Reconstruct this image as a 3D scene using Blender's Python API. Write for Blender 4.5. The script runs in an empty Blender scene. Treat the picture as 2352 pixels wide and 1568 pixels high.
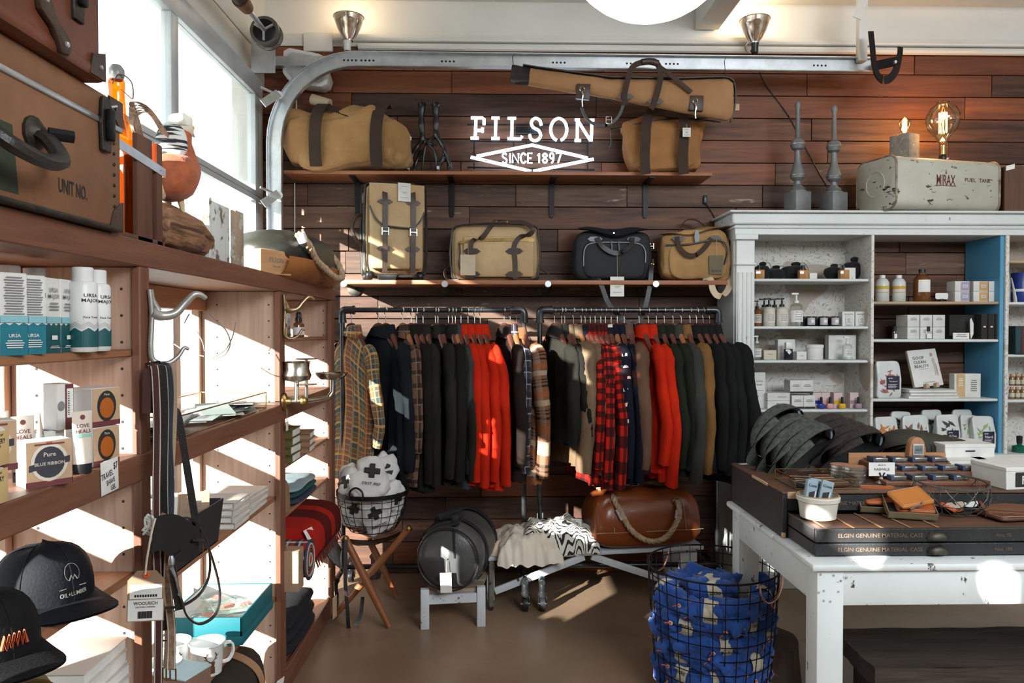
import bpy, bmesh, math, random
from mathutils import Vector as V, Matrix, noise
R = math.radians
sin, cos, pi = math.sin, math.cos, math.pi
rnd = random.Random(7)
sc = bpy.context.scene
COL = sc.collection
# ---------------------------------------------------------------- camera, light, exposure
F = 1700.0; EYE = 1.46
cam = bpy.data.cameras.new('camera'); cam.sensor_width = 36; cam.lens = F/2352*36; cam.clip_start = .02
camo = bpy.data.objects.new('camera', cam); COL.objects.link(camo)
camo.location = (0, 0, EYE)
camo.rotation_euler = (R(90)-math.atan(28/F), 0, -math.atan(40/F))
sc.camera = camo
vs = sc.view_settings
vs.view_transform = 'Standard'; vs.look = 'None'; vs.gamma = 1; vs.use_curve_mapping = False; vs.exposure = 0.0
wd = bpy.data.worlds.new('sky'); sc.world = wd; wd.use_nodes = True
bgn = wd.node_tree.nodes['Background']
bgn.inputs[0].default_value = (.86, .93, 1, 1); bgn.inputs[1].default_value = 2.8
SUN = V((.8, 1, -.36)).normalized()
sl = bpy.data.lights.new('sun', 'SUN'); sl.energy = 38; sl.angle = R(.6); sl.color = (1, .95, .88)
so = bpy.data.objects.new('sun', sl); COL.objects.link(so); so.rotation_euler = SUN.to_track_quat('-Z', 'Y').to_euler(); so.location = (-6, -4, 5)
def area(name, loc, d, sx, sy, e, col, portal=False, spread=None):
    l = bpy.data.lights.new(name, 'AREA'); l.shape = 'RECTANGLE'; l.size = sx; l.size_y = sy; l.energy = e; l.color = col
    if portal: l.cycles.is_portal = True
    if spread: l.spread = spread
    o = bpy.data.objects.new(name, l); COL.objects.link(o); o.location = loc; o.rotation_euler = V(d).to_track_quat('-Z', 'Y').to_euler(); return o
area('door_daylight', (-1.42, 1.3, 1.45), (1, 0, 0), 5.4, 2.6, 1, (1, 1, 1), True)
area('shop_lights', (2.3, -.9, 3.0), (-.08, .85, -.5), 2.6, 1.2, 190, (.9, .96, 1))  # soft fill added behind the camera, standing for unseen shop lighting
sc.cycles.use_denoising = True
sc.cycles.max_bounces = 8; sc.cycles.diffuse_bounces = 4; sc.cycles.transparent_max_bounces = 24
sc.cycles.sample_clamp_indirect = 6; sc.cycles.caustics_reflective = False; sc.cycles.caustics_refractive = False
# ---------------------------------------------------------------- pixels (2352x1568) to world
_RM = camo.rotation_euler.to_matrix()
def ray(u, v): return _RM @ V(((u-1176)/F, -(v-784)/F, -1))
def P(u, v, Y): d = ray(u, v); return V((0, 0, EYE)) + d*(Y/d.y)
def PX(u, v, X): d = ray(u, v); return V((0, 0, EYE)) + d*(X/d.x)
def PZ(u, v, Z): d = ray(u, v); return V((0, 0, EYE)) + d*((Z-EYE)/d.z)
# ---------------------------------------------------------------- materials
MATS = {}
def nn(nt, t, **k):
    n = nt.nodes.new(t)
    for a, b in k.items():
        if a.startswith('i_'):
            key = a[2:]; key = int(key) if key.isdigit() else key.replace('_', ' ')
            n.inputs[key].default_value = b
        else: setattr(n, a, b)
    return n
def c4(c): return (c[0], c[1], c[2], 1)
def hx(h):
    f = lambda s: ((int(h[s:s+2], 16)/255+.055)/1.055)**2.4 if int(h[s:s+2], 16) > 10 else int(h[s:s+2], 16)/255/12.92
    return (f(0), f(2), f(4))
def mat(name, col, col2=None, rough=.6, metal=0, ns=6, st=(1, 1, 1), mix=(.35, .65), bump=.15, bs=80, bst=None, rv=0, trans=0, emit=0, ior=1.45, spec=.5, det=4, dist=0, chip=None, sheen=0, coat=0, coord='Object', ecol=None):
    """principled material: two colours mixed by stretched noise, fine bump, optional per-object value shift and chipped paint"""
    if name in MATS: return MATS[name]
    m = bpy.data.materials.new(name); m.use_nodes = True; nt = m.node_tree; L = nt.links.new
    b = nt.nodes['Principled BSDF']
    if isinstance(col, str): col = hx(col)
    if isinstance(col2, str): col2 = hx(col2)
    if col2 is None: col2 = tuple(x*.8 for x in col)
    tc = nn(nt, 'ShaderNodeTexCoord'); mp = nn(nt, 'ShaderNodeMapping'); mp.inputs['Scale'].default_value = st
    L(tc.outputs[coord], mp.inputs[0])
    oi = nn(nt, 'ShaderNodeObjectInfo')
    if rv:
        mu = nn(nt, 'ShaderNodeMath', operation='MULTIPLY', i_1=37.0); L(oi.outputs['Random'], mu.inputs[0]); cx = nn(nt, 'ShaderNodeCombineXYZ')
        L(mu.outputs[0], cx.inputs[0]); L(mu.outputs[0], cx.inputs[2]); L(cx.outputs[0], mp.inputs['Location'])
    nz = nn(nt, 'ShaderNodeTexNoise', i_Scale=ns, i_Detail=det, i_Roughness=.6, i_Distortion=dist); L(mp.outputs[0], nz.inputs['Vector'])
    rp = nn(nt, 'ShaderNodeMapRange', i_1=mix[0], i_2=mix[1]); L(nz.outputs['Fac'], rp.inputs[0])
    mx = nn(nt, 'ShaderNodeMix', data_type='RGBA'); L(rp.outputs[0], mx.inputs[0]); mx.inputs[6].default_value = c4(col); mx.inputs[7].default_value = c4(col2)
    out = mx.outputs[2]
    if chip:
        ccol, cs, lo, hi = chip[:4]
        cz = nn(nt, 'ShaderNodeTexNoise', i_Scale=cs, i_Detail=7, i_Roughness=.65); cm = nn(nt, 'ShaderNodeMapping'); cm.inputs['Scale'].default_value = chip[4] if len(chip) > 4 else (1, 1, 1)
        L(tc.outputs[coord], cm.inputs[0]); L(cm.outputs[0], cz.inputs['Vector'])
        cr = nn(nt, 'ShaderNodeMapRange', i_1=lo, i_2=hi); L(cz.outputs['Fac'], cr.inputs[0])
        m2 = nn(nt, 'ShaderNodeMix', data_type='RGBA'); L(cr.outputs[0], m2.inputs[0]); L(out, m2.inputs[6]); m2.inputs[7].default_value = c4(hx(ccol)); out = m2.outputs[2]
    if rv:
        hs = nn(nt, 'ShaderNodeHueSaturation'); r2 = nn(nt, 'ShaderNodeMapRange', i_3=1-rv, i_4=1+rv); L(oi.outputs['Random'], r2.inputs[0]); L(r2.outputs[0], hs.inputs['Value']); L(out, hs.inputs['Color']); out = hs.outputs[0]
    L(out, b.inputs['Base Color'])
    b.inputs['Roughness'].default_value = rough; b.inputs['Metallic'].default_value = metal; b.inputs['IOR'].default_value = ior
    b.inputs['Specular IOR Level'].default_value = spec; b.inputs['Transmission Weight'].default_value = trans; b.inputs['Coat Weight'].default_value = coat; b.inputs['Sheen Weight'].default_value = sheen
    if emit: b.inputs['Emission Strength'].default_value = emit; b.inputs['Emission Color'].default_value = c4(ecol or col)
    if bump:
        bz = nn(nt, 'ShaderNodeTexNoise', i_Scale=bs, i_Detail=3); bm = nn(nt, 'ShaderNodeMapping'); bm.inputs['Scale'].default_value = bst or st
        L(tc.outputs[coord], bm.inputs[0]); L(bm.outputs[0], bz.inputs['Vector'])
        bn = nn(nt, 'ShaderNodeBump', i_Strength=bump, i_Distance=.004); L(bz.outputs['Fac'], bn.inputs['Height']); L(bn.outputs[0], b.inputs['Normal'])
    MATS[name] = m; return m
def glass(name, tint=(1, 1, 1), refl=.12, rough=.02):
    """thin clear glass: see-through with a fresnel gloss"""
    if name in MATS: return MATS[name]
    m = bpy.data.materials.new(name); m.use_nodes = True; nt = m.node_tree; nt.nodes.remove(nt.nodes['Principled BSDF'])
    t = nn(nt, 'ShaderNodeBsdfTransparent', i_0=c4(tint)); g = nn(nt, 'ShaderNodeBsdfGlossy', i_Roughness=rough); lw = nn(nt, 'ShaderNodeLayerWeight', i_Blend=.35)
    mr = nn(nt, 'ShaderNodeMapRange', i_3=refl*.4, i_4=min(1, refl*4)); nt.links.new(lw.outputs['Fresnel'], mr.inputs[0])
    ms = nn(nt, 'ShaderNodeMixShader'); nt.links.new(mr.outputs[0], ms.inputs[0]); nt.links.new(t.outputs[0], ms.inputs[1]); nt.links.new(g.outputs[0], ms.inputs[2])
    nt.links.new(ms.outputs[0], nt.nodes['Material Output'].inputs[0]); MATS[name] = m; return m
def plaid(name, base, bars, rough=.85, s=1.0, ns=3):
    """woven check from UV (metres): bars = list of (axis 'u'/'v'/'b', period, offset, width, colour, strength)"""
    if name in MATS: return MATS[name]
    m = bpy.data.materials.new(name); m.use_nodes = True; nt = m.node_tree; L = nt.links.new; b = nt.nodes['Principled BSDF']
    tc = nn(nt, 'ShaderNodeTexCoord'); sp = nn(nt, 'ShaderNodeSeparateXYZ'); L(tc.outputs['UV'], sp.inputs[0])
    out = None; cur = nn(nt, 'ShaderNodeRGB'); cur.outputs[0].default_value = c4(hx(base)); out = cur.outputs[0]
    for ax, per, off, wid, colr, stg in bars:
        for a in ('u', 'v') if ax == 'b' else (ax,):
            ad = nn(nt, 'ShaderNodeMath', operation='ADD', i_1=off); L(sp.outputs['u' == a and 'X' or 'Y'], ad.inputs[0])
            dv = nn(nt, 'ShaderNodeMath', operation='DIVIDE', i_1=per*s); L(ad.outputs[0], dv.inputs[0])
            fr = nn(nt, 'ShaderNodeMath', operation='FRACT'); L(dv.outputs[0], fr.inputs[0])
            lt = nn(nt, 'ShaderNodeMath', operation='LESS_THAN', i_1=wid/per); L(fr.outputs[0], lt.inputs[0])
            ml = nn(nt, 'ShaderNodeMath', operation='MULTIPLY', i_1=stg); L(lt.outputs[0], ml.inputs[0])
            mx = nn(nt, 'ShaderNodeMix', data_type='RGBA'); L(ml.outputs[0], mx.inputs[0]); L(out, mx.inputs[6]); mx.inputs[7].default_value = c4(hx(colr)); out = mx.outputs[2]
    L(out, b.inputs['Base Color']); b.inputs['Roughness'].default_value = rough; b.inputs['Specular IOR Level'].default_value = .2
    bz = nn(nt, 'ShaderNodeTexNoise', i_Scale=300); L(tc.outputs['Object'], bz.inputs['Vector']); bn = nn(nt, 'ShaderNodeBump', i_Strength=.2, i_Distance=.002); L(bz.outputs['Fac'], bn.inputs['Height']); L(bn.outputs[0], b.inputs['Normal'])
    MATS[name] = m; return m
def pl(name, col, rough=.5, **k): k.setdefault('bump', 0); k.setdefault('col2', None); return mat(name, col, rough=rough, **k)
# ---------------------------------------------------------------- mesh builder
def frames(pts, up=None, closed=False):
    n = len(pts); T = []
    for i in range(n):
        a = pts[(i-1) % n] if (i or closed) else pts[0]; c = pts[(i+1) % n] if (i < n-1 or closed) else pts[-1]
        t = (c-a); T.append(t.normalized() if t.length > 1e-9 else V((0, 0, 1)))
    if up is None:
        up = V((0, 0, 1)) if abs(T[0].z) < .9 else V((1, 0, 0))
    N = []; prev = V(up)
    for t in T:
        nrm = prev - t*prev.dot(t)
        if nrm.length < 1e-6: nrm = t.orthogonal()
        nrm.normalize(); N.append(nrm); prev = nrm
    return T, N
def smooth_path(pts, n=6, closed=False):
    """Catmull-Rom through the points"""
    pts = [V(p) for p in pts]; m = len(pts); out = []
    for i in range(m if closed else m-1):
        p0 = pts[(i-1) % m] if (closed or i) else pts[0]; p1 = pts[i]; p2 = pts[(i+1) % m]; p3 = pts[(i+2) % m] if (closed or i < m-2) else pts[-1]
        for k in range(n):
            t = k/n; out.append(.5*((2*p1)+(p2-p0)*t+(2*p0-5*p1+4*p2-p3)*t*t+(3*p1-p0-3*p2+p3)*t**3))
    if not closed: out.append(pts[-1])
    return out
_TX = {}
def text_geo(s):
    if s not in _TX:
        c = bpy.data.curves.new('t', 'FONT'); c.body = s; c.size = 1; c.resolution_u = 2; c.offset = .012; c.align_x = 'CENTER'
        o = bpy.data.objects.new('t', c); me = bpy.data.meshes.new_from_object(o)
        vs_ = [tuple(v.co) for v in me.vertices]; fs = [tuple(p.vertices) for p in me.polygons]
        bpy.data.objects.remove(o); bpy.data.curves.remove(c); bpy.data.meshes.remove(me)
        xs = [v[0] for v in vs_] or [0]; _TX[s] = (vs_, fs, max(xs)-min(xs), (max(xs)+min(xs))/2)
    return _TX[s]
class MB:
    def __init__(s): s.v = []; s.f = []; s.uv = {}; s.m = Matrix()
    def at(s, x=0, y=0, z=0, rz=0, rx=0, ry=0, sc=1):
        s.m = Matrix.Translation((x, y, z)) @ Matrix.Rotation(R(rz), 4, 'Z') @ Matrix.Rotation(R(ry), 4, 'Y') @ Matrix.Rotation(R(rx), 4, 'X') @ Matrix.Scale(sc, 4); return s
    def add(s, vs_, fs, uv=None):
        k = len(s.v); s.v += [s.m @ V(v) for v in vs_]; s.f += [tuple(i+k for i in f) for f in fs]
        if uv:
            for i, q in enumerate(uv): s.uv[k+i] = q
        return s
    def bx(s, x0, x1, y0, y1, z0, z1):
        return s.add([(x, y, z) for x in (x0, x1) for y in (y0, y1) for z in (z0, z1)], [(0, 1, 3, 2), (4, 6, 7, 5), (0, 4, 5, 1), (2, 3, 7, 6), (0, 2, 6, 4), (1, 5, 7, 3)])
    def box(s, x, y, z, sx, sy, sz): return s.bx(x-sx/2, x+sx/2, y-sy/2, y+sy/2, z-sz/2, z+sz/2)
    def hexa(s, b, t): return s.add(list(b)+list(t), [(3, 2, 1, 0), (4, 5, 6, 7), (0, 1, 5, 4), (1, 2, 6, 5), (2, 3, 7, 6), (3, 0, 4, 7)])
    def tube(s, pts, r, n=8, closed=False, up=None, caps=True, flat=1):
        pts = [V(p) for p in pts]; T, N = frames(pts, up, closed); m = len(pts); vs_ = []
        for i in range(m):
            B = T[i].cross(N[i]); rr = r[i] if isinstance(r, (list, tuple)) else r
            for k in range(n): a = 2*pi*k/n; vs_.append(pts[i]+(N[i]*cos(a)*flat+B*sin(a))*rr)
        fs = [(i*n+k, i*n+(k+1) % n, ((i+1) % m)*n+(k+1) % n, ((i+1) % m)*n+k) for i in range(m if closed else m-1) for k in range(n)]
        if caps and not closed: fs += [tuple(range(n))[::-1], tuple(range((m-1)*n, m*n))]
        return s.add(vs_, fs)
    def strap(s, pts, w, t, side, closed=False, uvs=False):
        """flat band; side = width direction (vector, or one per point)"""
        pts = [V(p) for p in pts]; T, _ = frames(pts, None, closed); m = len(pts); vs_ = []; uv = []; L = 0
        for i in range(m):
            sd = V(side[i] if isinstance(side, list) else side); sd = (sd-T[i]*sd.dot(T[i])).normalized(); N = T[i].cross(sd); ww = w[i] if isinstance(w, list) else w
            L += (pts[i]-pts[i-1]).length if i else 0
            for a, b in ((-1, -1), (1, -1), (1, 1), (-1, 1)): vs_.append(pts[i]+sd*a*ww/2+N*b*t/2); uv.append((a*ww/2, L))
        fs = [(i*4+k, i*4+(k+1) % 4, ((i+1) % m)*4+(k+1) % 4, ((i+1) % m)*4+k) for i in range(m if closed else m-1) for k in range(4)]
        if not closed: fs += [(3, 2, 1, 0), tuple((m-1)*4+k for k in range(4))]
        return s.add(vs_, fs, uv)
    def lathe(s, prof, c=(0, 0, 0), n=20, axis=(0, 0, 1), cap=True, arc=1):
        ax = V(axis).normalized(); X = ax.orthogonal().normalized() if abs(ax.z) < .99 else V((1, 0, 0)); Y = ax.cross(X); c = V(c)
        vs_ = [c+ax*z+(X*cos(2*pi*k/n*arc)+Y*sin(2*pi*k/n*arc))*r for r, z in prof for k in range(n)]; m = len(prof)
        fs = [(i*n+k, i*n+(k+1) % n, (i+1)*n+(k+1) % n, (i+1)*n+k) for i in range(m-1) for k in range(n if arc == 1 else n-1)]
        if cap and arc == 1:
            if prof[0][0] > 1e-5: fs.append(tuple(range(n))[::-1])
            if prof[-1][0] > 1e-5: fs.append(tuple(range((m-1)*n, m*n)))
        return s.add(vs_, fs)
    def cyl(s, a, b, r, n=14, r2=None):
        a = V(a); b = V(b); return s.lathe([(r, 0), (r if r2 is None else r2, (b-a).length)], a, n, b-a)
    def prism(s, pts, ext):
        pts = [V(p) for p in pts]; n = len(pts); e = V(ext)
        return s.add(pts+[p+e for p in pts], [tuple(range(n))[::-1], tuple(range(n, 2*n))]+[(k, (k+1) % n, n+(k+1) % n, n+k) for k in range(n)])
    def grid(s, fn, n, m, cu=False, cv=False, uv=None):
        vs_ = []; us = []
        for i in range(n+(0 if cu else 1)):
            for j in range(m+(0 if cv else 1)):
                vs_.append(fn(i/n, j/m))
                if uv: us.append(uv(i/n, j/m))
        w = m+(0 if cv else 1); h = n+(0 if cu else 1)
        fs = [(i*w+j, ((i+1) % h)*w+j, ((i+1) % h)*w+(j+1) % w, i*w+(j+1) % w) for i in range(n) for j in range(m)]
        return s.add(vs_, fs, us)
    def soft(s, c, hx_, hy, hz, p=4, q=4, n=28, m=16, wr=0, ws=4, seed=0, fn=None, cr=0, cs=5):
        """superellipsoid cushion: half sizes, powers p (plan) q (section), wrinkle"""
        c = V(c); sg = lambda x, e: math.copysign(abs(x)**e, x)
        def f(a, b):
            th = 2*pi*a; ph = -pi/2+pi*b; ch = sg(cos(ph), 2/q) if abs(cos(ph)) > 1e-6 else 0
            d = V((sg(cos(th), 2/p)*ch, sg(sin(th), 2/p)*ch, sg(sin(ph), 2/q)))
            o = V((d.x*hx_, d.y*hy, d.z*hz))
            if fn: o = fn(o, d)
            if wr: o += noise.noise_vector(o*ws+V((seed, seed*2, 0)))*wr
            if cr:
                w = o*cs+V((seed*3.1, seed, seed*1.7)); w += noise.noise_vector(w*.6)*.7; k = abs(noise.noise(w))+.5*abs(noise.noise(w*2.1)); o += d.normalized()*cr*(k*2-.55)*(1 if d.z > -.9 else .3)
            return c+o
        return s.grid(f, n, m, cu=True)
    def ell(s, c, rx, ry, rz, n=16, m=10): return s.soft(c, rx, ry, rz, 2, 2, n, m)
    def quad(s, *p): return s.add(p, [tuple(range(len(p)))])
    def disc(s, c, nrm, r, n=16, ry=None, up=None):
        nrm = V(nrm).normalized(); up = V(up or (0, 0, 1)); Y = up-nrm*up.dot(nrm)
        if Y.length < .01: Y = nrm.orthogonal()
        Y.normalize(); X = Y.cross(nrm); c = V(c); return s.add([c+X*cos(2*pi*k/n)*r+Y*sin(2*pi*k/n)*(ry or r) for k in range(n)], [tuple(range(n))])
    def txt(s, t, c, right, up, h=None, w=None, hmax=None):
        """flat lettering centred on c; h = cap height, or w = full width"""
        vs_, fs, W, mid = text_geo(t); right = V(right).normalized(); up = V(up).normalized(); c = V(c); H_ = .72
        kx = ky = (h/H_ if h else w/max(W, .01))
        if h and w: kx = w/max(W, .01)
        return s.add([c+right*(x-mid)*kx+up*(y-H_/2)*ky for x, y, z in vs_], fs)
    def b(s, name, m, parent=None, label=None, cat=None, group=None, bev=0, seg=2, smooth=True, ang=38, kind=None, sub=0, loc=None):
        off = V((0, 0, 0))
        if parent is not None: off = wl(parent)
        elif loc is not None: off = V(loc)
        me = bpy.data.meshes.new(name); me.from_pydata([v-off for v in s.v], [], s.f)
        if s.uv:
            l = me.uv_layers.new(name='UV'); q = s.uv
            vi = [0]*len(me.loops); me.loops.foreach_get('vertex_index', vi); flat = []
            for i in vi: flat += q.get(i, (0, 0))
            l.data.foreach_set('uv', flat)
        if bev:
            bm = bmesh.new(); bm.from_mesh(me); bmesh.ops.remove_doubles(bm, verts=bm.verts, dist=1e-6); bm.normal_update()
            es = [e for e in bm.edges if e.is_manifold and e.calc_face_angle(0) > R(30)]
            bmesh.ops.bevel(bm, geom=es, offset=bev, segments=seg, profile=.5, affect='EDGES', clamp_overlap=True); bm.to_mesh(me); bm.free()
        if smooth:
            me.shade_smooth(); me.set_sharp_from_angle(angle=R(ang))
        if not isinstance(m, (list, tuple)): m = [m]
        for x in m: me.materials.append(x)
        o = bpy.data.objects.new(name, me); COL.objects.link(o)
        if parent is not None: o.parent = parent
        else: o.location = off
        tag(o, label, cat, group, kind)
        if sub:
            md = o.modifiers.new('sub', 'SUBSURF'); md.levels = md.render_levels = sub
        return o
def wl(o):
    p = V(o.location)
    while o.parent: o = o.parent; p += V(o.location)
    return p
def tag(o, label=None, cat=None, group=None, kind=None):
    if label: o['label'] = label
    if cat: o['category'] = cat
    if group: o['group'] = group
    if kind: o['kind'] = kind
    return o
def T(name, label, cat, loc=(0, 0, 0), group=None, rz=0, kind=None):
    o = bpy.data.objects.new(name, None); o.empty_display_size = .05; COL.objects.link(o); o.location = loc; o.rotation_euler.z = R(rz); return tag(o, label, cat, group, kind)
def copy_tree(o, parent=None, **k):
    c = o.copy(); COL.objects.link(c)
    if parent: c.parent = parent
    for ch in KIDS(o): copy_tree(ch, c)
    for a, x in k.items(): c[a] = x
    return c
def KIDS(o): return list(o.children)
def place(o, loc, rz=0, sc=None, rx=0, ry=0):
    o.location = loc; o.rotation_euler = (R(rx), R(ry), R(rz))
    if sc: o.scale = (sc, sc, sc) if not isinstance(sc, tuple) else sc
    return o
def S(mb, name, m, parent=None, **k): return mb.b(name, m, parent, kind='structure' if parent is None else None, **k)
X3, Y3, Z3 = V((1, 0, 0)), V((0, 1, 0)), V((0, 0, 1))
# ---------------------------------------------------------------- common materials
blackmetal = mat('black metal', (.012, .012, .013), rough=.45, metal=.6, bump=.05)
steel = mat('galvanised steel', (.62, .65, .67), (.5, .53, .55), rough=.38, metal=.9, ns=14, bump=.03)
chrome = pl('chrome', (.75, .74, .72), .18, metal=1)
brass = mat('aged brass', (.5, .33, .12), (.3, .2, .08), rough=.32, metal=1, ns=20, bump=.05)
paper = pl('white paper', (.8, .79, .76), .8)
card = pl('white card', (.72, .71, .68), .6)
inkm = pl('black ink', (.02, .02, .02), .7)
inkg = pl('grey ink', (.22, .22, .22), .7)
whiteplastic = pl('white plastic', (.78, .78, .76), .35)
blackplastic = pl('black plastic', (.012, .012, .014), .35)
string = pl('tan string', (.45, .33, .22), .9)
dkleather = mat('dark brown leather', (.035, .02, .014), (.06, .034, .022), rough=.42, ns=9, bump=.25, bs=220)
bkleather = mat('black leather', (.012, .011, .011), (.025, .022, .02), rough=.4, ns=9, bump=.25, bs=220)
tanleather = mat('tan leather', (.4, .16, .045), (.3, .11, .03), rough=.42, ns=7, bump=.2, bs=160)
canvas = mat('tan canvas', (.44, .25, .1), (.31, .165, .058), rough=.85, ns=5, bump=.25, bs=240, sheen=.1)
khaki = mat('khaki twill', (.5, .36, .2), (.4, .27, .14), rough=.85, ns=5, bump=.25, bs=260)
webbing = mat('brown webbing', (.05, .028, .018), (.035, .02, .014), rough=.85, bump=.4, bs=300)
rope = mat('sisal rope', (.5, .37, .24), (.33, .22, .13), rough=.9, ns=30, st=(1, 1, 1), bump=.5, bs=150)
clearglass = glass('clear glass', (.96, .98, .97), .12)
def woodm(name, a, b_, ax=0, ns=5, rough=.55, rv=0, bump=.25, chip=None, mix=(.3, .7), str_=14): 
    st = [str_]*3; st[ax] = 1.0
    return mat(name, a, b_, rough=rough, ns=ns*.35, st=tuple(st), mix=mix, bump=bump, bs=ns, rv=rv, det=6, dist=.6, chip=chip)
# ================================================================ SETTING
YB = 4.45; XL = -1.37; XR = 4.3; YR = -3.5; ZC = 3.41
concrete = mat('brown concrete', (.3, .2, .13), (.15, .1, .066), rough=.4, ns=1.6, mix=(.3, .72), bump=.08, bs=30, det=8, dist=.4)
whitewall = mat('white painted board', (.72, .71, .67), (.66, .65, .61), rough=.55, ns=2, bump=.06, bs=30)
S(MB().bx(XL-.2, XR, YR, YB+.1, -.1, 0), 'floor', concrete)
S(MB().bx(XL-.3, XR, YR, YB+.1, ZC, ZC+.1), 'ceiling', whitewall)
MB().bx(-30, XL-.2, -25, 25, -.25, -.1).b('ground_outside', mat('pale pavement', (.5, .5, .48), rough=.9), kind='structure')
wb = T('wall_back', None, None, (0, YB, 0), kind='structure')
S(MB().bx(XL-.1, XR, YB+.03, YB+.1, 0, ZC), 'backing', mat('dark backing', (.01, .008, .007)), wb)
S(MB().bx(XL-.1, XR, YB-.005, YB+.03, 3.2, ZC), 'upper_wall', whitewall, wb)
S(MB().bx(XL, XR, YB-.03, YB+.03, 3.13, 3.205), 'ledger_board', whitewall, wb, bev=.004)
S(MB().tube([(-.95, YB-.05, 3.165), (XR, YB-.05, 3.165)], .014), 'conduit', whitewall, wb)
S(MB().tube([(-.8, YB-.055, 3.12), (XR, YB-.055, 3.12)], .02), 'conduit', whitewall, wb)
S(MB().bx(-1.12, -.95, YB-.06, YB-.03, 3.09, 3.2), 'junction_box', whitewall, wb, bev=.006)
plankm = woodm('barn plank', (.145, .062, .033), (.033, .014, .009), 0, 6, .62, rv=.5, bump=.35, mix=(.28, .68), chip=('8a7468', 9, .68, .76, (1, 1, 3)))
plankg = woodm('grey barn plank', (.19, .105, .068), (.055, .03, .021), 0, 6, .66, rv=.35, bump=.4, mix=(.25, .7), chip=('a89488', 7, .62, .72, (1, 1, 4)))
plankr = woodm('red barn plank', (.24, .075, .026), (.09, .028, .013), 0, 5, .55, rv=.3, bump=.3)
PHH = .1335; ztop = 3.125; row = 0; prnd = random.Random(11)
while ztop-row*PHH > 0:
    z1 = ztop-row*PHH; z0 = max(0, z1-PHH); x = XL-.02-prnd.random()*.6
    while x < XR:
        w = prnd.uniform(.65, 1.6); x1 = x+w; d = prnd.uniform(0, .008)
        if x1 > XL:
            mm = plankr if (row in (0, 1, 2) and prnd.random() < .8) or prnd.random() < .08 else (plankg if (4 < row < 14 and prnd.random() < .6) else plankm)
            S(MB().bx(max(x, XL)+.0012, min(x1, XR)-.0012, YB-.022-d, YB+.03, z0+.0022, z1-.0022), 'plank', mm, wb, bev=.002, seg=1)
        x = x1
    row += 1
# left wall with the glazed overhead door
wlft = T('wall_left', None, None, (XL, 1, 0), kind='structure')
S(MB().bx(XL-.1, XL, YR, YB, 2.86, ZC), 'header', whitewall, wlft)
for k in range(3): S(MB().bx(XL, XL+.012, YR, YB, 2.875+k*.18, 2.875+k*.18+.174), 'header_board', whitewall, wlft, bev=.004)
S(MB().bx(XL-.1, XL, 4.2, YB, 0, 2.86), 'jamb', whitewall, wlft)
S(MB().bx(XL, XL+.05, 4.2, 4.27, 0, 2.86), 'jamb_board', whitewall, wlft, bev=.003)
S(MB().bx(XL-.1, XL, YR, -1.6, 0, 2.86), 'wall_panel', whitewall, wlft); S(MB().bx(XL-.1, XL, -1.6, -.95, 0, 1.7), 'wall_panel', whitewall, wlft); S(MB().bx(XL-.1, XL, -1.6, -.95, 2.3, 2.86), 'wall_panel', whitewall, wlft)
VY, VZ = -1.43, 1.985; vq = [2*pi*k/32 for k in range(32)]; sqr = lambda k: (min(max(cos(k)*1.45, -1), 1), min(max(sin(k)*1.45, -1), 1))
vm = MB().add([(XL, VY+cos(k)*.062, VZ+sin(k)*.062) for k in vq]+[(XL, (-1.275+sqr(k)[0]*.325), (2.0+sqr(k)[1]*.3)) for k in vq], [(k, (k+1) % 32, 32+(k+1) % 32, 32+k) for k in range(32)])  # round hole added in the unseen wall to throw a sun spot on the apron
S(vm, 'vent_panel', whitewall, wlft, smooth=False); S(MB().bx(XL-.1, XL, -.62, .05, 0, 2.86), 'wall_panel', whitewall, wlft); S(MB().bx(XL-.1, XL, -.95, -.62, 0, 1.88), 'wall_panel', whitewall, wlft); S(MB().bx(XL-.1, XL, -.95, -.62, 2.0, 2.86), 'wall_panel', whitewall, wlft); S(MB().bx(XL-.06, XL-.03, -.8, -.77, 1.74, 2.08), 'muntin', whitewall, wlft)  # hole plate, then an added slot with a bar, shaping sun on the drawers
XD = -1.315
alu = mat('white aluminium', (.62, .66, .68), rough=.4, metal=.3, bump=.02)
wn = T('window_1', None, None, (XD, 1.5, 0), kind='structure')
zr = [.0, .51, 1.07, 1.63, 2.19, 2.79]; ym = [4.12, 3.07, 2.05, 1.03, .05]
pane = glass('window glass', (.95, .98, .98), .08)
for z in zr[1:-1]:
    S(MB().bx(XD-.03, XD+.015, .0, 4.2, z-.028, z-.002), 'rail', alu, wn, bev=.003); S(MB().bx(XD-.03, XD+.015, .0, 4.2, z+.002, z+.028), 'rail', alu, wn, bev=.003)
S(MB().bx(XD-.03, XD+.015, .0, 4.2, 2.745, 2.85), 'rail', alu, wn, bev=.004); S(MB().bx(XD-.03, XD+.015, .0, 4.2, 0, .05), 'rail', alu, wn, bev=.004)
for i in range(5):
    za, zb = (zr[i]+.03, zr[i+1]-.03) if i < 4 else (zr[i]+.03, 2.745)
    if i == 0: za = .05
    for y in ym: S(MB().bx(XD-.03, XD+.012, y-.035, y+.035, za, zb), 'mullion', alu, wn, bev=.003)
    for j in range(4): S(MB().bx(XD-.012, XD-.006, ym[j+1]+.035, ym[j]-.035, za, zb), 'pane', pane, wn, smooth=False)
# right and rear walls (out of view, they close the shop)
S(MB().bx(XR, XR+.1, YR, YB, 0, ZC), 'wall_right', whitewall)
S(MB().bx(XL-.1, XR, YR-.1, YR, 0, ZC), 'wall_rear', whitewall)
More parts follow.
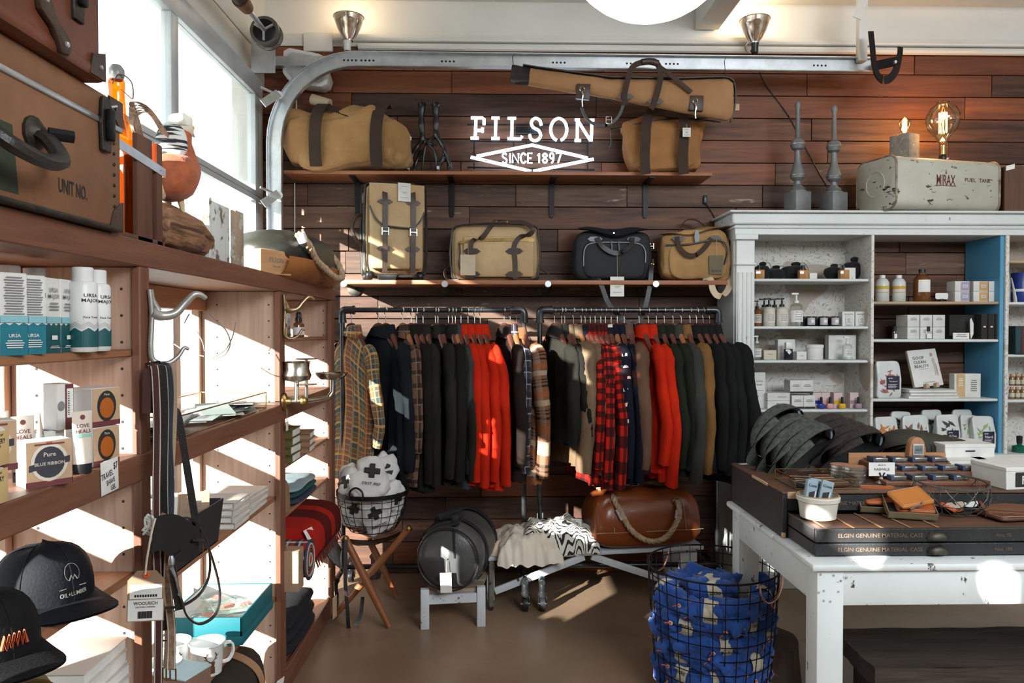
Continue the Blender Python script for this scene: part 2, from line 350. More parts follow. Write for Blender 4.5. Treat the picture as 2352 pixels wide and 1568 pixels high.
# boxed ceiling beam
S(MB().bx(1.2, 1.34, -2, YB-.02, 3.25, ZC), 'trim_1', whitewall, bev=.004)
S(MB().bx(XL, XR, YB-.35, YB-.33, 3.385, ZC), 'trim_2', whitewall)
canopym = bpy.data.materials.new('translucent canopy'); canopym.use_nodes = True
_n = canopym.node_tree; _t = nn(_n, 'ShaderNodeBsdfTranslucent', i_0=(.9, .9, .88, 1)); _d = nn(_n, 'ShaderNodeBsdfDiffuse', i_0=(.85, .85, .84, 1)); _x = nn(_n, 'ShaderNodeMixShader', i_0=.25)
_n.links.new(_t.outputs[0], _x.inputs[1]); _n.links.new(_d.outputs[0], _x.inputs[2]); _n.links.new(_x.outputs[0], _n.nodes['Material Output'].inputs[0])
MB().bx(-2.85, XL-.2, -2.5, 7.5, 2.93, 2.99).b('door_canopy', canopym, None, 'white canopy outside above the glazed door', 'canopy', bev=.005)  # overhang added to keep the high sun off the upper back wall
# ================================================================ LEFT SHELVING UNIT
pine = woodm('worn pine panel', (.5, .34, .25), (.33, .2, .14), 2, 9, .6, rv=.06, bump=.2, mix=(.25, .75))
stain = woodm('brown stained board', (.2, .083, .046), (.125, .05, .03), 1, 9, .5, rv=.05, bump=.15)
stainv = woodm('brown stained post', (.2, .083, .046), (.125, .05, .03), 2, 9, .5, rv=.05, bump=.15)
UX0, UX1 = -1.125, -.82
unit = T('shelving_unit', 'long brown stained open shelving unit along the glazed wall, with a thick top board', 'shelf', (-.97, 2.2, 0))
Q = lambda n, m, *a, **k: MB().bx(*a).b(n, m, unit, bev=.003, seg=1, **k)
Q('top_board', stain, UX0-.03, UX1, .55, 3.84, 1.606, 1.667)
Q('header_board', woodm('raw pine header', (.45, .22, .11), (.33, .15, .075), 1, 8), UX0, UX0+.02, .55, 3.79, 1.53, 1.606)
for y0, y1 in ((.6, .68), (1.735, 1.784), (2.85, 2.918), (3.74, 3.82)):
    Q('post', stainv, UX1-.022, UX1-.001, y0, y1, .0, 1.606)
for y in (.66, 1.745, 2.868, 3.775):
    p = Q('side_panel', pine, UX0, UX1-.022, y, y+.03, 0, 1.606)
    hb = MB()
    for k in range(23):
        for x in (-.868, -1.065): hb.disc((x, y-.0006, .19+k*.062), (0, -1, 0), .0035, 8)
    hb.b('peg_holes', inkm, p, kind='stuff')
    Q('rear_stile', pine, UX0-.03, UX0, y-.02, y+.045, 0, 1.606)
bays = ((.69, 1.745), (1.775, 2.868), (2.898, 3.775))
shelves = ([(1.396, 1.414), (.874, .894), (.42, .44)], [(.80, .816), (.41, .428)], [(1.408, 1.423), (.898, .913), (.697, .712), (.418, .434)])
Q('thick_shelf', stain, UX0, UX1+.001, .6, 3.82, 1.108, 1.17)
sidewood = woodm('honey shelf board', (.33, .15, .075), (.22, .095, .05), 1, 9, .5, rv=.08)
for (a, b_), zz in zip(bays, shelves):
    for z0, z1 in zz: Q('shelf_board', sidewood, UX0, UX1-.024, a, b_, z0, z1)
    Q('bottom_shelf', stain, UX0, UX1-.03, a, b_, .06, .085); Q('kickboard', stain, UX1-.03, UX1-.012, a, b_, 0, .1)
ZT = 1.667
# ---------------------------------------------------------------- printed cartons helper: front faces local -y
def carton(loc, w, d, h, rz, m, label, cat='box', prints=(), group=None, name='carton', bev=.0015, lid=None, side=()):
    """prints: ('t', text, cx, cz, capheight or -width, mat) | ('r', cx, cz, w, h, mat) | ('o', cx, cz, rx, rz, mat) on the front; side: same on local +x face"""
    t = T(name, label, cat, (0, 0, 0), group)
    MB().bx(-w/2, w/2, -d/2, d/2, 0, h).b('box_body', m, t, bev=bev, seg=1)
    if lid: MB().bx(-w/2-.0015, w/2+.0015, -d/2-.0015, d/2+.0015, h-lid[0], h+.002).b('lid', lid[1], t, bev=bev, seg=1)
    for fc, pr in (('f', prints), ('s', side)):
        k = 0
        for p in pr:
            k += 1; e = .0008+.0003*k
            if fc == 'f': C = lambda x, z: V((x, -d/2-e-(.002 if lid else 0), z)); r_, n_ = X3, -Y3
            else: C = lambda x, z: V((w/2+e, x, z)); r_, n_ = Y3, X3
            mb = MB()
            if p[0] == 't': mb.txt(p[1], C(p[2], p[3]), r_, Z3, h=p[4] if p[4] > 0 else None, w=-p[4] if p[4] < 0 else None); mm = p[5]; nm = 'lettering'
            elif p[0] == 'r': a, c, ww, hh = p[1:5]; mb.quad(C(a-ww/2, c-hh/2), C(a+ww/2, c-hh/2), C(a+ww/2, c+hh/2), C(a-ww/2, c+hh/2)); mm = p[5]; nm = 'label'
            elif p[0] == 'p': mb.quad(*[C(*q) for q in p[1]]); mm = p[2]; nm = 'label'
            elif p[0] == 'l':   # small print: rows of lines  cx cz w h rows mat
                a, c, ww, hh, rows = p[1:6]
                for q in range(rows):
                    z = c+hh/2-hh*(q+.5)/rows; l = ww*(.75+.25*((q*37) % 10)/10); mb.quad(C(a-l/2, z-hh/rows*.22), C(a+l/2, z-hh/rows*.22), C(a+l/2, z+hh/rows*.22), C(a-l/2, z+hh/rows*.22))
                mm = p[6]; nm = 'small_print'
            else: mb.disc(C(p[1], p[2]), n_, p[3], 20, p[4]); mm = p[5]; nm = 'emblem'
            mb.b(nm, mm, t, smooth=False)
    return place(t, loc, rz)
def lathe_thing(name, label, cat, loc, parts, group=None, rz=0):
    """parts: (part name, profile, mat) lathed about z"""
    t = T(name, label, cat, (0, 0, 0), group)
    for nm, prof, m in parts: MB().lathe(prof, n=18).b(nm, m, t, ang=50)
    return place(t, loc, rz)
# ---------------------------------------------------------------- trunks on the top board
trunkc = mat('brown trunk canvas', (.25, .115, .055), (.16, .075, .038), rough=.65, ns=4, bump=.2, bs=180)
oxleather = mat('oxblood leather', (.17, .05, .022), (.1, .028, .014), rough=.45, ns=5, bump=.15, bs=90)
iron = mat('tarnished iron', (.08, .075, .06), (.04, .035, .03), rough=.5, metal=.8, ns=25, bump=.2)
tr = T('trunk', 'brown canvas trunk stencilled UNIT NO. on the top board of the shelving unit', 'trunk', (-.97, 1.25, ZT))
MB().bx(-1.13, -.802, .78, 1.615, ZT+.008, 1.884).b('trunk_body', trunkc, tr, bev=.006)
MB().bx(-1.13, -.802, .78, 1.615, 1.888, 1.945).b('lid', trunkc, tr, bev=.008)
MB().bx(-1.133, -.798, .778, 1.617, 1.879, 1.891).b('metal_band', steel, tr, bev=.002)
MB().bx(-1.133, -.798, .778, 1.617, ZT+.001, ZT+.01).b('metal_band', iron, tr, bev=.002)
for y, s in ((1.618, -1),):
    for z, sz in ((ZT+.006, 1), (1.945, -1)):
        MB().prism([(-.799, y+.001, z), (-.799, y-.055, z), (-.799, y-.04, z+sz*.035), (-.799, y-.012, z+sz*.055), (-.799, y+.001, z+sz*.06)], (-.004, 0, 0)).b('corner_patch', dkleather, tr, smooth=False)
def clasp(par, y, z, X, L=.085):
    MB().prism([(X, y-.016, z-L/2), (X, y+.016, z-L/2), (X, y+.02, z), (X, y+.014, z+L/2), (X, y-.014, z+L/2), (X, y-.02, z)], (.008, 0, 0)).b('clasp_plate', iron, par, bev=.002, smooth=False)
    c = MB().bx(X+.008, X+.02, y-.011, y+.011, z-L*.3, z+L*.28).b('clasp', blackmetal, par, bev=.004)
    MB().tube([(X+.02, y-.01, z+L*.3), (X+.026, y, z+L*.34), (X+.02, y+.01, z+L*.3)], .003, 6).b('clasp_bar', steel, c)
clasp(tr, 1.54, 1.878, -.799, .11); clasp(tr, 1.0, 1.885, -.799, .13)
hp = smooth_path([(-.798, 1.14, 1.80), (-.77, 1.145, 1.77), (-.742, 1.16, 1.745), (-.735, 1.23, 1.735), (-.742, 1.29, 1.75), (-.77, 1.305, 1.785), (-.798, 1.31, 1.80)], 5)
h_ = MB().tube(hp, .016, 8, flat=.8).b('handle', bkleather, tr)
for y in (1.14, 1.31): MB().lathe([(.03, 0), (.03, .006), (.02, .01), (.012, .02)], (-.802, y, 1.80), 12, X3).b('handle_mount', iron, h_)
MB().tube([(-.775, 1.31, 1.80), (-.745, 1.335, 1.80)], .011, 8).b('handle_end', blackmetal, h_)
MB().txt('UNIT NO.', (-.8008, 1.432, 1.727), Y3, Z3, h=.027, w=.095).b('stencil', inkm, tr, smooth=False)
MB().quad((-.8012, 1.20, ZT+.02), (-.8012, 1.27, ZT+.02), (-.8012, 1.255, 1.80), (-.8012, 1.20, 1.80)).b('painted_stripe', pl('faded green paint', (.035, .045, .028), .8), tr, smooth=False)
for k in range(9): MB().lathe([(.004, 0), (.003, .002), (0, .0025)], (-.801, 1.584, ZT+.03+k*.022), 8, X3).b('rivet', iron, tr)
st = T('suitcase', 'oxblood leather suitcase with riveted corners lying on the brown canvas trunk', 'suitcase', (-.95, 1.2, 1.945))
MB().bx(-1.1, -.775, .82, 1.492, 1.947, 2.33).b('case_body', oxleather, st, bev=.02, seg=3)
MB().bx(-1.102, -.773, .818, 1.494, 2.128, 2.134).b('lid_seam', dkleather, st)
MB().bx(-1.104, -.771, .816, 1.496, 1.945, 1.975).b('leather_binding', oxleather, st, bev=.01)
for y0, z0, s in ((1.494, 1.95, -1), (1.494, 2.27, -1)):
    MB().prism([(-.7745, y0+.001, z0), (-.7745, y0-.055, z0), (-.7745, y0-.045, z0+.04), (-.7745, y0, z0+.055)], (.0045, 0, 0)).b('corner_patch', dkleather, st, smooth=False)
    MB().lathe([(.005, 0), (.004, .003), (0, .004)], (-.77, y0-.018, z0+.022), 8, X3).b('rivet', steel, st)
clasp(st, 1.40, 2.1, -.776, .14)
MB().prism([(-.775, 1.275+.085*a+.012*b_*c_, 2.03-.075*a+.018*b_) for a, b_, c_ in ((0, -.3, 1), (.15, -1, 1), (.5, -.5, 1), (.85, -1, 1), (1, -.2, 1), (1, .6, 1), (.85, 1, 1), (.5, .5, 1), (.15, 1, 1), (0, .8, 1))], (.012, 0, 0)).b('strap_loop', dkleather, st, bev=.003)
for y, z in ((1.288, 2.022), (1.348, 1.968)): MB().lathe([(.006, 0), (.005, .003), (0, .004)], (-.763, y, z), 8, X3).b('rivet', steel, st)
MB().tube(smooth_path([(-.774, 1.06, 2.2), (-.735, 1.08, 2.17), (-.73, 1.14, 2.155), (-.735, 1.2, 2.17), (-.774, 1.22, 2.2)], 5), .017, 8).b('handle', bkleather, st)
# swing-top bottle in a slatted crate
amber = glass('amber glass', (1, .42, .04), .1)
bt = T('bottle', 'tall amber swing-top bottle standing in the wooden bottle crate', 'bottle', (-.895, 1.785, ZT+.013))
MB().lathe([(.04, 0), (.044, .006), (.044, .19), (.04, .225), (.02, .29), (.0165, .345), (.018, .35), (.018, .365), (.0165, .37)], (-.895, 1.785, ZT+.013), 24).b('bottle_body', amber, bt)
MB().lathe([(.0, .37), (.014, .37), (.017, .38), (.017, .395), (.01, .405), (0, .406)], (-.895, 1.785, ZT+.013), 16).b('stopper', pl('grey ceramic', (.25, .25, .24), .3), bt)
MB().tube(smooth_path([(-.895, 1.765, 2.035), (-.88, 1.77, 2.06), (-.86, 1.785, 2.045), (-.862, 1.795, 2.01), (-.878, 1.8, 2.02), (-.895, 1.805, 2.035)], 4), .0017, 6).b('wire_bail', chrome, bt)
ct = T('crate', 'narrow dark wooden bottle crate bound with a metal strap beside the trunk', 'crate', (-.9, 1.73, ZT))
crw = woodm('dark crate wood', (.13, .055, .03), (.075, .032, .02), 2, 8, .6)
for x, y, w in ((-.836, 1.785, .075), (-.836, 1.862, .03), (-.965, 1.785, .075), (-.965, 1.69, .03)):
    MB().box(x, y, ZT+.125, .012, w, .25).b('slat', crw, ct, bev=.0015)
for x in (-.87, -.93): MB().box(x, 1.884, ZT+.125, .05, .012, .25).b('slat', crw, ct, bev=.0015)
MB().bx(-.97, -.83, 1.66, 1.89, ZT+.001, ZT+.012).b('crate_base', crw, ct, bev=.0015)
MB().strap([(-.829, 1.64, ZT+.205), (-.829, 1.891, ZT+.185)], .022, .002, Z3).strap([(-.829, 1.891, ZT+.185), (-.972, 1.891, ZT+.185)], .022, .002, Z3).b('metal_strap', steel, ct)
MB().lathe([(.004, 0), (0, .003)], (-.828, 1.862, ZT+.188), 8, X3).b('nail', steel, ct)
# driftwood log and golden pheasant
drift = woodm('driftwood', (.32, .16, .08), (.07, .03, .016), 1, 9, .8, bump=.9, mix=(.38, .6))
def logf(a, b_):
    th = 2*pi*a; y = 1.915+.36*b_; r = .062*(1-.35*(2*abs(b_-.4))**2.2)*(1+.22*noise.noise(V((cos(th)*1.4, sin(th)*1.4, b_*3)))+.12*noise.noise(V((cos(th)*5, sin(th)*5, b_*2))))
    if b_ in (0, 1): r *= .35
    return V((-.875+.0*b_+cos(th)*r*.9, y, ZT+.064-.01*b_+sin(th)*r))
lg = MB().grid(logf, 36, 18, cu=True); lg.f += [tuple(range(0, 36*19, 19))[::-1], tuple(range(18, 36*19, 19))]
lg.b('driftwood_log', drift, None, 'weathered driftwood log carrying the stuffed pheasant', 'log', loc=(-.875, 2.05, ZT), ang=60)
bird = T('pheasant', 'stuffed golden pheasant with rust breast and pale crest perched on the driftwood log', 'bird', (-.86, 2.0, ZT+.12))
rust = mat('rust feathers', (.42, .1, .03), (.26, .06, .025), rough=.75, ns=30, bump=.7, bs=70, sheen=.2)
cream = mat('cream feathers', (.72, .6, .42), (.55, .38, .2), rough=.8, ns=20, bump=.6, bs=70)
bar_ = mat('barred feathers', (.7, .7, .68), (.015, .015, .02), rough=.7, ns=3, st=(2, 2, 26), mix=(.48, .52), bump=.3)
def bodyp(C, rx, ry, rz, tilt, **k):
    M_ = Matrix.Translation(C) @ Matrix.Rotation(tilt, 4, 'X'); mb = MB(); mb.m = M_; return mb.soft((0, 0, 0), rx, ry, rz, 2.1, 2, 24, 16, **k)
B0 = V((-.862, 2.01, ZT+.2))
def ribs(pts, rad, flat=1, n=18):
    return MB().tube(smooth_path(pts, 4), [r for i in range(len(rad)-1) for r in [rad[i]+(rad[i+1]-rad[i])*k/4 for k in range(4)]]+[rad[-1]], n, flat=flat)
o = ribs([B0+V(q) for q in ((-.01, -.085, -.045), (-.005, -.045, -.02), (0, 0, .0), (.004, .035, .035), (.004, .042, .075), (.004, .045, .105), (.006, .052, .13))], [.012, .055, .066, .056, .038, .028, .024]); o.b('body', rust, bird, ang=60)
bodyp(B0+V((-.03, -.06, -.03)), .045, .06, .05, R(25)).b('flank', cream, bird)
bodyp(B0+V((.005, .058, .145)), .026, .032, .027, R(-10)).b('head', mat('pale head feathers', (.75, .66, .52), rough=.8, bump=.5), bird)
MB().soft(B0+V((.003, .045, .163)), .028, .036, .022, 2, 2, 18, 10, wr=.008, ws=40).b('crest', mat('white crest', (.85, .82, .74), rough=.9, bump=.5), bird)
MB().soft(B0+V((-.006, .008, .09)), .042, .03, .058, 2, 2.2, 20, 12).b('ruff', bar_, bird)
MB().lathe([(.008, 0), (.005, .012), (.0, .024)], B0+V((.014, .083, .14)), 8, (.25, 1, -.35)).b('beak', pl('horn beak', (.5, .42, .28), .4), bird)
MB().lathe([(.006, 0), (.004, .003), (0, .004)], B0+V((.028, .068, .15)), 10, (1, .5, 0)).b('eye', pl('yellow eye', (.7, .45, .05), .2), bird)
for k in range(5):
    MB().strap(smooth_path([B0+V((-.015, -.08, -.03)), B0+V((-.04+.004*k, -.14, .06+.012*k)), B0+V((-.03+.005*k, -.15-.012*k, .115+.006*k)), B0+V((-.01, -.11, .14+.002*k)), B0+V((.0, -.06+.012*k, .10))], 4), [.004+.009*sin(pi*q/16) for q in range(17)], .001, X3).b('tail_feather', mat('tail feather', (.6, .45, .33), (.25, .15, .1), rough=.8, ns=30, bump=.3), bird)
for x in (-.885, -.85): 
    MB().tube([(x, 2.025, ZT+.155), (x+.005, 2.035, ZT+.11)], [.012, .006], 8).b('leg', cream, bird)
# chippy newel post block, wooden sample box, rope-handled duffle
chipw = mat('chipped white paint', (.66, .68, .66), (.58, .6, .58), rough=.6, ns=4, chip=('6d5a47', 16, .55, .6), bump=.4, bs=40)
pb = T('post_block', 'stubby chipped white post block on the top board beside the driftwood', 'block', (-.9, 2.36, ZT))
MB().box(-.91, 2.33, ZT+.093, .1, .2, .185).b('block_core', chipw, pb, bev=.003)
MB().box(-.846, 2.46, ZT+.09, .018, .075, .18).b('worn_batten', mat('bare grey batten', (.4, .3, .21), (.3, .22, .16), rough=.8, ns=9, chip=('b9b5aa', 20, .52, .58), bump=.4), pb, bev=.002)
MB().bx(-.95, -.845, 2.22, 2.24, ZT+.001, ZT+.186).b('worn_batten', chipw, pb, bev=.002)
carton((-.875, 2.86, ZT+.001), .17, .1, .092, 66, woodm('pale box wood', (.52, .3, .15), (.42, .22, .1), 0, 6, .5), 'small plain wooden box with burnt lettering on the top board before the dark duffle', 'box', [('t', 'FILSON', 0, .055, .018, inkg), ('t', 'SINCE 1897', 0, .03, .006, inkg)], name='wooden_box')
df = T('duffle_bag', 'dark green duffle with orange leather base and rope handles on the top board', 'bag', (-.9, 3.2, ZT))
green = mat('dark olive oilcloth', (.03, .03, .022), (.02, .02, .016), rough=.38, ns=5, bump=.1)
def dfn(o, d):
    o.z *= (1-.18*abs(d.y)**2); o.x *= 1-.1*max(0, d.z); return o
MB().soft((-.905, 3.32, ZT+.102), .165, .48, .108, 3, 2.6, 48, 26, wr=.014, ws=7, fn=dfn, cr=.01, cs=7).b('bag_body', green, df, ang=70)
def base_(a, b_):
    y = 2.86+.95*a; x0 = .169*(1-abs(2*a-1)**6*.3); th = -1.25*b_+.05
    return V((-.905+x0*cos(th*.9)*1.01, y, ZT+.07+.085*sin(th)))
MB().grid(base_, 20, 8).b('leather_base', tanleather, df)
rp1 = smooth_path([V(q)+V((.022, .14, 0)) for q in [(-.80, 2.80, 1.835), (-.765, 2.83, 1.80), (-.755, 2.92, 1.745), (-.745, 3.05, 1.715), (-.735, 3.2, 1.69), (-.735, 3.34, 1.705), (-.75, 3.36, 1.75), (-.78, 3.33, 1.80), (-.82, 3.28, 1.845)]], 6)
def rope_tube(par, pts, r=.013, name='rope_handle'):
    T_, N_ = frames([V(p) for p in pts]); L = 0; mb = MB()
    for q in range(3):
        pp = []; L = 0
        for i, p in enumerate(pts):
            if i: L += (V(p)-V(pts[i-1])).length
            a = L*70*.016/r*1.0+q*2*pi/3; B_ = T_[i].cross(N_[i]); pp.append(V(p)+(N_[i]*cos(a)+B_*sin(a))*r*.52)
        mb.tube(pp, r*.6, 6)
    return mb.b(name, rope, par, ang=60)
rh = rope_tube(df, smooth_path(rp1, 3), .015)
for p in (rp1[3], rp1[-5]): MB().lathe([(.019, -.02), (.02, 0), (.019, .02)], p, 10, (.3, .3, -1)).b('whipping', pl('white whipping', (.75, .72, .68), .8), rh)
rs = random.Random(3)
ORD = ['first', 'second', 'third', 'fourth', 'fifth', 'sixth', 'seventh', 'eighth', 'ninth', 'tenth', 'eleventh', 'twelfth', 'thirteenth', 'fourteenth', 'fifteenth', 'sixteenth', 'seventeenth', 'eighteenth', 'nineteenth', 'twentieth', 'twenty-first', 'twenty-second', 'twenty-third', 'twenty-fourth']
# ================================================================ SHELF GOODS, LEFT UNIT
FX = -.86
teal = pl('teal print', (.005, .17, .23), .5); teald = pl('dark teal print', (.01, .09, .1), .5); tealm = pl('pale teal print', (.25, .5, .55), .5)
def wave(w, h0, h1, n=6):
    return None
def ursa(loc, rz, label, front, blue):
    w, d, h = .047, .047, .145; m = teal if blue else teald
    pr = [('r', 0, .0265, w*.99, .053, m)]
    for k in range(3): pr.append(('p', [(-w/2+k*w/3, .053), (-w/2+(k+1)*w/3, .053), (-w/2+(k+.5)*w/3, .058)], m))
    pr.append(('r', 0, .064, w*.99, .012, tealm))
    txtp = [('t', 'URSA', 0, .122, .0085, inkg), ('t', 'MAJOR', 0, .110, .0085, inkg), ('l', 0, .09, .034, .018, 3, inkg), ('r', 0, .03, .018, .008, paper), ('l', 0, .012, .034, .006, 2, paper)]
    back = [('l', 0, .105, .036, .068, 15, inkg), ('t', 'URSA', 0, .035, .006, paper), ('l', 0, .02, .034, .016, 4, paper)]
    q = pr+(txtp if front else back)
    return carton(loc, w, d, h, rz, card, label, 'box', q, 'teal printed cartons on the upper shelf', side=pr+(back if front else txtp))
Z1 = 1.414
for y, x, r, f, bl, lab in ((1.327, -.862, 62, 0, 1, 'first teal and white carton at the left edge of the upper shelf'), (1.388, -.866, 60, 0, 1, 'second teal and white carton covered in small print'), (1.45, -.876, 90, 1, 0, 'narrow lettered carton next to the small print cartons'), (1.499, -.876, 90, 1, 0, 'narrow lettered carton directly behind the white bottles')):
    ursa((x, y, Z1), r, lab, f, bl)
def ursabottle(loc, rz, label, cap_h=.0):
    t = T('bottle', label, 'bottle', (0, 0, 0), 'white bottles with teal bands')
    r = .0275
    MB().lathe([(r-.003, 0), (r, .004), (r, .162), (r-.003, .17), (r*.7, .173)], n=28).b('bottle_body', whiteplastic, t)
    MB().lathe([(r*.72, .172), (r*.72, .205), (r*.66, .207), (0, .207)], n=24).b('cap', whiteplastic, t)
    def band(a, b_):
        th = 2*pi*a; zt = .05+.009*abs(((a*7) % 1)*2-1); return V((cos(th)*(r+.0004), sin(th)*(r+.0004), .012+(zt-.012)*b_))
    MB().grid(band, 42, 1, cu=True).b('teal_band', teald, t, smooth=False)
    for k in range(3):
        def ln(a, b_): th = 2*pi*a; return V((cos(th)*(r+.0004), sin(th)*(r+.0004), .0555+k*.004+.009*abs(((a*7) % 1)*2-1)+.0009*b_))
        MB().grid(ln, 42, 1, cu=True).b('wave_line', inkg, t, smooth=False)
    pr = MB()
    def wrap(mb):
        mb.v = [V((sin(v.x/r)*(r+.0006), -cos(v.x/r)*(r+.0006), v.z)) for v in mb.v]; return mb
    wrap(MB().txt('URSA', (0, 0, .138), X3, Z3, h=.0085).txt('MAJOR', (0, 0, .126), X3, Z3, h=.0085).txt('Face Tonic', (0, 0, .085), X3, Z3, h=.005)).b('lettering', inkm, t, smooth=False)
    pr = MB()
    for k, z in enumerate((.118, .079, .07, .066)): pr.quad((-.016, 0, z), (.016, 0, z), (.016, 0, z+.001), (-.016, 0, z+.001))
    wrap(pr).b('small_print', inkg, t, smooth=False)
    return place(t, loc, rz, (1, 1, .83))
for y, x, r, lab in ((1.528, -.838, 62, 'front white bottle with teal wave band, nearer the cartons'), (1.598, -.848, 74, 'white bottle with teal wave band at the right end of the upper shelf'), (1.48, -.955, 60, 'white capped bottle half hidden behind the narrow cartons'), (1.545, -.945, 60, 'white capped bottle hidden behind the two front bottles')):
    ursabottle((x, y, Z1), r, lab)
# thick shelf: soaps and tubes
Z2 = 1.17
kraft = pl('kraft print', (.55, .36, .22), .6); maroon = pl('maroon print', (.16, .035, .04), .6); redp = pl('red print', (.5, .08, .04), .6); offw = pl('off white print', (.68, .62, .52), .6)
orange_soap = mat('orange soap', (.45, .11, .012), rough=.35, bump=0); cream_soap = pl('cream wrapper', (.74, .73, .64), .55); ochre = pl('ochre label', (.6, .43, .2), .6); bluegr = pl('slate print', (.035, .035, .05), .6)
def blue_ribbon(loc, rz, label):
    return carton(loc, .078, .05, .085, rz, card, label, 'soap box', [('r', 0, .046, .076, .076, kraft), ('r', 0, .006, .0775, .011, maroon), ('r', 0, .0455, .01, .074, redp), ('o', 0, .045, .031, .035, offw), ('o', 0, .045, .0255, .029, bluegr), ('p', [(-.034, .030), (.034, .042), (.034, .054), (-.034, .042)], bluegr), ('t', 'Pure', 0, .06, .008, offw), ('t', 'BLUE RIBBON', 0, .043, -.05, offw), ('l', 0, .079, .066, .006, 1, maroon)], 'kraft soap boxes with round badge', name='soap_box', side=[('r', 0, .006, .05, .011, maroon), ('o', 0, .045, .016, .016, inkg), ('o', 0, .045, .0148, .0148, card)])
blue_ribbon((-.856, 1.262, Z2+.052), 48, 'kraft soap box with round dark badge, raised behind the cream soaps')
carton((-.885, 1.262, Z2), .076, .05, .05, 48, card, 'plain white box under the raised round-badge soap box', 'soap box', name='soap_box')
blue_ribbon((-.842, 1.40, Z2), 50, 'kraft soap box with round dark badge at the front of the thick shelf')
def scullery(loc, rz, label):
    return carton(loc, .075, .062, .061, rz, ochre, label, 'soap', [('r', 0, .03, .07, .056, ochre), ('t', 'LONDON SOAP', 0, .053, .0035, inkm), ('t', 'SCULLERY', 0, .042, -.05, inkm), ('t', 'SOAP', 0, .033, .006, inkm), ('o', 0, .02, .0035, .006, inkm), ('l', 0, .009, .045, .007, 2, inkg)], 'cream wrapped soap bars', name='soap_bar')
for k, (zz, yy) in enumerate(((0, 1.222), (.0625, 1.226))):
    x = -.832
    t = T('soap_bar', ('lower', 'upper')[k]+' cream soap bar with ochre end label, of the pair at the shelf edge', 'soap', (0, 0, 0), 'cream wrapped soap bars')
    MB().bx(-.06, .045, -.036, .036, 0, .061).b('wrapper', cream_soap, t, bev=.008, seg=3)
    MB().bx(.0455, .047, -.034, .034, .002, .059).b('end_label', ochre, t, bev=.0005)
    MB().txt('SCULLERY', (.0475, 0, .043), Y3, Z3, h=.0085, w=.046).txt('SOAP', (.0475, 0, .033), Y3, Z3, h=.0065).txt('LONDON SOAP', (.0475, 0, .053), Y3, Z3, h=.0035).b('lettering', inkm, t, smooth=False)
    MB().disc((.0475, 0, .02), X3, .0035, 10, .0065).quad((.0475, -.008, .021), (.0475, .008, .021), (.0475, .008, .0235), (.0475, -.008, .0235)).b('bee_emblem', inkm, t, smooth=False)
    MB().quad((-.028, -.0365, .014), (.014, -.0365, .014), (.014, -.0365, .046), (-.028, -.0365, .046)).b('picture_label', bluegr, t, smooth=False)
    MB().quad((-.002, -.037, .018), (.010, -.037, .018), (.010, -.037, .042), (-.002, -.037, .042)).b('picture_detail', card, t, smooth=False)
    place(t, (x-.03, yy, Z2+zz), 2)
carton((-.84, 1.165, Z2), .05, .06, .055, 40, pl('dark green packet', (.012, .016, .012), .5), 'dark packet with a green spot at the left edge of the thick shelf', 'box', [('o', .01, .03, .012, .014, pl('leaf green', (.06, .12, .03), .5))])
def tube_tb(loc, rz, label, sc=1):
    t = T('tube', label, 'tube', (0, 0, 0), 'standing cosmetic tubes with mint band')
    n = 20
    def f(a, b_):
        th = 2*pi*a; q = b_; return V((.019*cos(th)*(1+.05*q), .014*sin(th)*(1-q)+.0005*sin(th), .02+.105*q))
    mb = MB().grid(f, n, 8, cu=True); mb.f.append(tuple(i*9+8 for i in range(n))); mb.b('tube_body', mat('cream tube', (.72, .63, .54), rough=.4, bump=0), t)
    MB().lathe([(.0165, 0), (.017, .002), (.017, .019), (.016, .02)], n=20).b('cap', blackplastic, t)
    def pj(mb):
        mb.v = [V((v.x, -(.014*(1-min(1, max(0, (v.z-.02)/.105)))*math.sqrt(max(0, 1-(v.x/.0199)**2)))-.0012, v.z)) for v in mb.v]; return mb
    pj(MB().txt('LOVE', (0, 0, .096), X3, Z3, h=.0075).txt('HEALS', (0, 0, .085), X3, Z3, h=.0075)).b('lettering', maroon, t, smooth=False)
    pj(MB().disc((0, 0, .113), -Y3, .005, 12)).b('emblem', maroon, t, smooth=False)
    pj(MB().grid(lambda a, b_: V((-.0185+.037*a, 0, .073+.006*b_)), 8, 1)).b('mint_band', pl('mint print', (.3, .6, .5), .5), t, smooth=False)
    return place(t, loc, rz, sc)
tube_tb((-.833, 1.512, Z2), 55, 'cream tube with mint band standing at the very front of the thick shelf')
tube_tb((-.90, 1.43, Z2), 50, 'cream tube with mint band standing between the soap boxes, nearer')
tube_tb((-.905, 1.492, Z2), 120, 'cream tube standing edge-on behind the round-badge soap box')
tube_tb((-.93, 1.40, Z2+.012), 40, 'cream tube with mint band standing behind the cream soap bars')
def amberbox(loc, rz, label, m=kraft):
    return carton(loc, .068, .075, .082, rz, card, label, 'soap box', [('r', 0, .041, .0675, .08, kraft), ('r', 0, .006, .068, .011, maroon), ('o', 0, .043, .0235, .033, inkm), ('o', 0, .039, .0175, .022, orange_soap), ('t', 'Pure', 0, .068, .005, offw)], 'kraft soap boxes with an orange oval window', name='soap_box', side=[('r', 0, .006, .075, .011, maroon)])
amberbox((-.868, 1.615, Z2), 72, 'soap box with orange oval window, lower of the stacked pair by the post')
amberbox((-.868, 1.62, Z2+.083), 68, 'soap box with orange oval window, upper of the stacked pair by the post')
carton((-.905, 1.555, Z2+.083), .034, .05, .095, 60, card, 'slim white and maroon box with a barcode beside the oval window box', 'box', [('r', .008, .047, .017, .094, maroon), ('r', .009, .055, .013, .06, paper), ('l', .006, .055, .005, .05, 14, inkm), ('o', -.009, .05, .007, .01, inkg)])
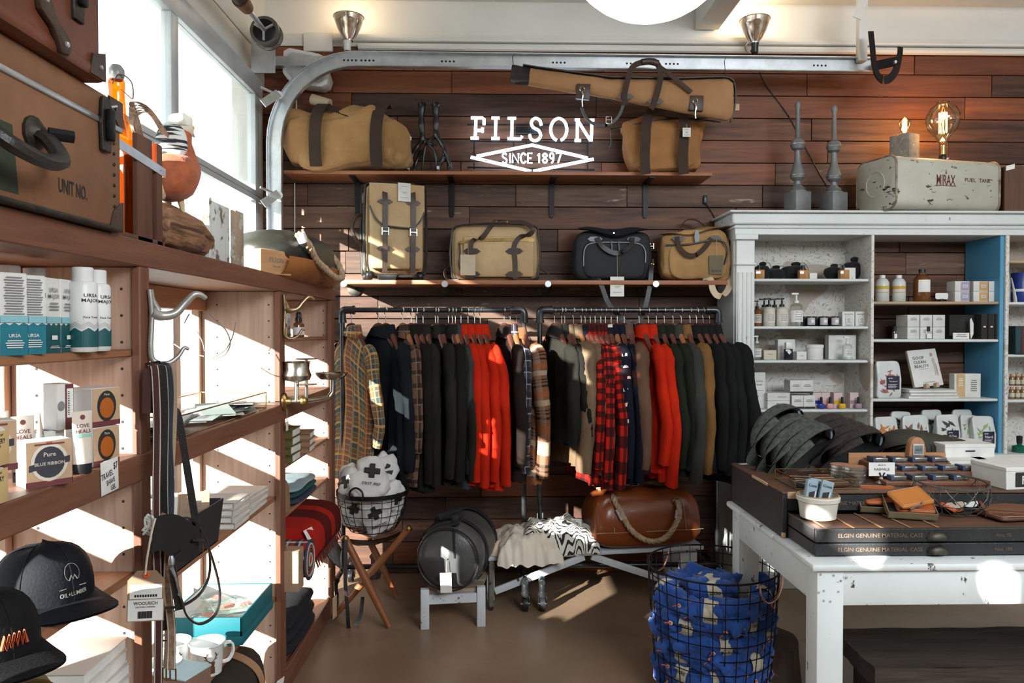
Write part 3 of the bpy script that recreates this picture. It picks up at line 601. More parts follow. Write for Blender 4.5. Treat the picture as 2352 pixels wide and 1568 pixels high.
for k, y in enumerate((1.545, 1.575)): carton((-.925, y-.02, Z2), .036, .05, .083, 60, card, ('nearer', 'farther')[k]+' slim white box with maroon foot behind the front tube', 'box', [('r', 0, .007, .036, .013, maroon), ('o', 0, .045, .01, .012, inkg), ('o', 0, .045, .009, .011, card)])
sg = T('price_card', 'handwritten TRAVEL SHAVE GEL $7 card on the thick shelf edge', 'sign', (-.818, 1.6, 1.14))
c0 = PX(252, 1096, -.8165)
MB().at(c0.x, c0.y, c0.z, rx=2).bx(-.0008, .0008, -.035, .035, -.032, .038).b('card', paper, sg, bev=.0003)
tm = MB()
for s_, dy, dz, h in (('TRAVEL', -.012, .008, .013), ('$7', .022, .023, .014), ('SHAVE', .002, -.008, .011), ('GEL', .012, -.022, .011)):
    tm.txt(s_, c0+V((.0014, dy, dz)), (0, 1, .13), (0, -.1, 1), h=h, w=h*.62*len(s_))
tm.b('handwriting', inkm, sg, smooth=False)
# caps on the third shelf
def snapback(loc, rz, label, m, logo, sc=1):
    """brim towards local -y"""
    t = T('baseball_cap', label, 'cap', (0, 0, 0)); r = .09
    def crown(a, b_):
        th = 2*pi*a; ph = b_*pi/2; fr = max(0, -sin(th)); return V((r*.94*cos(th)*cos(ph)**.62, r*1.1*sin(th)*cos(ph)**.62, .012+(.1+.012*fr)*sin(ph)**.85))
    MB().grid(crown, 32, 10, cu=True).b('crown', m, t, ang=60)
    MB().lathe([(.006, 0), (.006, .003), (0, .005)], (0, 0, .11), 10).b('button', m, t)
    for k in range(6): a = pi/6+k*pi/3; MB().tube([crown(a/2/pi, q/8)*1.004 for q in range(9)], .0011, 5).b('seam', m, t)
    def brim(a, b_):
        th = pi+pi*a; x = cos(th); y = sin(th); e = .004-.018*x*x*(b_); return V((x*r*(.94+.06*b_), y*r*1.08-b_*.085*(-y)**.6 if y < 0 else 0, .014+e-.004*b_))
    mb = MB().grid(brim, 24, 5); k0 = len(mb.v); mb.grid(lambda a, b_: brim(a, b_)-V((0, 0, .004)), 24, 5); mb.b('brim', m, t, ang=60)
    if logo == 'oil':
        lg = MB(); C = V((0, -r*1.06, .066))
        def pj(mb): mb.v = [V((v.x, -math.sqrt(max(.0001, 1-(v.x/(r*.94))**2))*r*1.1*max(.2, (1-min(.98, max(0, (v.z-.012)/.112)**1.18)**2))**.31-.003, v.z)) for v in mb.v]; return mb
        ring = [V((sin(a)*.014, 0, .073+cos(a)*.017)) for a in [(-2.4+4.8*k/18) for k in range(19)]]
        pj(MB().strap(ring, .003, .0008, Y3).tube([(-.008, 0, .06), (-.003, 0, .069), (0, 0, .062), (.003, 0, .069), (.008, 0, .06)], .0012, 4).txt('OIL+LUMBER', (0, 0, .035), X3, Z3, h=.008, w=.052).quad((-.026, 0, .045), (.026, 0, .045), (.026, 0, .0465), (-.026, 0, .0465))).b('logo', pl('cap print', (.5, .47, .42), .7), t, smooth=False)
    else:
        MB().tube([(-.02+.004*k, -r*1.12, .04+.02*(k % 2)) for k in range(11)], .0035, 6).b('logo', pl('rust embroidery', (.5, .09, .03), .7), t)
        pass
    return place(t, loc, rz, sc)
navycap = mat('black navy twill', (.007, .008, .012), (.0035, .004, .0065), rough=.75, spec=.25, ns=10, bump=.3, bs=200)
snapback((-.935, 1.545, .895), 62, 'black flat-brim cap with a small round white logo on the cap shelf', navycap, 'oil', 1.05)
snapback((-.885, 1.285, .895), 62, 'black cap with rust red stitched lettering at the left edge of the cap shelf', mat('black twill', (.005, .005, .006), rough=.8, spec=.25, bump=.3, bs=200), 'red', 1.0)
zb = T('zip_bag', 'olive zipped pouch standing on the lowest shelf below the caps', 'bag', (-.93, 1.3, .44))
MB().soft((-.93, 1.29, .64), .11, .2, .2, 4, 3, 30, 18, wr=.012, ws=6).b('bag_body', mat('olive cloth', (.15, .12, .06), rough=.8, bump=.3, bs=200), zb, ang=70)
MB().strap(smooth_path([(-.835, 1.12, .75), (-.85, 1.2, .815), (-.86, 1.3, .83), (-.85, 1.4, .80), (-.835, 1.46, .73)], 5), .012, .003, (1, 0, .3)).b('zip', brass, zb)
def book(loc, w, d, h, rz, label, cov, group=None, pages=paper, name='book'):
    t = T(name, label, 'book', (0, 0, 0), group)
    MB().bx(-w/2, w/2, -d/2, d/2, 0, .003).bx(-w/2, w/2, -d/2, d/2, h-.003, h).bx(-w/2, -w/2+.003, -d/2, d/2, .003, h-.003).b('cover', cov, t, bev=.0008)
    MB().bx(-w/2+.003, w/2-.004, -d/2+.004, d/2-.004, .003, h-.003).b('page_block', pages, t)
    return place(t, loc, rz)
for k in range(10): book((-.935+rs.uniform(-.008, .008), 1.655, .441+.03*k), .15, .2, .029, rs.uniform(-3, 3), f'pale book lying flat, {ORD[k]} from the bottom of the stack on the lowest shelf', (card, pl('pale book cover', (.62, .56, .5), .7))[k % 2])
# ---------------------------------------------------------------- bay 2: antler hook with belts
bone = mat('grey antler metal', (.42, .4, .37), (.3, .28, .26), rough=.35, metal=.5, ns=14, bump=.1)
bronze = mat('bronze antler', (.4, .28, .17), (.28, .18, .1), rough=.3, metal=.85, ns=14, bump=.1)
def antler_hook(name, label, m, y, z, k, tail):
    t = T(name, label, 'hook', (-.815, y, z)); B = V((-.815, y, z))
    q = lambda *a: [B+V((x*k, yy*k, zz*k)) for x, yy, zz in a]
    def tb(pts, r):
        pp = smooth_path(pts, 5); n = len(pp); rr = [r[0]+(r[-1]-r[0])*i/(n-1) for i in range(n)] if len(r) == 2 else [r[min(len(r)-1, int(i/(n-1)*(len(r)-1)))] for i in range(n)]; return MB().tube(pp, rr, 10)
    tb(q((0, -.005, .1), (.004, -.002, .05), (.006, 0, 0), (.005, -.004, -.06), (.004, -.008, -.12), (.008, -.004, -.165), (.03, .01, -.185)), (.009*k, .011*k)).b('stem', m, t)
    tb(q((.004, 0, .012), (.03, .03, -.0), (.07, .055, .01), (.10, .075, .05), (.13, .09, .085), (.15, .105, .085), (.165, .12, .072)), (.021*k, .009*k)).b('tine', m, t)
    tb(q((.004, 0, .1), (.005, .01, .06), (.02, .025, .018)), (.009*k, .013*k)).b('spur', m, t)
    if tail: tb(q((.03, .01, -.185), (.06, .03, -.18), (.085, .05, -.155), (.1, .065, -.125), (.115, .075, -.13)), (.011*k, .006*k)).b('lower_tine', m, t)
    MB().lathe([(.005, 0), (.004, .004), (0, .005)], B+V((.0, -.004*k, .09*k)), 8, X3).b('screw', brass, t)
    return t
hk = PX(345, 725, -.815)
antler_hook('antler_hook', 'grey antler coat hook with belts on the post by the white bottles', bone, hk.y, hk.z, .62, True)
hk2 = PX(652, 712, -.815)
antler_hook('antler_hook', 'bronze antler coat hook on the post beside the dropper bottles', bronze, hk2.y, hk2.z, .6, True)
def belt(label, y, x, z0, L, w, m, sway=0, stitch=None, wig=.004, t=.004):
    tt = T('belt', label, 'belt', (x, y, z0), 'belts hanging from the grey antler hook')
    pts = [V((x-.012, y, z0-.1)), V((x-.008, y, z0)), V((x, y, z0+.008)), V((x+.008, y, z0))]+[V((x+.01+sway*k/8, y+wig*sin(k*1.3), z0-L*k/8)) for k in range(1, 9)]
    pts = smooth_path(pts, 3); MB().strap(pts, w, t, (1, .3, 0)).b('band', m, tt)
    if stitch:
        e = V((.94, .3, 0))*(w/2-.002)
        for s_ in (-1, 1): MB().strap([p+e*s_+V((.0008, -.0026, 0)) for p in pts[6:]], .002, .001, (1, .3, 0)).b('edge_stitching', stitch, tt)
    MB().tube([pts[-1]+V((-w*.6, 0, 0)), pts[-1]+V((w*.6, 0, 0)), pts[-1]+V((w*.6, 0, -.025)), pts[-1]+V((-w*.6, 0, -.025))], .0025, 6, closed=True).b('buckle', brass, tt)
    return tt
ZH = PX(380, 846, -.79).z
cr_ = pl('cream stitching', (.6, .52, .42), .8)
for lab, u, yy, L, w, m_, sway, sti, wig in (('dark maroon belt with pale stitched edge hanging nearest the post', 348, 1.70, .74, .018, mat('maroon strap', (.06, .02, .02), rough=.5), 0, cr_, .004), ('black leather belt hanging in the middle of the antler hook', 363, 1.715, .6, .026, bkleather, .0, pl('grey stitching', (.3, .3, .3), .8), .004),
    ('slate blue leather belt hanging in front on the antler hook', 377, 1.73, .36, .018, mat('slate leather', (.035, .042, .05), rough=.4), 0, None, .004), ('tan webbing belt with serrated edge at the outer end of the antler hook', 389, 1.745, .7, .014, mat('tan web strap', (.42, .3, .21), rough=.9, bump=.5, bs=200), -.02, None, .006)):
    q = P(u, 848, yy); belt(lab, q.y, q.x, q.z, L, w, m_, sway, sti, wig)
q = P(400, 950, 1.76); belt('long black strap slanting towards the notebooks', q.y, q.x, q.z, .3, .016, bkleather, .045, None, 0)
q = P(372, 1195, 1.70); belt('brown woven belt ending low beside the mugs', q.y, q.x, q.z, .34, .018, mat('brown woven strap', (.16, .09, .06), (.3, .2, .14), rough=.9, ns=60, bump=.5, bs=200), .01, cr_, .006)
tw = T('wire_twig', 'thin curling wire twig hanging in the window behind the antler hook', 'twig', PX(500, 820, -1.05))
for pts in (((541, 740), (535, 770), (520, 800), (495, 818), (480, 822)), ((480, 722), (500, 740), (520, 760), (529, 790), (515, 815), (490, 824)), ((400, 790), (430, 808), (468, 818)), ((452, 760), (465, 785), (470, 806)), ((435, 720), (420, 748))): MB().tube(smooth_path([P(u, v, 2.6) for u, v in pts], 4), .0022, 5).b('stem', pl('grey twig', (.3, .27, .24), .8), tw)
# WOOLRICH tag, knotted cord, leash loop
tg = T('hang_tag', 'kraft swing tag with barcode sticker hanging below the belts', 'tag', (-.745, 1.62, .95))
A = P(335, 1370, 1.56)
MB().at(A.x, A.y, A.z, rz=12, ry=2).prism([(-.036, 0, -.052), (.036, 0, -.052), (.036, 0, .035), (.018, 0, .055), (-.018, 0, .055), (-.036, 0, .035)], (0, .0012, 0)).b('tag_card', pl('kraft card', (.3, .19, .12), .8), tg, smooth=False)
MB().at(A.x, A.y, A.z, rz=12, ry=2).bx(-.034, .034, -.0008, 0, -.05, -.006).bx(-.031, .031, -.0008, 0, -.004, .026).b('sticker', paper, tg, smooth=False)
MB().at(A.x, A.y, A.z, rz=12, ry=2).txt('WOOLRICH', (0, -.0014, -.013), X3, Z3, h=.007, w=.046).txt('LEATHER HARNESS', (0, -.0014, -.021), X3, Z3, h=.0032).b('lettering', inkm, tg, smooth=False)
bc = MB().at(A.x, A.y, A.z, rz=12, ry=2)
for k in range(16): bc.quad(*[(-.014+k*.0018+dx*(.0005+.0004*(k % 3)), -.0014, z) for dx, z in ((-1, -.045), (1, -.045), (1, -.03), (-1, -.03))])
for k in range(9): bc.quad(*[(-.02+k*.005+dx*.0018, -.0014, z) for dx, z in ((-1, .0), (1, .0), (1, .005), (-1, .005))])
bc.b('barcode', inkm, tg, smooth=False)
MB().at(A.x, A.y, A.z, rz=12, ry=2).lathe([(.007, -.001), (.007, .002), (.003, .002), (.003, -.001)], (0, -.001, .047), 14, Y3).b('orange_eyelet', pl('orange paper', (.7, .12, .02), .7), tg)
MB().tube(smooth_path([A+V((0, -.002, .047)), A+V((.003, .0, .08)), A+V((.008, .01, .13)), A+V((.012, .02, .16))], 4), .0022, 6).b('tag_string', pl('cream cord', (.6, .5, .4), .9), tg)
K = P(345, 1208, 1.64)
kn = MB()
for k in range(5): 
    r0 = random.Random(k); kn.tube(smooth_path([K+V((r0.uniform(-.016, .016), r0.uniform(-.008, .008), r0.uniform(-.025, .025))) for _ in range(6)], 5, True), .0028, 6, closed=True)
kn.b('knotted_cord', pl('white cord', (.6, .58, .54), .9), None, 'knotted white cord tied round the post below the belts', 'cord', loc=K)
ls = T('leash', 'black leather leash looped in a big circle with a wide collar strap', 'leash', P(480, 1330, 1.72))
lp = [P(u, v, y) for u, v, y in ((362, 1225, 1.66), (400, 1195, 1.70), (440, 1192, 1.74), (475, 1240, 1.77), (482, 1310, 1.77), (462, 1360, 1.75), (420, 1390, 1.70), (375, 1396, 1.66))]
MB().strap(smooth_path(lp, 5), .009, .004, (.6, -1, .1)).b('loop', bkleather, ls)
lp = [P(u, v, y) for u, v, y in ((440, 1240, 1.7), (470, 1245, 1.73), (490, 1290, 1.75), (505, 1360, 1.75), (495, 1410, 1.73), (460, 1432, 1.70), (430, 1415, 1.67), (418, 1380, 1.66), (405, 1330, 1.66), (395, 1290, 1.67), (415, 1265, 1.68))]
MB().strap(smooth_path(lp, 5), .011, .004, (.6, -1, .1)).b('loop', bkleather, ls)
MB().strap(smooth_path([P(352, 1228, 1.62), P(390, 1222, 1.66), P(430, 1250, 1.70), P(455, 1240, 1.74)], 5), [.08]*16, .004, (.1, -.2, 1)).b('collar_band', mat('black felt', (.012, .011, .01), rough=.9), ls)
MB().lathe([(.006, 0), (.007, .01), (.004, .02)], P(394, 1296, 1.66), 10).b('clip', steel, ls)
MB().strap(smooth_path([P(396, 1300, 1.665), P(402, 1345, 1.665), P(412, 1400, 1.665)], 5), .016, .004, (1, .2, 0)).b('strap_end', bkleather, ls)
# ---------------------------------------------------------------- bay 2, thick shelf: papers and glass tray
def sheet_stack(name, label, c, w, d, n, m, cat, rz=0, dz=.004, j=.02, curl=.0, group=None):
    t = T(name, label, cat, (0, 0, 0), group)
    for k in range(n):
        a = rs.uniform(-8, 8); x, y = rs.uniform(-j, j), rs.uniform(-j, j)
        MB().at(x, y, dz*k, rz=a).grid(lambda p, q: V(((p-.5)*w, (q-.5)*d, .001+curl*((p-.5)**2*2+(q-.5)**2)+.002*sin(p*5+k))), 6, 6).at(x, y, dz*k, rz=a).grid(lambda p, q: V(((p-.5)*w, (q-.5)*d, curl*((p-.5)**2*2+(q-.5)**2)+.002*sin(p*5+k)-dz*.6)), 6, 6).b('sheet', m, t)
    return place(t, c, rz)
c = PX(440, 975, -.93); sheet_stack('newspaper_pile', 'loose pile of white newspapers near the belts on the thick shelf', (-.93, 2.02, Z2+.006), .16, .3, 6, paper, 'papers', 8, .006, .02, .02)
cards = T('card_pile', 'fanned pile of printed greeting cards in the brass glass tray', 'cards', (-.95, 2.45, Z2+.01))
cdk = [pl('printed card a', (.5, .48, .45), .6), pl('printed card b', (.34, .4, .38), .6), card]
for k in range(12):
    mb = MB().at(-.93+rs.uniform(-.04, .05), 2.3+.035*k+rs.uniform(-.02, .02), Z2+.012+.005*(k % 5), rz=rs.uniform(-25, 40), rx=rs.uniform(-3, 9)); mb.box(0, 0, .0, .1, .15, .0015); mb.b('greeting_card', cdk[k % 3], cards)
    if k % 2: 
        o2 = MB(); o2.m = mb.m; o2.quad((-.02, -.04, .0012), (.02, -.04, .0012), (.02, .02, .0012), (-.02, .02, .0012)); o2.b('picture', inkg, cards, smooth=False)
gt = T('glass_tray', 'long brass-edged glass tray holding greeting cards', 'tray', (-.95, 2.5, Z2))
def wire_box(par, x0, x1, y0, y1, z0, z1, r, m, gm, skip=()):
    for a, b_ in ((x0, x1), (y0, y1)): pass
    for z in (z0, z1): MB().tube([(x0, y0, z), (x1, y0, z), (x1, y1, z), (x0, y1, z)], r, 5, closed=True).b('edge_frame', m, par)
    for x, y in ((x0, y0), (x1, y0), (x1, y1), (x0, y1)): MB().tube([(x, y, z0), (x, y, z1)], r, 5).b('edge_frame', m, par)
    MB().quad((x0, y0, z0), (x1, y0, z0), (x1, y0, z1), (x0, y0, z1)).quad((x0, y1, z0), (x1, y1, z0), (x1, y1, z1), (x0, y1, z1)).quad((x0, y0, z0), (x0, y1, z0), (x0, y1, z1), (x0, y0, z1)).quad((x1, y0, z0), (x1, y1, z0), (x1, y1, z1), (x1, y0, z1)).b('glass_side', gm, par, smooth=False)
wire_box(gt, -1.07, -.835, 1.95, 2.72, Z2+.003, Z2+.06, .0022, brass, clearglass)
gc = carton((-.985, 1.87, Z2), .06, .012, .1, 60, pl('grey card', (.42, .46, .45), .7), 'grey card with a flying goose silhouette behind the newspapers', 'card', [('p', [(-.012, .07), (0, .064), (.016, .06), (.004, .056)], inkm), ('p', [(.0, .062), (.02, .04), (.012, .038)], inkm)], name='picture_card')
lathe_thing('paper_cup', 'small paper cup with a red flower print by the newspapers', 'cup', (-.90, 1.80, Z2), [('cup_wall', [(.02, 0), (.026, .075), (.0275, .077), (.025, .075), (.019, .003)], paper), ('flower_band', [(.0245, .03), (.0265, .055)], pl('floral red', (.55, .16, .14), .6))])
# swing arm shaving fixture on the post
sw = T('shaving_fixture', 'nickel swing-arm shaving fixture with cup and soap dish on the second post', 'fixture', (-.815, 2.85, 1.18))
nick = pl('nickel', (.62, .58, .5), .22, metal=1)
w0 = PX(652, 922, -.818); ya = w0.y; za = w0.z
MB().lathe([(.036, 0), (.034, .006), (.02, .012), (.012, .03)], w0, 18, X3).b('wall_plate', brass, sw)
a1 = w0+V((.07, .02, 0)); a2 = w0+V((.14, .15, .003))
MB().tube([w0, a1, a1+V((.02, .03, 0)), a2], .009, 10).b('arm', nick, sw); MB().ell(a1, .018, .018, .02).b('knuckle', brass, sw)
c1 = w0+V((.045, .02, .04))
MB().tube([w0+V((.045, .012, 0)), c1+V((0, 0, .035))], .009, 10).b('arm', nick, sw)
MB().lathe([(.012, .0), (.05, .008), (.056, .025), (.047, .05), (.049, .075), (.054, .08), (.051, .08), (.044, .07), (.04, .02), (0, .012)], c1+V((0, 0, .035)), 24).b('cup', nick, sw)
MB().tube([a2, a2+V((.012, .01, .02)), a2+V((.012, .01, .07))], .009, 10).b('arm', nick, sw)
MB().lathe([(.0, 0), (.045, .004), (.062, .02), (.066, .03), (.06, .028), (.05, .012), (0, .008)], a2+V((.01, .01, .07)), 24).b('soap_dish', nick, sw)
MB().tube([a1+V((.01, .01, 0)), a1+V((.01, .01, .16))], .007, 10).b('arm', nick, sw)
MB().lathe([(.0, 0), (.04, .003), (.042, .007), (0, .007)], a1+V((.01, .01, .06)), 18).lathe([(.0, 0), (.04, .003), (.042, .006), (0, .006)], a1+V((.01, .01, .16)), 18).b('brush_ring', nick, sw)
MB().tube([w0+V((.012, 0, -.03)), w0+V((.012, 0, -.075))], .0015, 5).b('tag_string', string, sw); MB().at(w0.x+.012, w0.y, w0.z-.095).box(0, 0, 0, .001, .028, .036).b('price_tag', paper, sw)
# bay 2 lower shelf: notebook trough, sketchbooks
ZL = .816
nb = T('notebook_box', 'black sloping cardboard trough of notebooks on the lower shelf', 'box', (-.93, 2.05, ZL))
cbk = mat('black card', (.02, .018, .017), rough=.8, bump=.1)
a = (-.845, 1.78, ZL); 
for pts, e in (([(-.842, 1.80, ZL), (-.842, 2.26, ZL), (-.842, 2.31, ZL+.12), (-.842, 1.75, ZL+.12)], (-.003, 0, 0)), ([(-1.03, 1.80, ZL), (-1.03, 2.26, ZL), (-1.03, 2.31, ZL+.12), (-1.03, 1.75, ZL+.12)], (-.003, 0, 0)), ([(-.842, 2.26, ZL), (-1.03, 2.26, ZL), (-1.03, 2.31, ZL+.12), (-.842, 2.31, ZL+.12)], (0, .003, 0)), ([(-.842, 1.80, ZL), (-1.03, 1.80, ZL), (-1.03, 1.75, ZL+.12), (-.842, 1.75, ZL+.12)], (0, -.003, 0)), ([(-.842, 1.80, ZL), (-1.03, 1.80, ZL), (-1.03, 2.26, ZL), (-.842, 2.26, ZL)], (0, 0, .003))):
    MB().prism(pts, e).b('box_side', cbk, nb, smooth=False)
nbk = [pl('kraft notebook', (.42, .28, .19), .8), pl('grey notebook', (.45, .43, .4), .8), paper]
for k in range(14):
    t = T('notebook', 'kraft pocket notebook facing out at the far end of the black trough' if k == 13 else f'pocket notebook in the black trough, {ORD[k]} from the front edge', 'notebook', (0, 0, 0), None if k == 13 else 'notebooks filed in the black trough')
    MB().bx(-.042, .042, -.003, .003, 0, .145).b('cover', nbk[0 if k == 13 else k % 3], t, bev=.001)
    if k == 13: MB().txt('FIELD', (0, -.0035, .105), X3, Z3, h=.012).txt('NOTES', (0, -.0035, .085), X3, Z3, h=.012).b('lettering', inkg, t, smooth=False)
    if k == 13: MB().quad((-.042, -.0034, .02), (.042, -.0034, .02), (.042, -.0034, .05), (-.042, -.0034, .05)).b('white_band', paper, t, smooth=False)
    place(t, (-.985 if k < 13 else -.905, 2.24-.022*(13-k) if k < 13 else 2.235, ZL+.008+.002*(k % 3)), 14, rx=-(10+k*.6))
skb = pl('pale book cover', (.62, .56, .5), .7)
for k in range(4): book((-.93, 2.46, ZL+.022*k), .19, .14, .021, rs.uniform(-4, 4)+180, f'pale sketchbook, {("bottom", "second", "third", "top")[k]} of the stack right behind the notebook trough', skb)
for k in range(3): book((-.945, 2.66, ZL+.022*k), .2, .2, .021, rs.uniform(-4, 4)+180, f'pale sketchbook, {("bottom", "middle", "top")[k]} of the far stack beside the panel', skb)
lathe_thing('glass_jar', 'small clear jar standing behind the sketchbooks against the window', 'jar', (-1.06, 2.38, ZL), [('jar_wall', [(.03, 0), (.032, .005), (.032, .09), (.027, .1), (.027, .115)], clearglass)])
# mug shelf: teal box, mugs
ZM = .428
tb = T('gift_box', 'open teal gift box with white lining on the mug shelf', 'box', (-.93, 2.15, ZM))
tealbox = mat('teal paper board', (.006, .135, .16), (.005, .11, .135), rough=.6, bump=.1, bs=200)
bx0, bx1, by0, by1, bz = -1.075, -.825, 2.42, 2.75, ZM+.092
for A_ in ((bx0, bx1, by0, by0+.006), (bx0, bx1, by1-.006, by1), (bx0, bx0+.006, by0, by1), (bx1-.006, bx1, by0, by1)):
    MB().bx(*A_, ZM+.03, bz).b('box_side', tealbox, tb, bev=.001)
MB().bx(bx0-.003, bx1+.003, by0-.003, by1+.003, ZM+.001, ZM+.03).b('box_tray', tealbox, tb, bev=.002)
for A_ in ((bx0+.006, bx1-.006, by0+.006, by0+.008), (bx0+.006, bx1-.006, by1-.008, by1-.006), (bx0+.006, bx0+.008, by0+.006, by1-.006), (bx1-.008, bx1-.006, by0+.006, by1-.006)):
    MB().bx(*A_, ZM+.034, bz-.003).b('white_lining', paper, tb)
MB().bx(bx0+.006, bx1-.006, by0+.006, by1-.006, ZM+.03, ZM+.034).b('white_lining', paper, tb)
redpic = pl('pink stag print', (.5, .2, .16), .5)
for k, (x, y, rz, w) in enumerate(((-.90, 2.52, 15, .1), (-.93, 2.6, 30, .11), (-.89, 2.66, 8, .1), (-1.0, 2.68, 50, .09), (-.985, 2.56, 70, .09))):
    t = T('glass_dish', f'clear glass dish with pink print in the teal box, {("nearest the corner", "second from front", "at the shelf edge", "at the far end", "by the window")[k]}', 'dish', (0, 0, 0))
    MB().bx(-w/2, w/2, -w/2, w/2, 0, .012).b('dish_body', glass('pale glass', (.93, .97, .96), .1), t, bev=.006)
    MB().tube([(-w/2, -w/2, .014), (w/2, -w/2, .014), (w/2, w/2, .014), (-w/2, w/2, .014)], .004, 6, closed=True).b('dish_rim', glass('pale glass', (.93, .97, .96), .1), t)
    MB().prism([(-.02, -.025, .0126), (.01, -.03, .0126), (.022, .0, .0126), (.005, .03, .0126), (-.018, .015, .0126)], (0, 0, .0005)).b('stag_print', redpic, t, smooth=False)
    place(t, (x, y, ZM+.036+.018*(k in (1, 3))), rz, rx=0)
lathe_thing('glass_paperweight', 'round clear glass paperweight in the near corner of the teal box', 'paperweight', (-1.0, 2.475, ZM+.036), [('glass_body', [(.0, 0), (.022, .002), (.012, .015), (.028, .03), (.03, .042), (.022, .052), (0, .054)], glass('pale glass', (.93, .97, .96), .1))])
enamel = mat('white enamel', (.74, .76, .75), rough=.16, bump=0, coat=.3)
def mug(loc, rz, label, sc=1, stag=True):
    t = T('mug', label, 'mug', (0, 0, 0), 'white enamel stag mugs')
    MB().lathe([(.030, 0), (.036, .004), (.042, .078), (.0455, .083), (.0445, .086), (.0415, .082), (.039, .07), (.034, .008), (0, .006)], n=28).b('cup_wall', enamel, t)
    MB().strap(smooth_path([(.039, 0, .07), (.062, 0, .068), (.066, 0, .045), (.055, 0, .024), (.038, 0, .022)], 5), .012, .005, Y3).b('handle', enamel, t)
    def wrap(mb): mb.v = [V((sin(v.x/.037)*(.0362+.085*v.z+.0006), -cos(v.x/.037)*(.0362+.085*v.z+.0006), v.z)) for v in mb.v]; return mb
    brn = pl('stag brown', (.12, .045, .02), .6)
    wrap(MB().quad((-.008, 0, .012), (.010, 0, .012), (.009, 0, .03), (-.004, 0, .03)).quad((-.006, 0, .028), (.007, 0, .028), (.009, 0, .044), (-.008, 0, .044)).quad((-.011, 0, .038), (-.006, 0, .035), (-.006, 0, .042), (-.012, 0, .043))).b('stag_print', brn, t, smooth=False)
    an = MB()
    for s_ in (-1, 1):
        for pts in ([(.002, .044), (.009, .05), (.012, .06), (.009, .068)], [(.01, .055), (.016, .062)], [(.008, .05), (.015, .052)]): an.strap([V((s_*x, 0, z)) for x, z in pts], .002, .0003, X3)
    wrap(an).b('antler_print', brn, t, smooth=False)
    return place(t, loc, rz, sc)
m1 = PZ(478, 1545, ZM); mug((-.862, 2.225, ZM), 35, 'white enamel mug with a stag, standing at the shelf edge before the teal box', 1.14)
mug((-.965, 2.23, ZM), 30, 'white enamel mug with a stag, tucked behind the belts', 1.14)
carton((-.875, 2.07, ZM), .1, .12, .085, 70, pl('brown carton', (.22, .13, .09), .7), 'low brown carton with a blue and white top before the mugs', 'box', (), lid=(.004, pl('pale blue label', (.45, .62, .66), .5)))
lathe_thing('mug', 'white enamel mug behind the low brown carton', 'mug', (-.94, 2.11, ZM), [('cup_wall', [(.032, 0), (.038, .004), (.046, .084), (.0485, .09), (.045, .088), (.036, .01), (0, .008)], enamel)])
cb = T('canvas_holdall', 'dark brown canvas holdall with tan webbing straps under the mug shelf', 'bag', (-.93, 2.2, .085))
MB().soft((-.945, 2.3, .225), .15, .42, .145, 3.5, 3, 34, 18, wr=.012, ws=6).b('bag_body', mat('dark brown canvas', (.035, .024, .018), (.025, .018, .014), rough=.75, bump=.3, bs=200), cb, ang=70)
for y in (2.12, 2.5): MB().strap(smooth_path([(-.98, y-.02, .372), (-.88, y-.01, .368), (-.80, y, .31), (-.785, y+.02, .2), (-.80, y+.01, .11)], 5), .04, .003, Y3).b('webbing_strap', mat('tan webbing', (.4, .22, .12), rough=.8, bump=.3, bs=200), cb)
MB().at(-.775, 2.66, .17, rz=70, rx=10).box(0, 0, 0, .045, .001, .07).b('price_tag', paper, cb); MB().at(-.775, 2.56, .11, rz=80, rx=10).box(0, 0, 0, .045, .001, .07).b('price_tag', paper, cb)
# ---------------------------------------------------------------- bay 3
Z3a = 1.423
drop = mat('amber dropper glass', (.16, .055, .012), rough=.08, bump=0, coat=.5)
for k, (y, x, lab) in enumerate(((3.02, -.862, 'amber dropper bottle standing alone under the bronze antler'), (3.28, -.866, 'amber dropper bottle, left of the pair on the top cubby shelf'), (3.345, -.875, 'amber dropper bottle with white label, right of the pair on the top cubby shelf'))):
    t = lathe_thing('dropper_bottle', lab, 'bottle', (x, y, Z3a), [('bottle_body', [(.0, 0), (.02, .002), (.021, .005), (.021, .055), (.018, .063), (.009, .068), (.009, .075)], drop), ('collar', [(.0115, .07), (.0115, .086), (.0105, .088)], blackplastic), ('bulb', [(.008, .086), (.0085, .1), (.006, .112), (0, .116)], blackplastic), ('paper_label', [(.0213, .012), (.0213, .046)], card if k else kraft)], 'amber dropper bottles')
for k in range(6):
    carton((-.965, 2.93+k*.095, Z3a), .06, .05, .11, 90, card, f'white tincture carton, number {("one", "two", "three", "four", "five", "six")[k]} in the row behind the dropper bottles', 'box', [('t', 'URSA', 0, .085, .008, inkg), ('t', 'MAJOR', 0, .073, .008, inkg), ('l', 0, .045, .04, .02, 3, inkg), ('r', 0, .012, .058, .012, kraft)], 'white cartons behind the dropper bottles')
carton((-.90, 2.96, Z2), .05, .05, .1, 90, card, 'teal and white small carton behind the shaving fixture', 'box', [('r', 0, .03, .05, .03, teal), ('r', 0, .08, .05, .012, tealm)])
carton((-.93, 3.06, Z2), .05, .05, .12, 90, glass('pale glass', (.93, .97, .96), .1), 'clear acrylic block behind the shaving fixture', 'block')
Zg = .913
tumb = T('glass_tumbler', 'tall clear glass tumbler beside the green books', 'glass', (0, 0, 0))
MB().lathe([(.032, 0), (.033, .01), (.037, .15), (.034, .15), (.03, .015), (0, .012)], n=24).b('glass_wall', glass('pale glass', (.93, .97, .96), .1), tumb); place(tumb, (-.865, 2.915, Zg))
gbook = mat('olive book cloth', (.12, .1, .025), rough=.7, bump=.2, bs=200)
for k in range(4): book((-.925, 3.1, Zg+.0345*k), .14, .2, .034, 88+rs.uniform(-3, 3), f'olive green book, {("bottom", "second", "third", "top")[k]} of the stack of four', gbook)
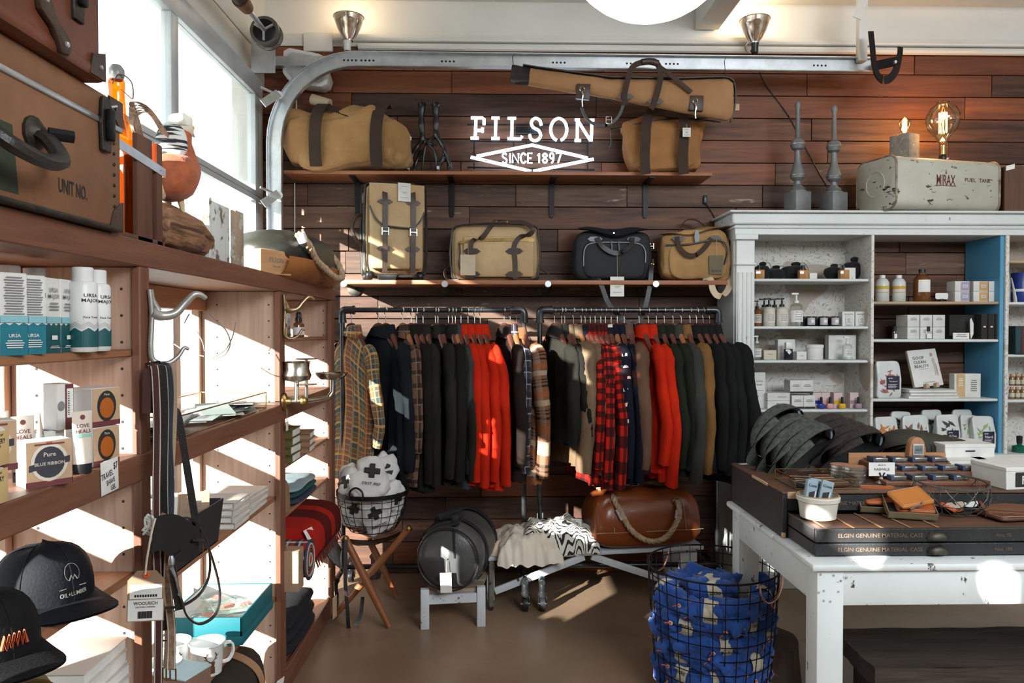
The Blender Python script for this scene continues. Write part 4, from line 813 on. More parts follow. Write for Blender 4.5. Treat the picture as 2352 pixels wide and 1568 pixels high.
tbook = pl('brown book cover', (.3, .17, .1), .7)
for k in range(3): book((-.92, 3.34, Zg+.03*k), .14, .2, .029, 95+rs.uniform(-6, 6), f'brown book, {("bottom", "middle", "top")[k]} of the stack behind the green books', tbook)
def folded(loc, w, d, h, label, m, name='folded_garment', cat='clothing', rz=0, layers=2, wr=.006, ov=0, group=None, cm=None):
    t = T(name, label, cat, (0, 0, 0), group)
    for k in range(layers):
        hh = h/layers
        MB().soft((0, 0, hh*(k+.5)), w/2*(1-.03*k), d/2*(1-.02*k), hh*.62, 5, 2.4, 28, 10, wr=wr, ws=9, seed=k*3+len(label)).b('fold', (cm or [m])[k % len(cm or [m])], t, ang=70)
    return place(t, loc, rz)
Zt = .712
folded((-.945, 3.32, Zt), .24, .42, .075, 'folded teal green shirts on the cubby shelf above the blankets', mat('teal cloth', (.01, .085, .08), (.01, .06, .065), rough=.9, bump=.3, bs=200), cm=[mat('navy grey cloth', (.03, .045, .07), rough=.9, bump=.3), MATS['teal cloth'], mat('pale blue cloth', (.3, .4, .42), rough=.9, bump=.3)], layers=3)
pk = T('paper_bag', 'brown paper bag beside the teal shirts', 'bag', (0, 0, 0)); MB().soft((0, 0, .075), .045, .055, .075, 6, 4, 20, 12, wr=.006, ws=12).b('bag_body', pl('brown paper', (.3, .16, .08), .8), pk); MB().ell((0, 0, .15), .03, .035, .02).b('filling', tanleather, pk); place(pk, (-.87, 2.955, Zt))
Zb = .434
rb_ = plaid('red buffalo', 'a51d12', [('u', 1, -.17, .13, '3a0f0c', .85), ('u', 1, -.37, .3, '3a0f0c', .85), ('v', .6, .15, .15, '3a0f0c', .8)])
bl = T('blanket', 'folded red and maroon striped wool blanket overhanging the lower cubby shelf', 'blanket', (-.9, 3.32, Zb))
def blk(a, b_):
    th = 2*pi*a; sg = lambda x, e: math.copysign(abs(x)**e, x); y = 3.1+.52*b_
    return V((-.905+.155*sg(cos(th), .45), y, Zb+.113+.085*sg(sin(th), .55)+.025*cos(th)*(-.6)))+noise.noise_vector(V((cos(th), sin(th), y*4)))*.008
mb = MB().grid(blk, 32, 14, cu=True, uv=lambda a, b_: (b_*.5, a*.6)); mb.f += [tuple(range(0, 32*15, 15))[::-1], tuple(range(14, 32*15, 15))]; mb.b('fold', rb_, bl, ang=70)
mb = MB()
for k in range(40): y = 3.12+k*.0125; mb.tube([(-.755, y, Zb+.055), (-.745+rs.uniform(-.006, .006), y+rs.uniform(-.004, .004), Zb+.022)], .0022, 4)
mb.b('fringe', mat('maroon wool', (.12, .02, .015), rough=.95), bl, kind='stuff')
MB().at(-.775, 3.11, Zb+.17, rz=75, rx=-30).box(0, 0, 0, .07, .001, .045).b('paper_label', paper, bl)
pr_ = plaid('plaid wool roll', '5a3a3a', [('b', .05, 0, .012, 'a02a1a', .8), ('b', .05, .02, .008, 'd8cfc8', .6), ('b', .05, .035, .012, '1c2840', .7)])
rl = T('blanket_roll', 'rolled red and navy plaid blanket in front of the red striped blanket', 'blanket', (-.87, 3.02, Zb))
spn = []
for k in range(60): a = k*.42; r = .082-.0011*k; spn.append(V((0, cos(a)*r, sin(a)*r)))
mb = MB()
mb.grid(lambda a, b_: V((-1.02+.265*b_, 3.03, Zb+.085))+spn[int(a*59)], 59, 5, uv=lambda a, b_: (b_*.27, a*1.2)); mb.lathe([(.001, 0), (.08, 0)], (-.757, 3.03, Zb+.085), 20, X3)
mb.b('rolled_cloth', pr_, rl)
for k in range(6): MB().tube([V((-.755, 3.03, Zb+.085))+V((0, cos(2*pi*j/18)*(.012+.013*k), sin(2*pi*j/18)*(.012+.013*k))) for j in range(18)], .005, 6, closed=True).b('rolled_edge', mat(('rust wool', 'cream wool', 'navy wool')[k % 3], ((.3, .06, .03), (.5, .42, .36), (.05, .06, .1))[k % 3], rough=.95), rl)
wbx = carton((-.865, 2.93, Zb), .075, .2, .16, 90, pl('pale card box', (.42, .27, .17), .7), 'tall kraft carton printed with small text at the end of the blanket shelf', 'box', [('l', 0, .11, .05, .06, 7, inkg)])
carton((-.82, 2.93, Zb), .06, .03, .08, 90, pl('pale card box', (.42, .27, .17), .7), 'small kraft carton in front of the tall printed carton', 'box', [('l', 0, .045, .04, .04, 5, inkg)])
sf = T('scarf', 'grey herringbone scarf hanging down under the red blanket', 'scarf', (-.78, 3.5, .35))
MB().grid(lambda a, b_: V((-.79+.02*sin(b_*5)+.03*a, 3.40+.28*b_, Zb+.02-.17*a*(1-abs(b_-.55)*1.1)))+V((.02*a, 0, 0)), 8, 14).grid(lambda a, b_: V((-.796+.02*sin(b_*5)+.03*a, 3.40+.28*b_, Zb+.02-.17*a*(1-abs(b_-.55)*1.1)))+V((.02*a, 0, 0)), 8, 14).b('cloth', mat('herringbone wool', (.16, .145, .13), (.07, .065, .06), rough=.95, ns=60, bump=.4), sf)
MB().tube([(-.76, 3.5, .27), (-.757, 3.5, .2)], .001, 4).b('tag_string', string, sf); MB().at(-.757, 3.5, .145, rz=80).box(0, 0, 0, .05, .001, .1).b('price_tag', kraft, sf)
folded((-.95, 3.3, .085), .22, .5, .16, 'dark folded cloth heap on the bottom shelf below the blankets', mat('near black cloth', (.012, .012, .016), rough=.9, bump=.3), layers=3)
# ================================================================ UP HIGH: track, lamps, speaker
def bar(par, name, m, a, b_, w=.02, t=.004, side=Z3, **k): return MB().strap([a, b_], w, t, side).b(name, m, par, **k)
tk = T('door_track', 'galvanised overhead door track curving from the jamb along the plank wall', 'track', (-1.22, 4.12, 1.6))
YT = 4.14; x0 = P(633, 400, YT).x; zh = P(900, 139, YT).z; x1 = P(2000, 152, YT).x; zh1 = P(2000, 152, YT).z; rr = .46
tp = [V((x0, YT, 1.2)), V((x0, YT, zh-rr))]+[V((x0+rr-rr*cos(a), YT, zh-rr+rr*sin(a))) for a in [k*pi/24 for k in range(1, 12)]]+[V((x0+rr, YT, zh)), V((x1, YT, zh1))]
_t, _n = frames(tp); sd = [t.cross(Y3) for t in _t]
MB().strap(tp, .082, .003, sd).b('track_web', steel, tk)
for s_ in (-1, 1):
    MB().strap([p+q*s_*.04+V((0, -.016, 0)) for p, q in zip(tp, sd)], .032, .003, Y3).b('track_flange', steel, tk); MB().tube([p+q*s_*.037+V((0, -.032, 0)) for p, q in zip(tp, sd)], .004, 6).b('track_lip', steel, tk)
for u in (790, 830, 1015, 1270, 1440, 1530, 1870):
    q = P(u, 141, YT-.004); mb = MB()
    for k in range(4): mb.lathe([(.006, 0), (.004, .003), (0, .004)], (q.x+k*.022, YT-.002, zh+(zh1-zh)*(q.x+k*.022-x0)/(x1-x0)), 8, -Y3)
    mb.b('bolt', blackmetal, tk, kind='stuff')
bar(tk, 'perforated_angle', steel, P(612, 141, 4.25), P(760, 141, 4.25), .06, .003); bar(tk, 'perforated_angle', steel, P(612, 153, 4.22), P(740, 153, 4.22), .04, .003, Y3)
MB().bx(-1.33, -1.2, 4.1, 4.11, 2.86, 3.1).b('end_bearing_plate', steel, tk)
for v in (222, 452):
    a, b_ = P(604, v+16, 4.0), P(640, v-8, 4.08); bar(tk, 'roller_arm', steel, a, b_, .045, .006, (0, .3, 1)); MB().tube([P(598, v-22, 4.0), P(643, v-2, 4.1)], .007, 8).b('roller_stem', steel, tk); MB().cyl(P(640, v-4, 4.08), P(640, v-4, 4.13), .022).b('roller', steel, tk)
ts = T('torsion_shaft', 'door torsion shaft with cable drum under the ceiling by the corner', 'shaft', (-1.2, 3, 3.0))
dr = P(615, 80, 3.92)
MB().cyl((dr.x, -.5, dr.z), (dr.x, 4.05, dr.z), .0127).b('shaft', steel, ts)
MB().cyl((dr.x, .3, dr.z), (dr.x, 3.55, dr.z), .034).b('spring', mat('rusty spring', (.06, .04, .03), rough=.5, metal=.6), ts); MB().cyl((dr.x, 3.5, dr.z), (dr.x, 3.6, dr.z), .04, r2=.03).b('spring_cone', mat('rusty iron', (.2, .09, .05), rough=.6, metal=.5), ts)
MB().lathe([(.03, 0), (.074, 0), (.076, .01), (.066, .012), (.066, .06), (.076, .07), (.076, .08), (.03, .085)], (dr.x, 3.86, dr.z), 28, Y3).b('cable_drum', mat('dark cast drum', (.16, .15, .14), rough=.4, metal=.8), ts)
MB().lathe([(.055, 0), (.058, .002)], (dr.x, 3.855, dr.z), 24, Y3).b('drum_recess', blackmetal, ts)
for k in range(3): a = k*2.1+.5; MB().tube([(dr.x, 3.852, dr.z), (dr.x+cos(a)*.055, 3.852, dr.z+sin(a)*.055)], .007, 6).b('drum_spoke', steel, ts)
hp = T('track_hanger', 'white perforated ceiling strut holding the far end of the door track', 'strut', (1.9, 4.1, 3.0))
a = P(1981, 140, 4.1); MB().bx(a.x-.024, a.x+.024, 4.09, 4.13, a.z, ZC).b('strut', whitewall, hp, bev=.003)
bar(hp, 'brace', whitewall, P(1968, 42, 4.08), P(1992, -25, 4.08), .05, .004)
jh = T('stop_bracket', 'dark steel J-shaped stop strap at the end of the door track', 'bracket', P(2030, 150, 4.05))
MB().strap(smooth_path([P(u, v, y) for u, v, y in ((2000, 72, 3.98), (2004, 110, 3.99), (2008, 150, 4.0), (2018, 176, 4.02), (2036, 184, 4.06), (2056, 165, 4.12), (2066, 130, 4.16), (2068, 108, 4.16))], 4), .045, .006, (1, .6, 0)).b('strap', blackmetal, jh)
bar(jh, 'cross_plate', blackmetal, P(2010, 151, 4.06), P(2062, 140, 4.14), .05, .006); MB().lathe([(.01, 0), (.008, .012)], P(2055, 143, 4.1), 8, -Y3).b('bolt', steel, jh)
sp = T('speaker', 'white wall speaker behind the curved door track', 'speaker', P(700, 150, 4.35))
pts = [P(u, v, 4.27) for u, v in ((650, 116), (664, 109), (730, 122), (742, 128), (756, 175), (750, 192), (738, 199), (690, 192), (660, 182), (648, 165))]
MB().prism(pts, (0, .12, 0)).b('cabinet', whiteplastic, sp, bev=.008, seg=3)
MB().prism([P(705+(u-705)*.8, 155+(v-155)*.78, 4.262) for u, v in ((650, 116), (664, 109), (730, 122), (742, 128), (756, 175), (750, 192), (738, 199), (690, 192), (660, 182), (648, 165))], (0, .01, 0)).b('grille', mat('speaker grille', (.5, .5, .5), rough=.7, bump=.4, bs=400), sp)
MB().tube([P(681, 198, 4.38), P(681, 262, 4.38)], .004, 6).b('cable', whiteplastic, sp); MB().tube([P(677, 420, 4.4), P(677, 560, 4.4)], .003, 6).b('cable', whiteplastic, sp)
refl = mat('spun aluminium', (.7, .6, .5), rough=.2, metal=1, bump=.03)
for u, v, wire, lab in ((801, 40, 1, 'clamp lamp with metal reflector above the white speaker'), (1734, 46, 0, 'clamp lamp with metal reflector lighting the wall above the finials')):
    c = P(u, v, 4.28); k = .086/.034/40; t = T('clamp_lamp', lab, 'lamp', c, 'clamp lamps along the wall head')
    MB().lathe([(.024, -.135), (.026, -.125), (.045, -.1), (.066, -.06), (.074, -.035), (.076, -.033), (.08, -.018), (.079, -.016), (.084, 0), (.089, .001), (.088, .003), (.08, -.004), (.06, -.06), (.02, -.115)], c, 28, cap=False).b('reflector', refl, t)
    MB().lathe([(.018, -.19), (.02, -.185), (.02, -.15), (.024, -.135)], c+V((-.008*wire, 0, 0)), 14).b('socket', whiteplastic if wire else blackplastic, t)
    MB().ell(c+V((0, 0, -.04)), .03, .03, .035).b('bulb', pl('warm lamp bulb', (1, .8, .55), emit=10, ecol=(1, .72, .42)), t)
    MB().tube(smooth_path([c+V((-.03, 0, -.12)), c+V((-.05, .02, -.15)), c+V((-.02, .05, -.17))], 4), .003, 5).b('spring_clamp', steel, t)
    l = bpy.data.lights.new('lamp_light', 'POINT'); l.energy = 2.2 if wire else 4.5; l.color = (1, .74, .46); l.shadow_soft_size = .04; o = bpy.data.objects.new('lamp_light', l); COL.objects.link(o); o.parent = t; o.location = (0, 0, .03)
    cp = [c+V((0, 0, -.19)), P(u+6, v+95, 4.36), P(780, 132, 4.4), P(720, 150, 4.42)] if wire else [P(1724, 116, 4.3), P(1730, 128, 4.3), P(1744, 165, 4.38), P(1762, 200, 4.42), P(1812, 268, 4.42), P(1850, 340, 4.42), P(1900, 430, 4.42)]
    MB().tube(smooth_path(cp, 5), .0035, 6).b('cord', whiteplastic if wire else blackplastic, t)
gl = T('globe_pendant', 'large white glowing globe pendant at the top of the picture', 'lamp', P(1495, -175, 2.4))
gm = pl('opal glass', (.9, .9, .88), .3, emit=1.6, ecol=(1, .96, .88)); c = P(1495, -175, 2.4)
MB().ell(c, .3, .3, .3, 36, 20).b('globe', gm, gl); MB().cyl(c+V((0, 0, .29)), (c.x, c.y, ZC), .012).b('stem', blackmetal, gl)
# ---------------------------------------------------------------- neon sign
neon = pl('neon tube', (.9, .96, 1), .3, emit=6, ecol=(.72, .86, 1))
ns = T('neon_sign', 'lit white neon lettering over a diamond on the plank wall', 'sign', P(1220, 330, 4.38))
YN = 4.35
def NP(x, y): return P(1040+x/3.459, 100+y/3.459, YN)
def neon_stroke(par, pts, r, sm=0): 
    p = [NP(*q) for q in pts]; 
    return MB().tube(smooth_path(p, sm) if sm else p, r, 8).b('neon_tube', neon, par)
LET = {'F': [([(145, 590), (235, 590), (248, 598), (248, 645)], 0), ([(185, 595), (177, 750)], 0), ([(182, 690), (235, 690)], 0), ([(236, 668), (234, 706)], 0), ([(142, 750), (206, 750)], 0)],
 'I': [([(308, 592), (372, 592)], 0), ([(342, 595), (338, 750)], 0), ([(306, 753), (372, 753)], 0)],
 'L': [([(436, 594), (502, 594)], 0), ([(472, 596), (468, 752)], 0), ([(435, 755), (540, 757), (550, 735)], 0)],
 'S': [([(702, 650), (692, 612), (662, 594), (634, 606), (624, 636), (642, 668), (682, 690), (698, 728), (682, 760), (650, 772), (620, 756), (610, 722)], 4)],
 'O': [([(842+64*sin(a), 683+88*cos(a)) for a in [.25+k*(2*pi-.5)/16 for k in range(17)]], 2)],
 'N': [([(970, 605), (1008, 605)], 0), ([(991, 608), (988, 765)], 0), ([(968, 770), (1018, 770)], 0), ([(992, 610), (1094, 772)], 0), ([(1106, 612), (1100, 775)], 0), ([(1086, 608), (1124, 608)], 0)]}
for ch, st_ in LET.items():
    for pts, sm in st_: neon_stroke(ns, pts, .0088, sm)
for pts in ([(190, 895), (630, 806), (1072, 910)], [(143, 902), (622, 1014)], [(640, 1014), (1118, 918)]): neon_stroke(ns, pts, .0092)
SM = {'S': [[(.9, .15), (.6, 0), (.2, .05), (.05, .25), (.3, .45), (.7, .55), (.95, .75), (.7, 1), (.3, 1), (.05, .85)]], 'I': [[(.5, 0), (.5, 1)]], 'N': [[(0, 1), (0, 0), (1, 1), (1, 0)]], 'C': [[(.95, .2), (.6, 0), (.2, .1), (0, .5), (.2, .9), (.6, 1), (.95, .8)]],
 'E': [[(1, 0), (0, 0), (0, 1), (1, 1)], [(0, .5), (.8, .5)]], '1': [[(.1, .25), (.5, 0), (.5, 1)]], '8': [[(.5, 0), (.1, .2), (.5, .48), (.95, .75), (.5, 1), (.05, .75), (.5, .48), (.9, .2), (.5, 0)]], '9': [[(.9, .35), (.5, .55), (.1, .35), (.3, 0), (.8, .05), (.9, .35), (.8, .8), (.4, 1)]], '7': [[(0, 0), (1, 0), (.4, 1)]]}
for ch, xa, xb in (('S', 394, 430), ('I', 440, 470), ('N', 476, 522), ('C', 540, 582), ('E', 596, 632), ('1', 672, 700), ('8', 712, 752), ('9', 768, 804), ('7', 820, 860)):
    for stk in SM[ch]: neon_stroke(ns, [(xa+(xb-xa)*x, 872+76*y) for x, y in stk], .0048, 4 if ch in 'SC89' else 0)
for a, b_ in (((115, 630), (1130, 634)), ((115, 972), (1132, 992)), ((140, 762), (1110, 775))): MB().tube([NP(*a)+V((0, .035, 0)), NP(*b_)+V((0, .035, 0))], .005, 6).b('support_bar', blackmetal, ns)
for x in (168, 485, 1078): MB().tube([NP(x, 760)+V((0, .04, 0)), NP(x, 985)+V((0, .04, 0))], .004, 6).b('support_rod', blackmetal, ns)
MB().bx(*sorted((NP(500, 0).x, NP(710, 0).x)), YN+.02, YN+.06, NP(0, 700).z, NP(0, 650).z).b('transformer', blackmetal, ns)
l = bpy.data.lights.new('neon_glow', 'AREA'); l.shape = 'RECTANGLE'; l.size = .7; l.size_y = .3; l.energy = 1.2; l.color = (.7, .82, 1); o = bpy.data.objects.new('neon_glow', l); COL.objects.link(o); o.parent = ns; o.location = (0, 0, 0); o.rotation_euler = (R(-90), 0, 0)
# ---------------------------------------------------------------- shelves on the wall
shw = woodm('orange pine shelf', (.36, .14, .06), (.22, .08, .035), 0, 8, .5, rv=.05)
us = T('wall_shelf', 'long orange pine shelf under the neon sign on dark brackets', 'shelf', (0, 4.3, 2.34))
MB().bx(P(650, 0, 4.2).x, P(1638, 0, 4.2).x, 4.2, YB-.03, 2.333, 2.353).b('board', shw, us, bev=.002)
for u in (822, 1038, 1267, 1482):
    x = P(u, 460, 4.42).x; t = MB().prism([(x-.016, 4.418, 2.332), (x+.016, 4.418, 2.332), (x+.014, 4.418, 2.14), (x+.008, 4.418, 2.125), (x-.008, 4.418, 2.125), (x-.014, 4.418, 2.14)], (0, -.006, 0)).bx(x-.016, x+.016, 4.22, 4.418, 2.326, 2.332).b('bracket', blackmetal, us, smooth=False)
lw = T('wall_shelf', 'long pine shelf carrying the suitcase and briefcases above the clothes rack', 'shelf', (.2, 4.25, 1.71))
ZS = 1.732
MB().bx(P(790, 0, 4.1).x, 1.30, 4.1, YB-.03, 1.708, ZS).b('board', shw, lw, bev=.002)
for u in (815, 1030, 1250, 1480):
    c = P(u, 664, 4.42); t = MB().lathe([(.042, 0), (.042, .008), (.03, .012), (.018, .014)], c, 20, -Y3).b('pipe_flange', iron, lw); MB().lathe([(.014, .01), (.014, .3)], (c.x, c.y, c.z+.012), 12, -Y3).b('pipe_nipple', iron, lw); MB().lathe([(.019, .3), (.02, .302), (.02, .318), (.017, .322)], (c.x, c.y, c.z+.012), 16, -Y3).b('pipe_cap', steel, lw)
# ---------------------------------------------------------------- bags
def leaf(par, c, w, h, m=dkleather, nrm=-Y3, rot=0, t=.004):
    n = V(nrm).normalized(); r_ = Z3.cross(n)*-1; r_.normalize(); up = n.cross(r_)*-1
    if up.z < 0: up = -up
    pts = [V(c)+(r_*cos(rot)+up*sin(rot))*x*w/2+(up*cos(rot)-r_*sin(rot))*z*h/2 for x, z in ((-1, 0), (-.6, .8), (0, .9), (.6, .8), (1, 0), (.6, -.8), (0, -.9), (-.6, -.8))]
    return MB().prism(pts, n*t).b('leather_patch', m, par, smooth=False)
def buckle(par, c, w=.03, h=.035, m=chrome, nrm=-Y3):
    c = V(c); n = V(nrm).normalized(); r_ = n.cross(Z3).normalized()
    return MB().tube([c+r_*x*w/2+Z3*z*h/2+n*.004 for x, z in ((-1, -1), (1, -1), (1, 1), (-1, 1))], .0025, 6, closed=True).tube([c+n*.004-r_*w/2, c+n*.004+r_*w/2], .002, 6).b('buckle', m, par)
def swing_tag(par, top, L, w, h, m=card, rz=0, text=None, name='price_tag', lines=True):
    top = V(top); MB().tube([top, top+V((.002, -.002, -L))], .0012, 5).b('tag_string', string, par)
    c = top+V((0, -.003, -L-h/2+.004)); g = MB().at(c.x, c.y, c.z, rz=rz).box(0, 0, 0, w, .0012, h).b(name, m, par)
    if lines: 
        mb = MB().at(c.x, c.y, c.z, rz=rz)
        for z, l in ((.3, .5), (.0, .4), (-.06, .3), (-.3, .6)): mb.quad((-w*l/2, -.001, z*h), (w*l/2, -.001, z*h), (w*l/2, -.001, z*h+.002), (-w*l/2, -.001, z*h+.002))
        mb.b('small_print', inkg, par, smooth=False)
    if text: MB().at(c.x, c.y, c.z, rz=rz).txt(text, (0, -.0014, -h*.33), X3, Z3, w=w*.7).b('lettering', inkm, par, smooth=False)
    return g
# big tan duffle on the upper shelf
c = P(800, 330, 4.26); ZU = 2.353; t = T('duffle_bag', 'large crumpled tan canvas duffle with brown straps on the upper shelf', 'bag', (c.x, 4.3, ZU))
def duf(o, d): o.z *= 1-.14*max(0, d.x); o.z += .02*sin(d.x*5); o.y *= 1-.15*max(0, d.z); return o
MB().soft((c.x, 4.26, ZU+.172), .355, .105, .17, 6, 4, 100, 50, wr=.016, ws=5.5, seed=4, fn=duf, cr=.032, cs=5.5).b('bag_body', canvas, t, ang=75)
for u, u2 in ((727, 735), (866, 858)):
    q = P(u, 390, 4.16).x; MB().strap(smooth_path([(q, 4.15, ZU+.012), (q, 4.125, ZU+.08), (q, 4.125, ZU+.2), (q+.01, 4.14, ZU+.3), (q+.03, 4.2, ZU+.37), (q+.035, 4.28, ZU+.37)], 5), .066, .004, X3).b('strap', webbing, t)
MB().strap(smooth_path([P(u, v, 4.2) for u, v in ((735, 252), (760, 248), (800, 262), (830, 258), (858, 262))], 4), .035, .005, (0, .5, 1)).b('handle', webbing, t)
MB().strap(smooth_path([P(u, v, 4.25) for u, v in ((700, 262), (760, 252), (820, 268), (870, 262), (920, 285))], 4), .02, .005, Y3).b('zip_strap', bkleather, t)
q = P(737, 235, 4.26); MB().tube([q+V((-.05, 0, .018)), q+V((.055, -.02, -.018))], .03, 14).b('handle_pad', mat('cream webbing', (.6, .48, .34), rough=.9), t)
MB().box(*P(941, 318, 4.2), .02, .004, .02).b('price_tag', paper, t)
# black antler pair
ba = mat('black antler', (.012, .011, .012), rough=.3, bump=.1)
for k, (lab, strokes) in enumerate((('glossy black forked branch standing nearer the tan duffle on the upper shelf', [[(969, 240), (968, 280), (970, 318), (955, 342), (943, 365), (938, 392)], [(970, 315), (985, 330), (1000, 352), (1002, 395)], [(975, 325), (990, 330), (1003, 334)], [(968, 345), (955, 375), (950, 395)]]), ('glossy black forked branch standing nearer the neon sign on the upper shelf', [[(1001, 240), (1002, 280), (1002, 308), (1015, 330), (1022, 350), (1012, 375), (1006, 395)], [(1002, 310), (985, 325), (975, 345), (970, 395)], [(1022, 345), (1032, 372), (1040, 394)], [(1024, 360), (1030, 380), (1028, 395)]]))):
    t = T('branch_sculpture', lab, 'ornament', P(strokes[0][-1][0], 398, 4.29))
    for i, s_ in enumerate(strokes):
        pp = smooth_path([P(u, v, 4.29+(.04 if i == 3 else -.02*(i == 2))) for u, v in s_], 4); n = len(pp); MB().tube(pp, [.019*(1 if i == 0 else .6)*(1-.55*j/n)+.003*sin(j*1.7) for j in range(n)], 8).b('tine' if i else 'stem', ba, t)
    MB().lathe([(.02, -.012), (.026, 0), (.022, .012), (.01, .014)], P(strokes[0][0][0], 241, 4.29), 10).b('burr', ba, t)
    MB().box(*P(938 if k == 0 else 1006, 385, 4.26), .014, .004, .018).b('price_tag', paper, t)
# tote on the upper shelf
c = P(1530, 340, 4.29); t = T('tote_bag', 'rust tan canvas tote with brown webbing handles on the upper shelf', 'bag', (c.x, 4.3, ZU))
def tot(o, d): f = .5+.5*d.z; o.x *= .93+.28*max(0, f-.25)**2*1.6; o.y *= 1.1-.75*f; o.z *= 1-.06*abs(d.x)**3; return o
rustc = mat('rust canvas', (.36, .17, .055), (.26, .115, .04), rough=.85, ns=5, bump=.25, bs=240)
MB().soft((c.x-.02, 4.28, ZU+.16), .225, .11, .158, 6, 5, 80, 40, wr=.016, ws=6, seed=9, fn=tot, cr=.02, cs=7).b('bag_body', rustc, t, ang=75)
for u, uu in ((1483, 1496), (1571, 1564)):
    MB().strap(smooth_path([P(u, 400, 4.13), P(u-2, 360, 4.115), P(u, 320, 4.125), P(u+2, 285, 4.16), P(uu, 258, 4.19), P(1530, 245, 4.21)], 5), .055, .004, X3).b('handle', webbing, t)
MB().strap(smooth_path([P(1402, 296, 4.28), P(1460, 285, 4.24), P(1560, 272, 4.24), P(1655, 280, 4.26)], 5), .016, .006, Y3).b('zip', bkleather, t)
MB().tube(smooth_path([P(1403, 298, 4.25), P(1404, 330, 4.24), P(1398, 340, 4.24)], 3), .003, 6).b('zip_pull', bkleather, t)
swing_tag(t, P(1577, 285, 4.10), .025, .045, .05, card)
# gun case hung from the track
YG = 4.07; t = T('gun_case', 'long tan canvas gun case with black tip hanging from the door track', 'case', P(1430, 220, YG))
top_ = [(0, 1176, 150), (.03, 1186, 150), (.07, 1216, 156), (.4, 1400, 181), (.7, 1550, 184), (.95, 1668, 180), (1, 1684, 190)]; bot_ = [(0, 1172, 188), (.03, 1182, 193), (.07, 1210, 197), (.4, 1390, 226), (.7, 1540, 254), (.95, 1668, 279), (1, 1684, 268)]
def lerp(tb, a):
    for (a0, u0, v0), (a1, u1, v1) in zip(tb, tb[1:]):
        if a <= a1: f = (a-a0)/(a1-a0); return V((u0+(u1-u0)*f, v0+(v1-v0)*f, 0))
    return V((tb[-1][1], tb[-1][2], 0))
def gcase(a0, a1, ex=1.0):
    def f(a, b_):
        a = a0+(a1-a0)*a; A_, B_ = lerp(top_, a), lerp(bot_, a); th = 2*pi*b_; m_ = (A_+B_)/2+(A_-B_)/2*cos(th)*ex; th_ = (.028+.03*a)*min(1, (a+.02)*12, (1.03-a)*12)
        return P(m_.x, m_.y, YG+sin(th)*th_*ex)+noise.noise_vector(V((a*14, cos(th)*2, sin(th)*2)))*.006
    return f
gcv = mat('hazel canvas', (.37, .2, .09), (.3, .15, .065), rough=.85, ns=4, bump=.25, bs=240)
mb = MB().grid(gcase(.07, 1), 50, 24, cv=True); mb.f.append(tuple(50*24+k for k in range(24))); mb.b('case_body', gcv, t, ang=75)
mb = MB().grid(gcase(0, .075, 1.04), 6, 24, cv=True); mb.f.append(tuple(range(24))[::-1]); mb.b('leather_tip', bkleather, t)
MB().strap([P(*lerp(top_, a)[:2], YG)+V((0, -.004, .006)) for a in [.05+.95*k/24 for k in range(25)]], .03, .006, Y3).b('zip', bkleather, t)
MB().strap(smooth_path([P(1684, 185, YG), P(1689, 210, YG), P(1687, 250, YG), P(1678, 280, YG)], 4), .02, .006, Y3).b('zip', bkleather, t)
for u, v in ((1341, 209), (1601, 236)):
    q = [P(u+dx, v+dy, YG-.055) for dx, dy in ((-16, -18), (16, -17), (14, 19), (-18, 16))]; MB().prism(q, (0, .03, 0)).b('leather_patch', dkleather, t, bev=.004)
    MB().lathe([(.012, 0), (.015, .003), (.012, .006)], P(u-4, v-4, YG-.066), 12, -Y3, cap=False).b('ring', chrome, t); MB().tube(smooth_path([P(u-4, v+2, YG-.068), P(u-2, v+10, YG-.07), P(u-4, v+22, YG-.066), P(u-3, v+36, YG-.06)], 3), .0045, 6).b('snap_hook', chrome, t)
for u, v in ((1437, 222), (1505, 233)): leaf(t, P(u, v, YG-.058), .09, .035)
for pts in (((1437, 240), (1434, 222), (1440, 190), (1452, 155), (1475, 143), (1500, 140), (1512, 150), (1517, 175), (1512, 205), (1502, 238), (1495, 250)),):
    MB().strap(smooth_path([P(u, v, YG-.07) for u, v in pts], 4), .03, .004, X3).b('carry_strap', webbing, t)
MB().tube(smooth_path([P(1474, 143, YG-.07), P(1492, 141, YG-.07), P(1512, 146, YG-.07)], 3), .018, 10).b('hand_grip', dkleather, t)
MB().strap(smooth_path([P(1510, 150, YG-.05), P(1550, 180, YG-.06), P(1588, 212, YG-.066)], 4), .026, .004, (0, .2, 1)).b('shoulder_strap', dkleather, t)
MB().strap(smooth_path([P(u, v, YG-.065) for u, v in ((1336, 246), (1345, 268), (1365, 285), (1395, 287), (1420, 268), (1432, 240))], 5), .016, .004, (1, 0, .3)).b('shoulder_strap', bkleather, t); buckle(t, P(1398, 276, YG-.07))
for u, v0, v1 in ((1180, 125, 160), (1667, 133, 184)): MB().tube([P(u, v0, YG), P(u-3, v0+6, YG-.03), P(u, v1, YG)], .002, 5).b('wire_hook', blackmetal, t)
MB().box(*P(1692, 246, YG), .03, .002, .035).b('price_tag', kraft, t)
